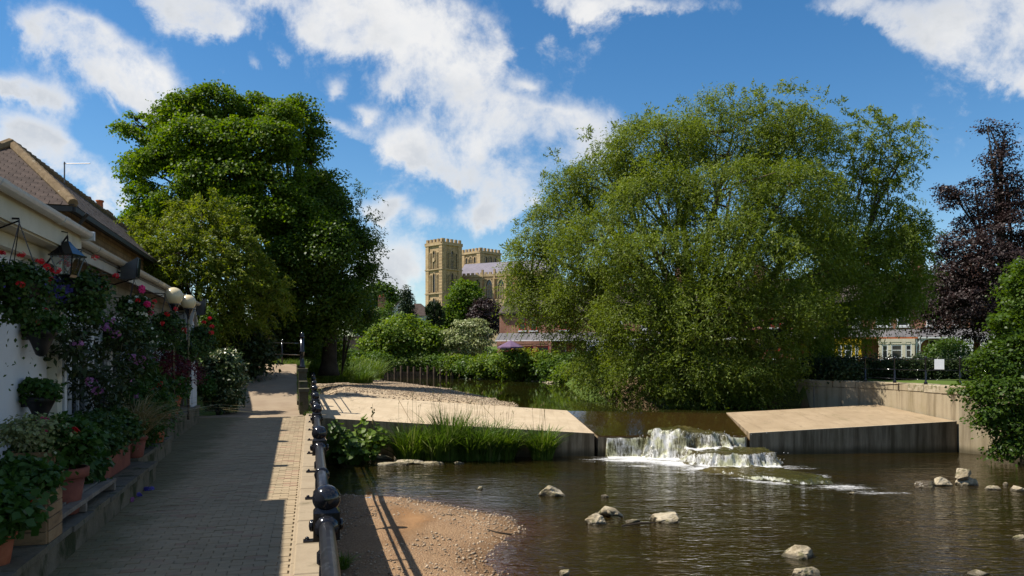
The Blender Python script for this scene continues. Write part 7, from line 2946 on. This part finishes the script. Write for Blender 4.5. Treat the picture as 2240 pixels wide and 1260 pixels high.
c = on_plinth(62, -2.36)
wood_box('nearest square timber planter of warm boards at the lower left corner', c, .42, .46, .46, 4)
potted('low bright-leaved plant with red flowers filling the nearest timber planter', c + Vector((-.05, -.08, .44)), .30, .30, 'leaf_mint', 110, .11, 26, .075, .06, [('red_flowers', 'petal_red', 2, .03), ('pink_flowers', 'petal_pink', 1, .035)])
c2 = on_plinth(40, -2.62)
c2 = c2 + Vector((-.1, .45, .0))
wood_box('rear timber planter raised behind the nearest one', c2 + Vector((0, 0, .22)), .40, .40, .50, 4)
potted('mass of small leaves, sunlight put into their pale colour, in the rear timber planter', c2 + Vector((0, 0, .72)), .34, .34, 'leaf_cornus', 90, .11, 34, .045, .035)  # the pale leaf colour stands in for sun falling on this plant
c = on_plinth(8, -2.32) + Vector((0, -.1, -.02))
pot('small bright terracotta pot cut by the lower left frame edge', c, .15, .28)
potted('round-leaved plant spilling from the small pot at the frame edge', c + Vector((0, 0, .25)), .26, .40, 'leaf_mint', 80, .10, 22, .085, .075, [('red_flowers', 'petal_red', 2, .03)])
c = on_plinth(50, -2.95)
potted('tall hydrangea-like green bush against the white wall', c + Vector((0, .5, 0)), .42, .75, 'leaf_mint', 150, .16, 26, .12, .09, [('pink_flowers', 'petal_pink', 2, .06)])
c = on_plinth(105, -2.85)
potted('leafy green bush with a magenta bloom behind the large dark pot', c + Vector((0, .3, 0)), .42, .68, 'leaf_basket', 150, .15, 28, .10, .08, [('pink_flowers', 'petal_pink', 2, .07)])
# dark window trough
t = thing('planter_trough', UV(-2.62, 11.6, FLR + PH), 'long dark red trough at the far end of the bench', 'planter')
ubox(MB(), -2.85, -2.45, 11.15, 13.2, FLR + PH + .01, FLR + PH + .32).build('box', M['terracotta_dark'], t)
ubox(MB(), -2.87, -2.43, 11.13, 13.22, FLR + PH + .322, FLR + PH + .36).build('rim', M['terracotta_dark'], t)
for i, (v, lab) in enumerate(((11.4, 'near dark leafy bedding plant in the trough'), (12.1, 'middle dark leafy bedding plant in the trough'), (12.8, 'far dark leafy bedding plant in the trough'))):
    potted(lab, UV(-2.65, v, FLR + PH + .34), .40, .55, 'leaf_basket', 110, .13, 30, .065, .05, [('white_flowers', 'petal_white', 2, .03)] if i == 1 else None, group='bedding plants in the trough')
# rhododendron with mauve flower heads
c = on_plinth(215, -2.95)
t = thing('rhododendron', c, 'tall dark rhododendron with mauve flower heads before the windows', 'shrub')
lob = [((PU(px, py, -2.85)), (rx * .0075, .35, ry * .0075)) for px, py, rx, ry in ((235, 730, 60, 40), (165, 775, 55, 40), (255, 800, 60, 60), (290, 770, 40, 40), (215, 840, 60, 40), (285, 860, 50, 45), (150, 740, 30, 25), (230, 900, 60, 30))]
p, d, k = clumps_on([(tuple(a), b_) for a, b_ in lob], 150, .4, .4)
v, q = crown_leaves(p, d, .13, 18, .12, .042, .7, droop=.3)
np_mesh('foliage', v, q, mats=M['leaf_hedge'], parent=t, org=c)
mb = MB()
limbs(mb, c + Vector((0, 0, .0)), c + Vector((.05, 0, .45)), [(tuple(a), b_) for a, b_ in lob], .03, p, k, 40, 3, 7)
mb.build('branches', M['bark_dark'], t)
parts = []
for px, py in ((232, 716), (252, 730), (282, 830), (298, 868), (215, 855), (168, 752), (288, 780), (310, 785), (240, 700), (200, 835)):
    o = PU(px, py, -2.70)
    parts.append(blooms(o, (.075, .075, .055), 11, .032))
heads_of('mauve_flower_head', 'petal_mauve', parts, t, c)
# dry grass fountain and companion bushes
c = UV(-2.52, 13.9, FLR + .34)
pot('tall narrow dark pot under the dry ornamental grass', c, .20, .36, 'terracotta_dark')
tuft('ornamental_grass', 'straw-coloured fountain grass drooping over its pot', 'grass', c + Vector((0, 0, .33)), 700, .16, .95, .012, 'grass_dry', None, 1.1)
c = UV(-2.75, 15.3, FLR + .34)
potted('dense bright green mound beside the dry grass', c, .62, 1.15, 'leaf_mint', 190, .16, 34, .06, .04, name='potted_shrub')
c = UV(-2.55, 16.2, FLR + .34)
pot('tall slim orange terracotta pot at the step of the plinth', c, .19, .55)
potted('yellow-green tuft in the tall slim terracotta pot', c + Vector((0, 0, .52)), .26, .40, 'leaf_bush', 50, .11, 24, .06, .04)
for i, (v, r, h, lab, lab2) in enumerate(((18.2, .27, .52, 'round terracotta pot nearest on the far plinth', 'upright green plant with red bloom in the nearest far pot'), (19.7, .26, .50, 'middle terracotta pot on the far plinth', 'broad green leaves in the middle far pot'), (21.2, .25, .48, 'farthest terracotta pot before the variegated bush', 'low leafy plant in the farthest pot'))):
    c = UV(-2.98, v, FLR + .52)
    pot(lab, c, r, h)
    potted(lab2, c + Vector((0, 0, h - .03)), .42, .55, 'leaf_basket' if i == 0 else 'leaf_mint', 70, .14, 24, .10, .07, [('red_flowers', 'petal_red', 2, .05)] if i == 0 else None)
c = UV(-3.15, 17.5, FLR + .52)
t = thing('purple_maple', c, 'dark red cut-leaf maple spreading before the windows', 'shrub')
lob = [(tuple(PU(px, py, -3.05)), (rx * .011, .45, ry * .011)) for px, py, rx, ry in ((335, 790, 40, 30), (375, 800, 45, 34), (410, 815, 40, 30), (350, 830, 45, 26), (395, 780, 30, 20), (430, 810, 22, 24))]
p, d, k = clumps_on(lob, 150, .35, .4)
v, q = crown_leaves(p, d, .2, 30, .11, .032, .35, droop=.5)
np_mesh('foliage', v, q, mats=M['leaf_acer'], parent=t, org=c)
mb = MB()
limbs(mb, c, c + Vector((0, .1, .5)), lob, .035, p, k, 30, 4, 7)
mb.build('branches', M['bark_dark'], t)
c = UV(-3.2, 15.2, FLR + .34)
t = thing('mauve_rhododendron', c, 'smaller shrub with mauve flowers against the red maple', 'shrub')
lob = [(tuple(PU(px, py, -3.0)), (rx * .009, .35, ry * .009)) for px, py, rx, ry in ((300, 800, 30, 30), (320, 830, 26, 30))]
p, d, k = clumps_on(lob, 70, .4, .3)
v, q = crown_leaves(p, d, .16, 20, .12, .05, .7)
np_mesh('foliage', v, q, mats=M['leaf_basket'], parent=t, org=c)
heads_of('mauve_flower_head', 'petal_mauve', [blooms(PU(px, py, -2.9), (.12, .12, .09), 12, .04) for px, py in ((298, 788), (318, 782), (308, 800), (330, 790))], t, c)
# climbing greenery behind baskets, low edge plants
for i, (px, py, rx, ry, u, lf, lab) in enumerate([(268, 735, 16, 24, -3.1, 'leaf_basket', 'leafy climber on the window posts behind the pink basket'), (455, 715, 16, 40, -2.9, 'leaf_bush', 'climber on the far side of the white porch'), (330, 880, 46, 24, -2.9, 'leaf_basket', 'low dark foliage behind the dry grass'), (440, 845, 26, 26, -2.95, 'leaf_mint', 'leafy filler plant behind the far pots')]):
    c = PU(px, py, u)
    s = c.y / FPX
    t = thing('climber', c, lab, 'plant')
    v, q = blob_leaves(c, (rx * s, .3, ry * s), 90, .15, 26, .09, .06)
    np_mesh('foliage', v, q, mats=M[lf], parent=t, org=c)
# variegated bush at the end of the building
c = UV(-2.55, 28.3, FLR)
lob = lobes_px([(490, 800, 34, 34, 0), (475, 835, 32, 40, 0), (505, 840, 28, 44, 0), (490, 870, 38, 30, 0), (468, 790, 18, 24, .4)], c.y)
shrub('variegated_bush', 'rounded white-edged variegated bush at the end of the building', 'shrub', c, (.7, .7, 1.1), 'leaf_variegated', 330, .22, 40, .13, .06, lobes=lob, seed=77)
# petals dropped on the pavement
for i, (px, py, mt, lab) in enumerate([(287, 1096, 'petal_mauve', 'mauve and red fallen petals nearest on the pavement edge'), (297, 1085, 'leaf_lobelia', 'blue fallen petals beside the plinth'), (325, 1072, 'leaf_lobelia', 'violet fallen petals farther up the pavement edge')]):
    p0 = G(px, py, FLR + .012)
    t = thing('fallen_petals', p0, lab, 'petals')
    v, q = blooms(p0 + Vector((0, 0, .02)), (.08, .05, .02), 9, .035)
    np_mesh('petals', v, q, mats=M[mt], parent=t, org=p0)

# ---------------------------------------------------------------- rocks in the pool
def rock(name, label, c, sx_, sy_, sz_, mat, seed, group=None, cat='rock'):
    rn = np.random.default_rng(seed)
    import bmesh
    bm = bmesh.new()
    bmesh.ops.create_icosphere(bm, subdivisions=4, radius=1.0)
    co = np.array([v.co[:] for v in bm.verts])
    # facets: clip the ball by random planes, then roughen
    for i in range(13):
        n_ = unit(rn.normal(size=(1, 3)) * np.array([1, 1, .8]))[0]
        dlim = rn.uniform(.5, .85)
        ex = np.maximum(co @ n_ - dlim, 0)
        co = co - ex[:, None] * n_ * .92
    nz = (fbm(co[:, 0] * 2.3 + seed, co[:, 1] * 2.3 + co[:, 2] * 1.7, 4) - .5)
    nz2 = (fbm(co[:, 0] * 6.3 + seed, co[:, 1] * 6.3 + co[:, 2] * 5.7, 3) - .5)
    co = co * (1 + .34 * nz + .13 * nz2)[:, None]
    a = rn.uniform(0, 6.28)
    co[:, 2] = np.where(co[:, 2] > 0, co[:, 2], co[:, 2] * .6)
    co = co * np.array([sx_, sy_, sz_])
    for v, p in zip(bm.verts, co):
        v.co = p
    me = bpy.data.meshes.new(name)
    bm.to_mesh(me)
    bm.free()
    me.materials.append(M[mat])
    me.polygons.foreach_set('use_smooth', np.zeros(len(me.polygons), bool))
    o = bpy.data.objects.new(name, me)
    C.objects.link(o)
    o.location = c
    return tag(o, label, cat, group)


RK = [(1207, 1089, 82, 30, 'long humped pale boulder right of the sand bar'), (1322, 1090, 18, 8, 'little stone between the long boulder and the fall'), (1306, 1150, 48, 28, 'pale boulder left of the driftwood-like stone'),
      (1382, 1146, 38, 8, 'flat pale stone between two boulders'), (1464, 1146, 78, 32, 'broad pale boulder in the middle of the pool'), (1755, 1224, 86, 32, 'pointed pale boulder low in the right half of the pool'), (1774, 1266, 82, 34, 'yellowish boulder cut by the lower frame edge'),
      (1236, 1264, 28, 24, 'small upright stone at the lower frame edge'), (1866, 1084, 16, 8, 'tiny stone right of the foam'), (2120, 1064, 50, 26, 'yellowish lower stone of the stacked pair'), (2115, 1045, 34, 22, 'pale upper stone of the stacked pair'), (2030, 1070, 60, 18, 'flat dark-topped stone left of the stacked pair'),
      (2066, 1066, 44, 26, 'brown stone just left of the stacked pair'), (2176, 1074, 34, 12, 'flat grey stone right of the stacked pair'), (2232, 1078, 40, 22, 'boulder at the right frame edge level with the stacked pair'), (2202, 1064, 12, 8, 'tiny brown stone near the right edge'), (2148, 1262, 44, 16, 'flat stone at the lower right frame edge'),
      (2238, 1186, 30, 18, 'whitish stone cut by the right frame edge'), (1050, 1073, 16, 8, 'tiny mossy stone beyond the sand bar'), (1002, 1018, 26, 9, 'small white stone before the tall grass'), (1014, 1006, 12, 6, 'tiny white pebble behind the small white stone'), (885, 1020, 20, 8, 'grey stone in the shallows below the butterbur'), (1735, 992, 22, 9, 'pale stone at the foot of the right weir wall'), (1716, 995, 16, 8, 'brown stone next to the weir foot'), (1752, 990, 26, 12, 'dark stone against the right weir wall')]
for i, (px, py, w, h, lab) in enumerate(RK):
    p0 = G(px, py - (2 if h < 12 else 3), 0.0)
    s = p0.y / FPX
    z = 0.0
    if 'upper stone' in lab:
        p0 = G(2118, 1062, 0) + Vector((-.05, .02, 0))
        z = .27
    rock('boulder', lab, (p0.x, p0.y + w * s * .25, z), w * s * .55, w * s * .40, h * s * .74 + .01, 'bed_rock' if 'dark' not in lab and 'weir foot' not in lab else 'wet_rock', 100 + i, 'stones in the pool')
# pale ledge stones along the foot of the grass
for i, (px, py, w, h) in enumerate([(832, 1003, 60, 8), (880, 1001, 60, 9), (925, 1000, 60, 8), (960, 1003, 44, 6), (845, 1017, 70, 5), (900, 1013, 80, 7), (950, 1015, 60, 5), (770, 1004, 60, 6)]):
    p0 = G(px, py, 0)
    s = p0.y / FPX
    rock('ledge_stone', ['long pale ledge stone below the bright butterbur', 'pale ledge stone left of the first grass tuft', 'pale ledge stone under the second grass tuft', 'thin pale ledge stone under the tallest grass', 'low flat reddish stone in the shallows, left', 'low flat reddish stone in the shallows, middle', 'low flat reddish stone in the shallows, right', 'dark ledge stone against the river wall'][i], (p0.x, p0.y, 0.0), w * s * .55, .30, h * s + .03, 'bed_rock', 300 + i, 'ledge stones under the weir grass')
rock('fallen_slab', 'broken brown ledge beneath the upper fall', (6.4, 27.9, .0), 1.9, .9, .72, 'wet_rock', 401)
rock('fallen_slab', 'wide brown ledge beneath the lower fall', (7.3, 26.2, -.05), 1.5, .85, .36, 'wet_rock', 402)
rock('fallen_slab', 'low submerged ledge under the last white water', (8.2, 23.8, -.12), 1.4, 1.0, .20, 'wet_rock', 403)
# driftwood
t = thing('driftwood', G(1336, 1128, 0), 'bleached twisted driftwood lying behind the pale boulder', 'driftwood')
mb = MB()
mb.smooth = True
a = [G(1312, 1124, .02), G(1325, 1116, .16), G(1342, 1118, .12), G(1362, 1130, .02)]
mb.tube(a, [.05, .10, .08, .03], 8)
mb.tube([a[1], G(1340, 1128, .05)], [.05, .02], 6)
mb.tube([a[0] + Vector((-.1, 0, -.02)), a[2] + Vector((.1, -.1, -.05))], [.05, .04], 6)
mb.build('limb', M['bed_rock'], t)
t = thing('driftwood_stick', G(1395, 1146, .02), 'thin dark stick lying from the flat stone to the broad boulder', 'stick')
mb = MB()
mb.tube([G(1360, 1150, .03), G(1400, 1144, .05), G(1436, 1143, .03)], [.02, .025, .012], 5)
mb.build('stick', M['bark_dark'], t)
p0 = G(1093, 1162, .14)
t = thing('twig', p0, 'dark twig lying at the tip of the sand bar', 'stick')
mb = MB()
mb.tube([G(1066, 1158, .16), G(1090, 1165, .15), G(1119, 1169, .10)], [.012, .018, .02], 5)
mb.build('stick', M['bark_dark'], t)
t = thing('litter', G(806, 1092, .05), 'crumpled pale blue scrap of litter on the sand edge', 'litter')
mb = MB()
o = Vector(t.location)
mb.add([o + Vector((random.uniform(-.18, .18), random.uniform(-.08, .08), random.uniform(0, .06))) for k in range(8)], [(0, 1, 2), (2, 3, 4), (4, 5, 0), (1, 6, 2), (5, 7, 4), (0, 3, 6)])
mb.build('scrap', M['litter_blue'], t)
# pebbles: on the sand bar and the gravel bar
def pebbles(name, label, pts, sizes, mat):
    ico = np.array([(0, 0, 1), (.9, 0, .1), (.28, .86, -.1), (-.73, .53, .1), (-.73, -.53, -.1), (.28, -.86, .1), (0, 0, -1)], float)
    fc = np.array([(0, 1, 2), (0, 2, 3), (0, 3, 4), (0, 4, 5), (0, 5, 1), (6, 2, 1), (6, 3, 2), (6, 4, 3), (6, 5, 4), (6, 1, 5)])
    n = len(pts)
    sc = sizes[:, None] * np.stack([.8 + .6 * rng.random(n), .7 + .5 * rng.random(n), .4 + .35 * rng.random(n)], 1)
    a = rng.random(n) * 6.28
    v = ico[None] * sc[:, None, :]
    x = v[..., 0] * np.cos(a)[:, None] - v[..., 1] * np.sin(a)[:, None]
    y = v[..., 0] * np.sin(a)[:, None] + v[..., 1] * np.cos(a)[:, None]
    v = np.stack([x, y, v[..., 2]], -1) + pts[:, None, :]
    f = fc[None] + (np.arange(n) * 7)[:, None, None]
    o = np_mesh(name, v.reshape(-1, 3), None, f.reshape(-1, 3), mats=M[mat])
    return tag(o, label, 'pebbles', kind='stuff')


M['pebble'] = pmat('pebble', (0.24, 0.17, 0.11), (0.50, 0.39, 0.27), 1.5, .85, .2, 0, island=.45, fine=0)
px_, py_ = rng.uniform(-4.5, .6, 26000), rng.uniform(9, 20.5, 26000)
sb = poly_sd(px_, py_, BAR) + .3 * (fbm(px_ * 1.7, py_ * 1.7) - .5)
pr2 = np.clip(.9 - sb * .36, .06, 1) * (fbm(px_ * .9 + 3, py_ * .9) > .42 - .25 * (sb < .5))
ok = (sb > -.3) & (rng.random(26000) < pr2 * .62)
zz = np.clip(sb * .11, -.62, .15) + .012
pebbles('pebbles', 'scattered pebbles and grit on the sand bar', np.stack([px_, py_, zz + .004], 1)[ok], (.009 + .036 * rng.random(ok.sum()) ** 4), 'pebble')
px_, py_ = rng.uniform(-15, .3, 30000), rng.uniform(33.6, 74, 30000)
tz, _, _, tg = terrain(px_, py_)
ok = (tg > -.3) & (tz > WU - .04) & (tz < 2.0)
pebbles('gravel', 'rounded river gravel on the bar above the weir', np.stack([px_, py_, tz + .01], 1)[ok], (.018 + .05 * rng.random(ok.sum()) ** 3), 'pebble')
# stones at the far waterline
k = 260
t_ = rng.random(k)
bx = np.interp(t_, [0, .5, .9, 1], [-5.0, -1, 3.0, 3.4])
by = np.interp(t_, [0, .5, .9, 1], [79.8, 77.9, 71.5, 67])
pebbles('bank_stones', 'line of pale stones along the far waterline', np.stack([bx + rng.normal(0, .25, k), by + rng.normal(0, .3, k), WU + .06 * rng.random(k)], 1), .08 + .14 * rng.random(k), 'bed_rock')
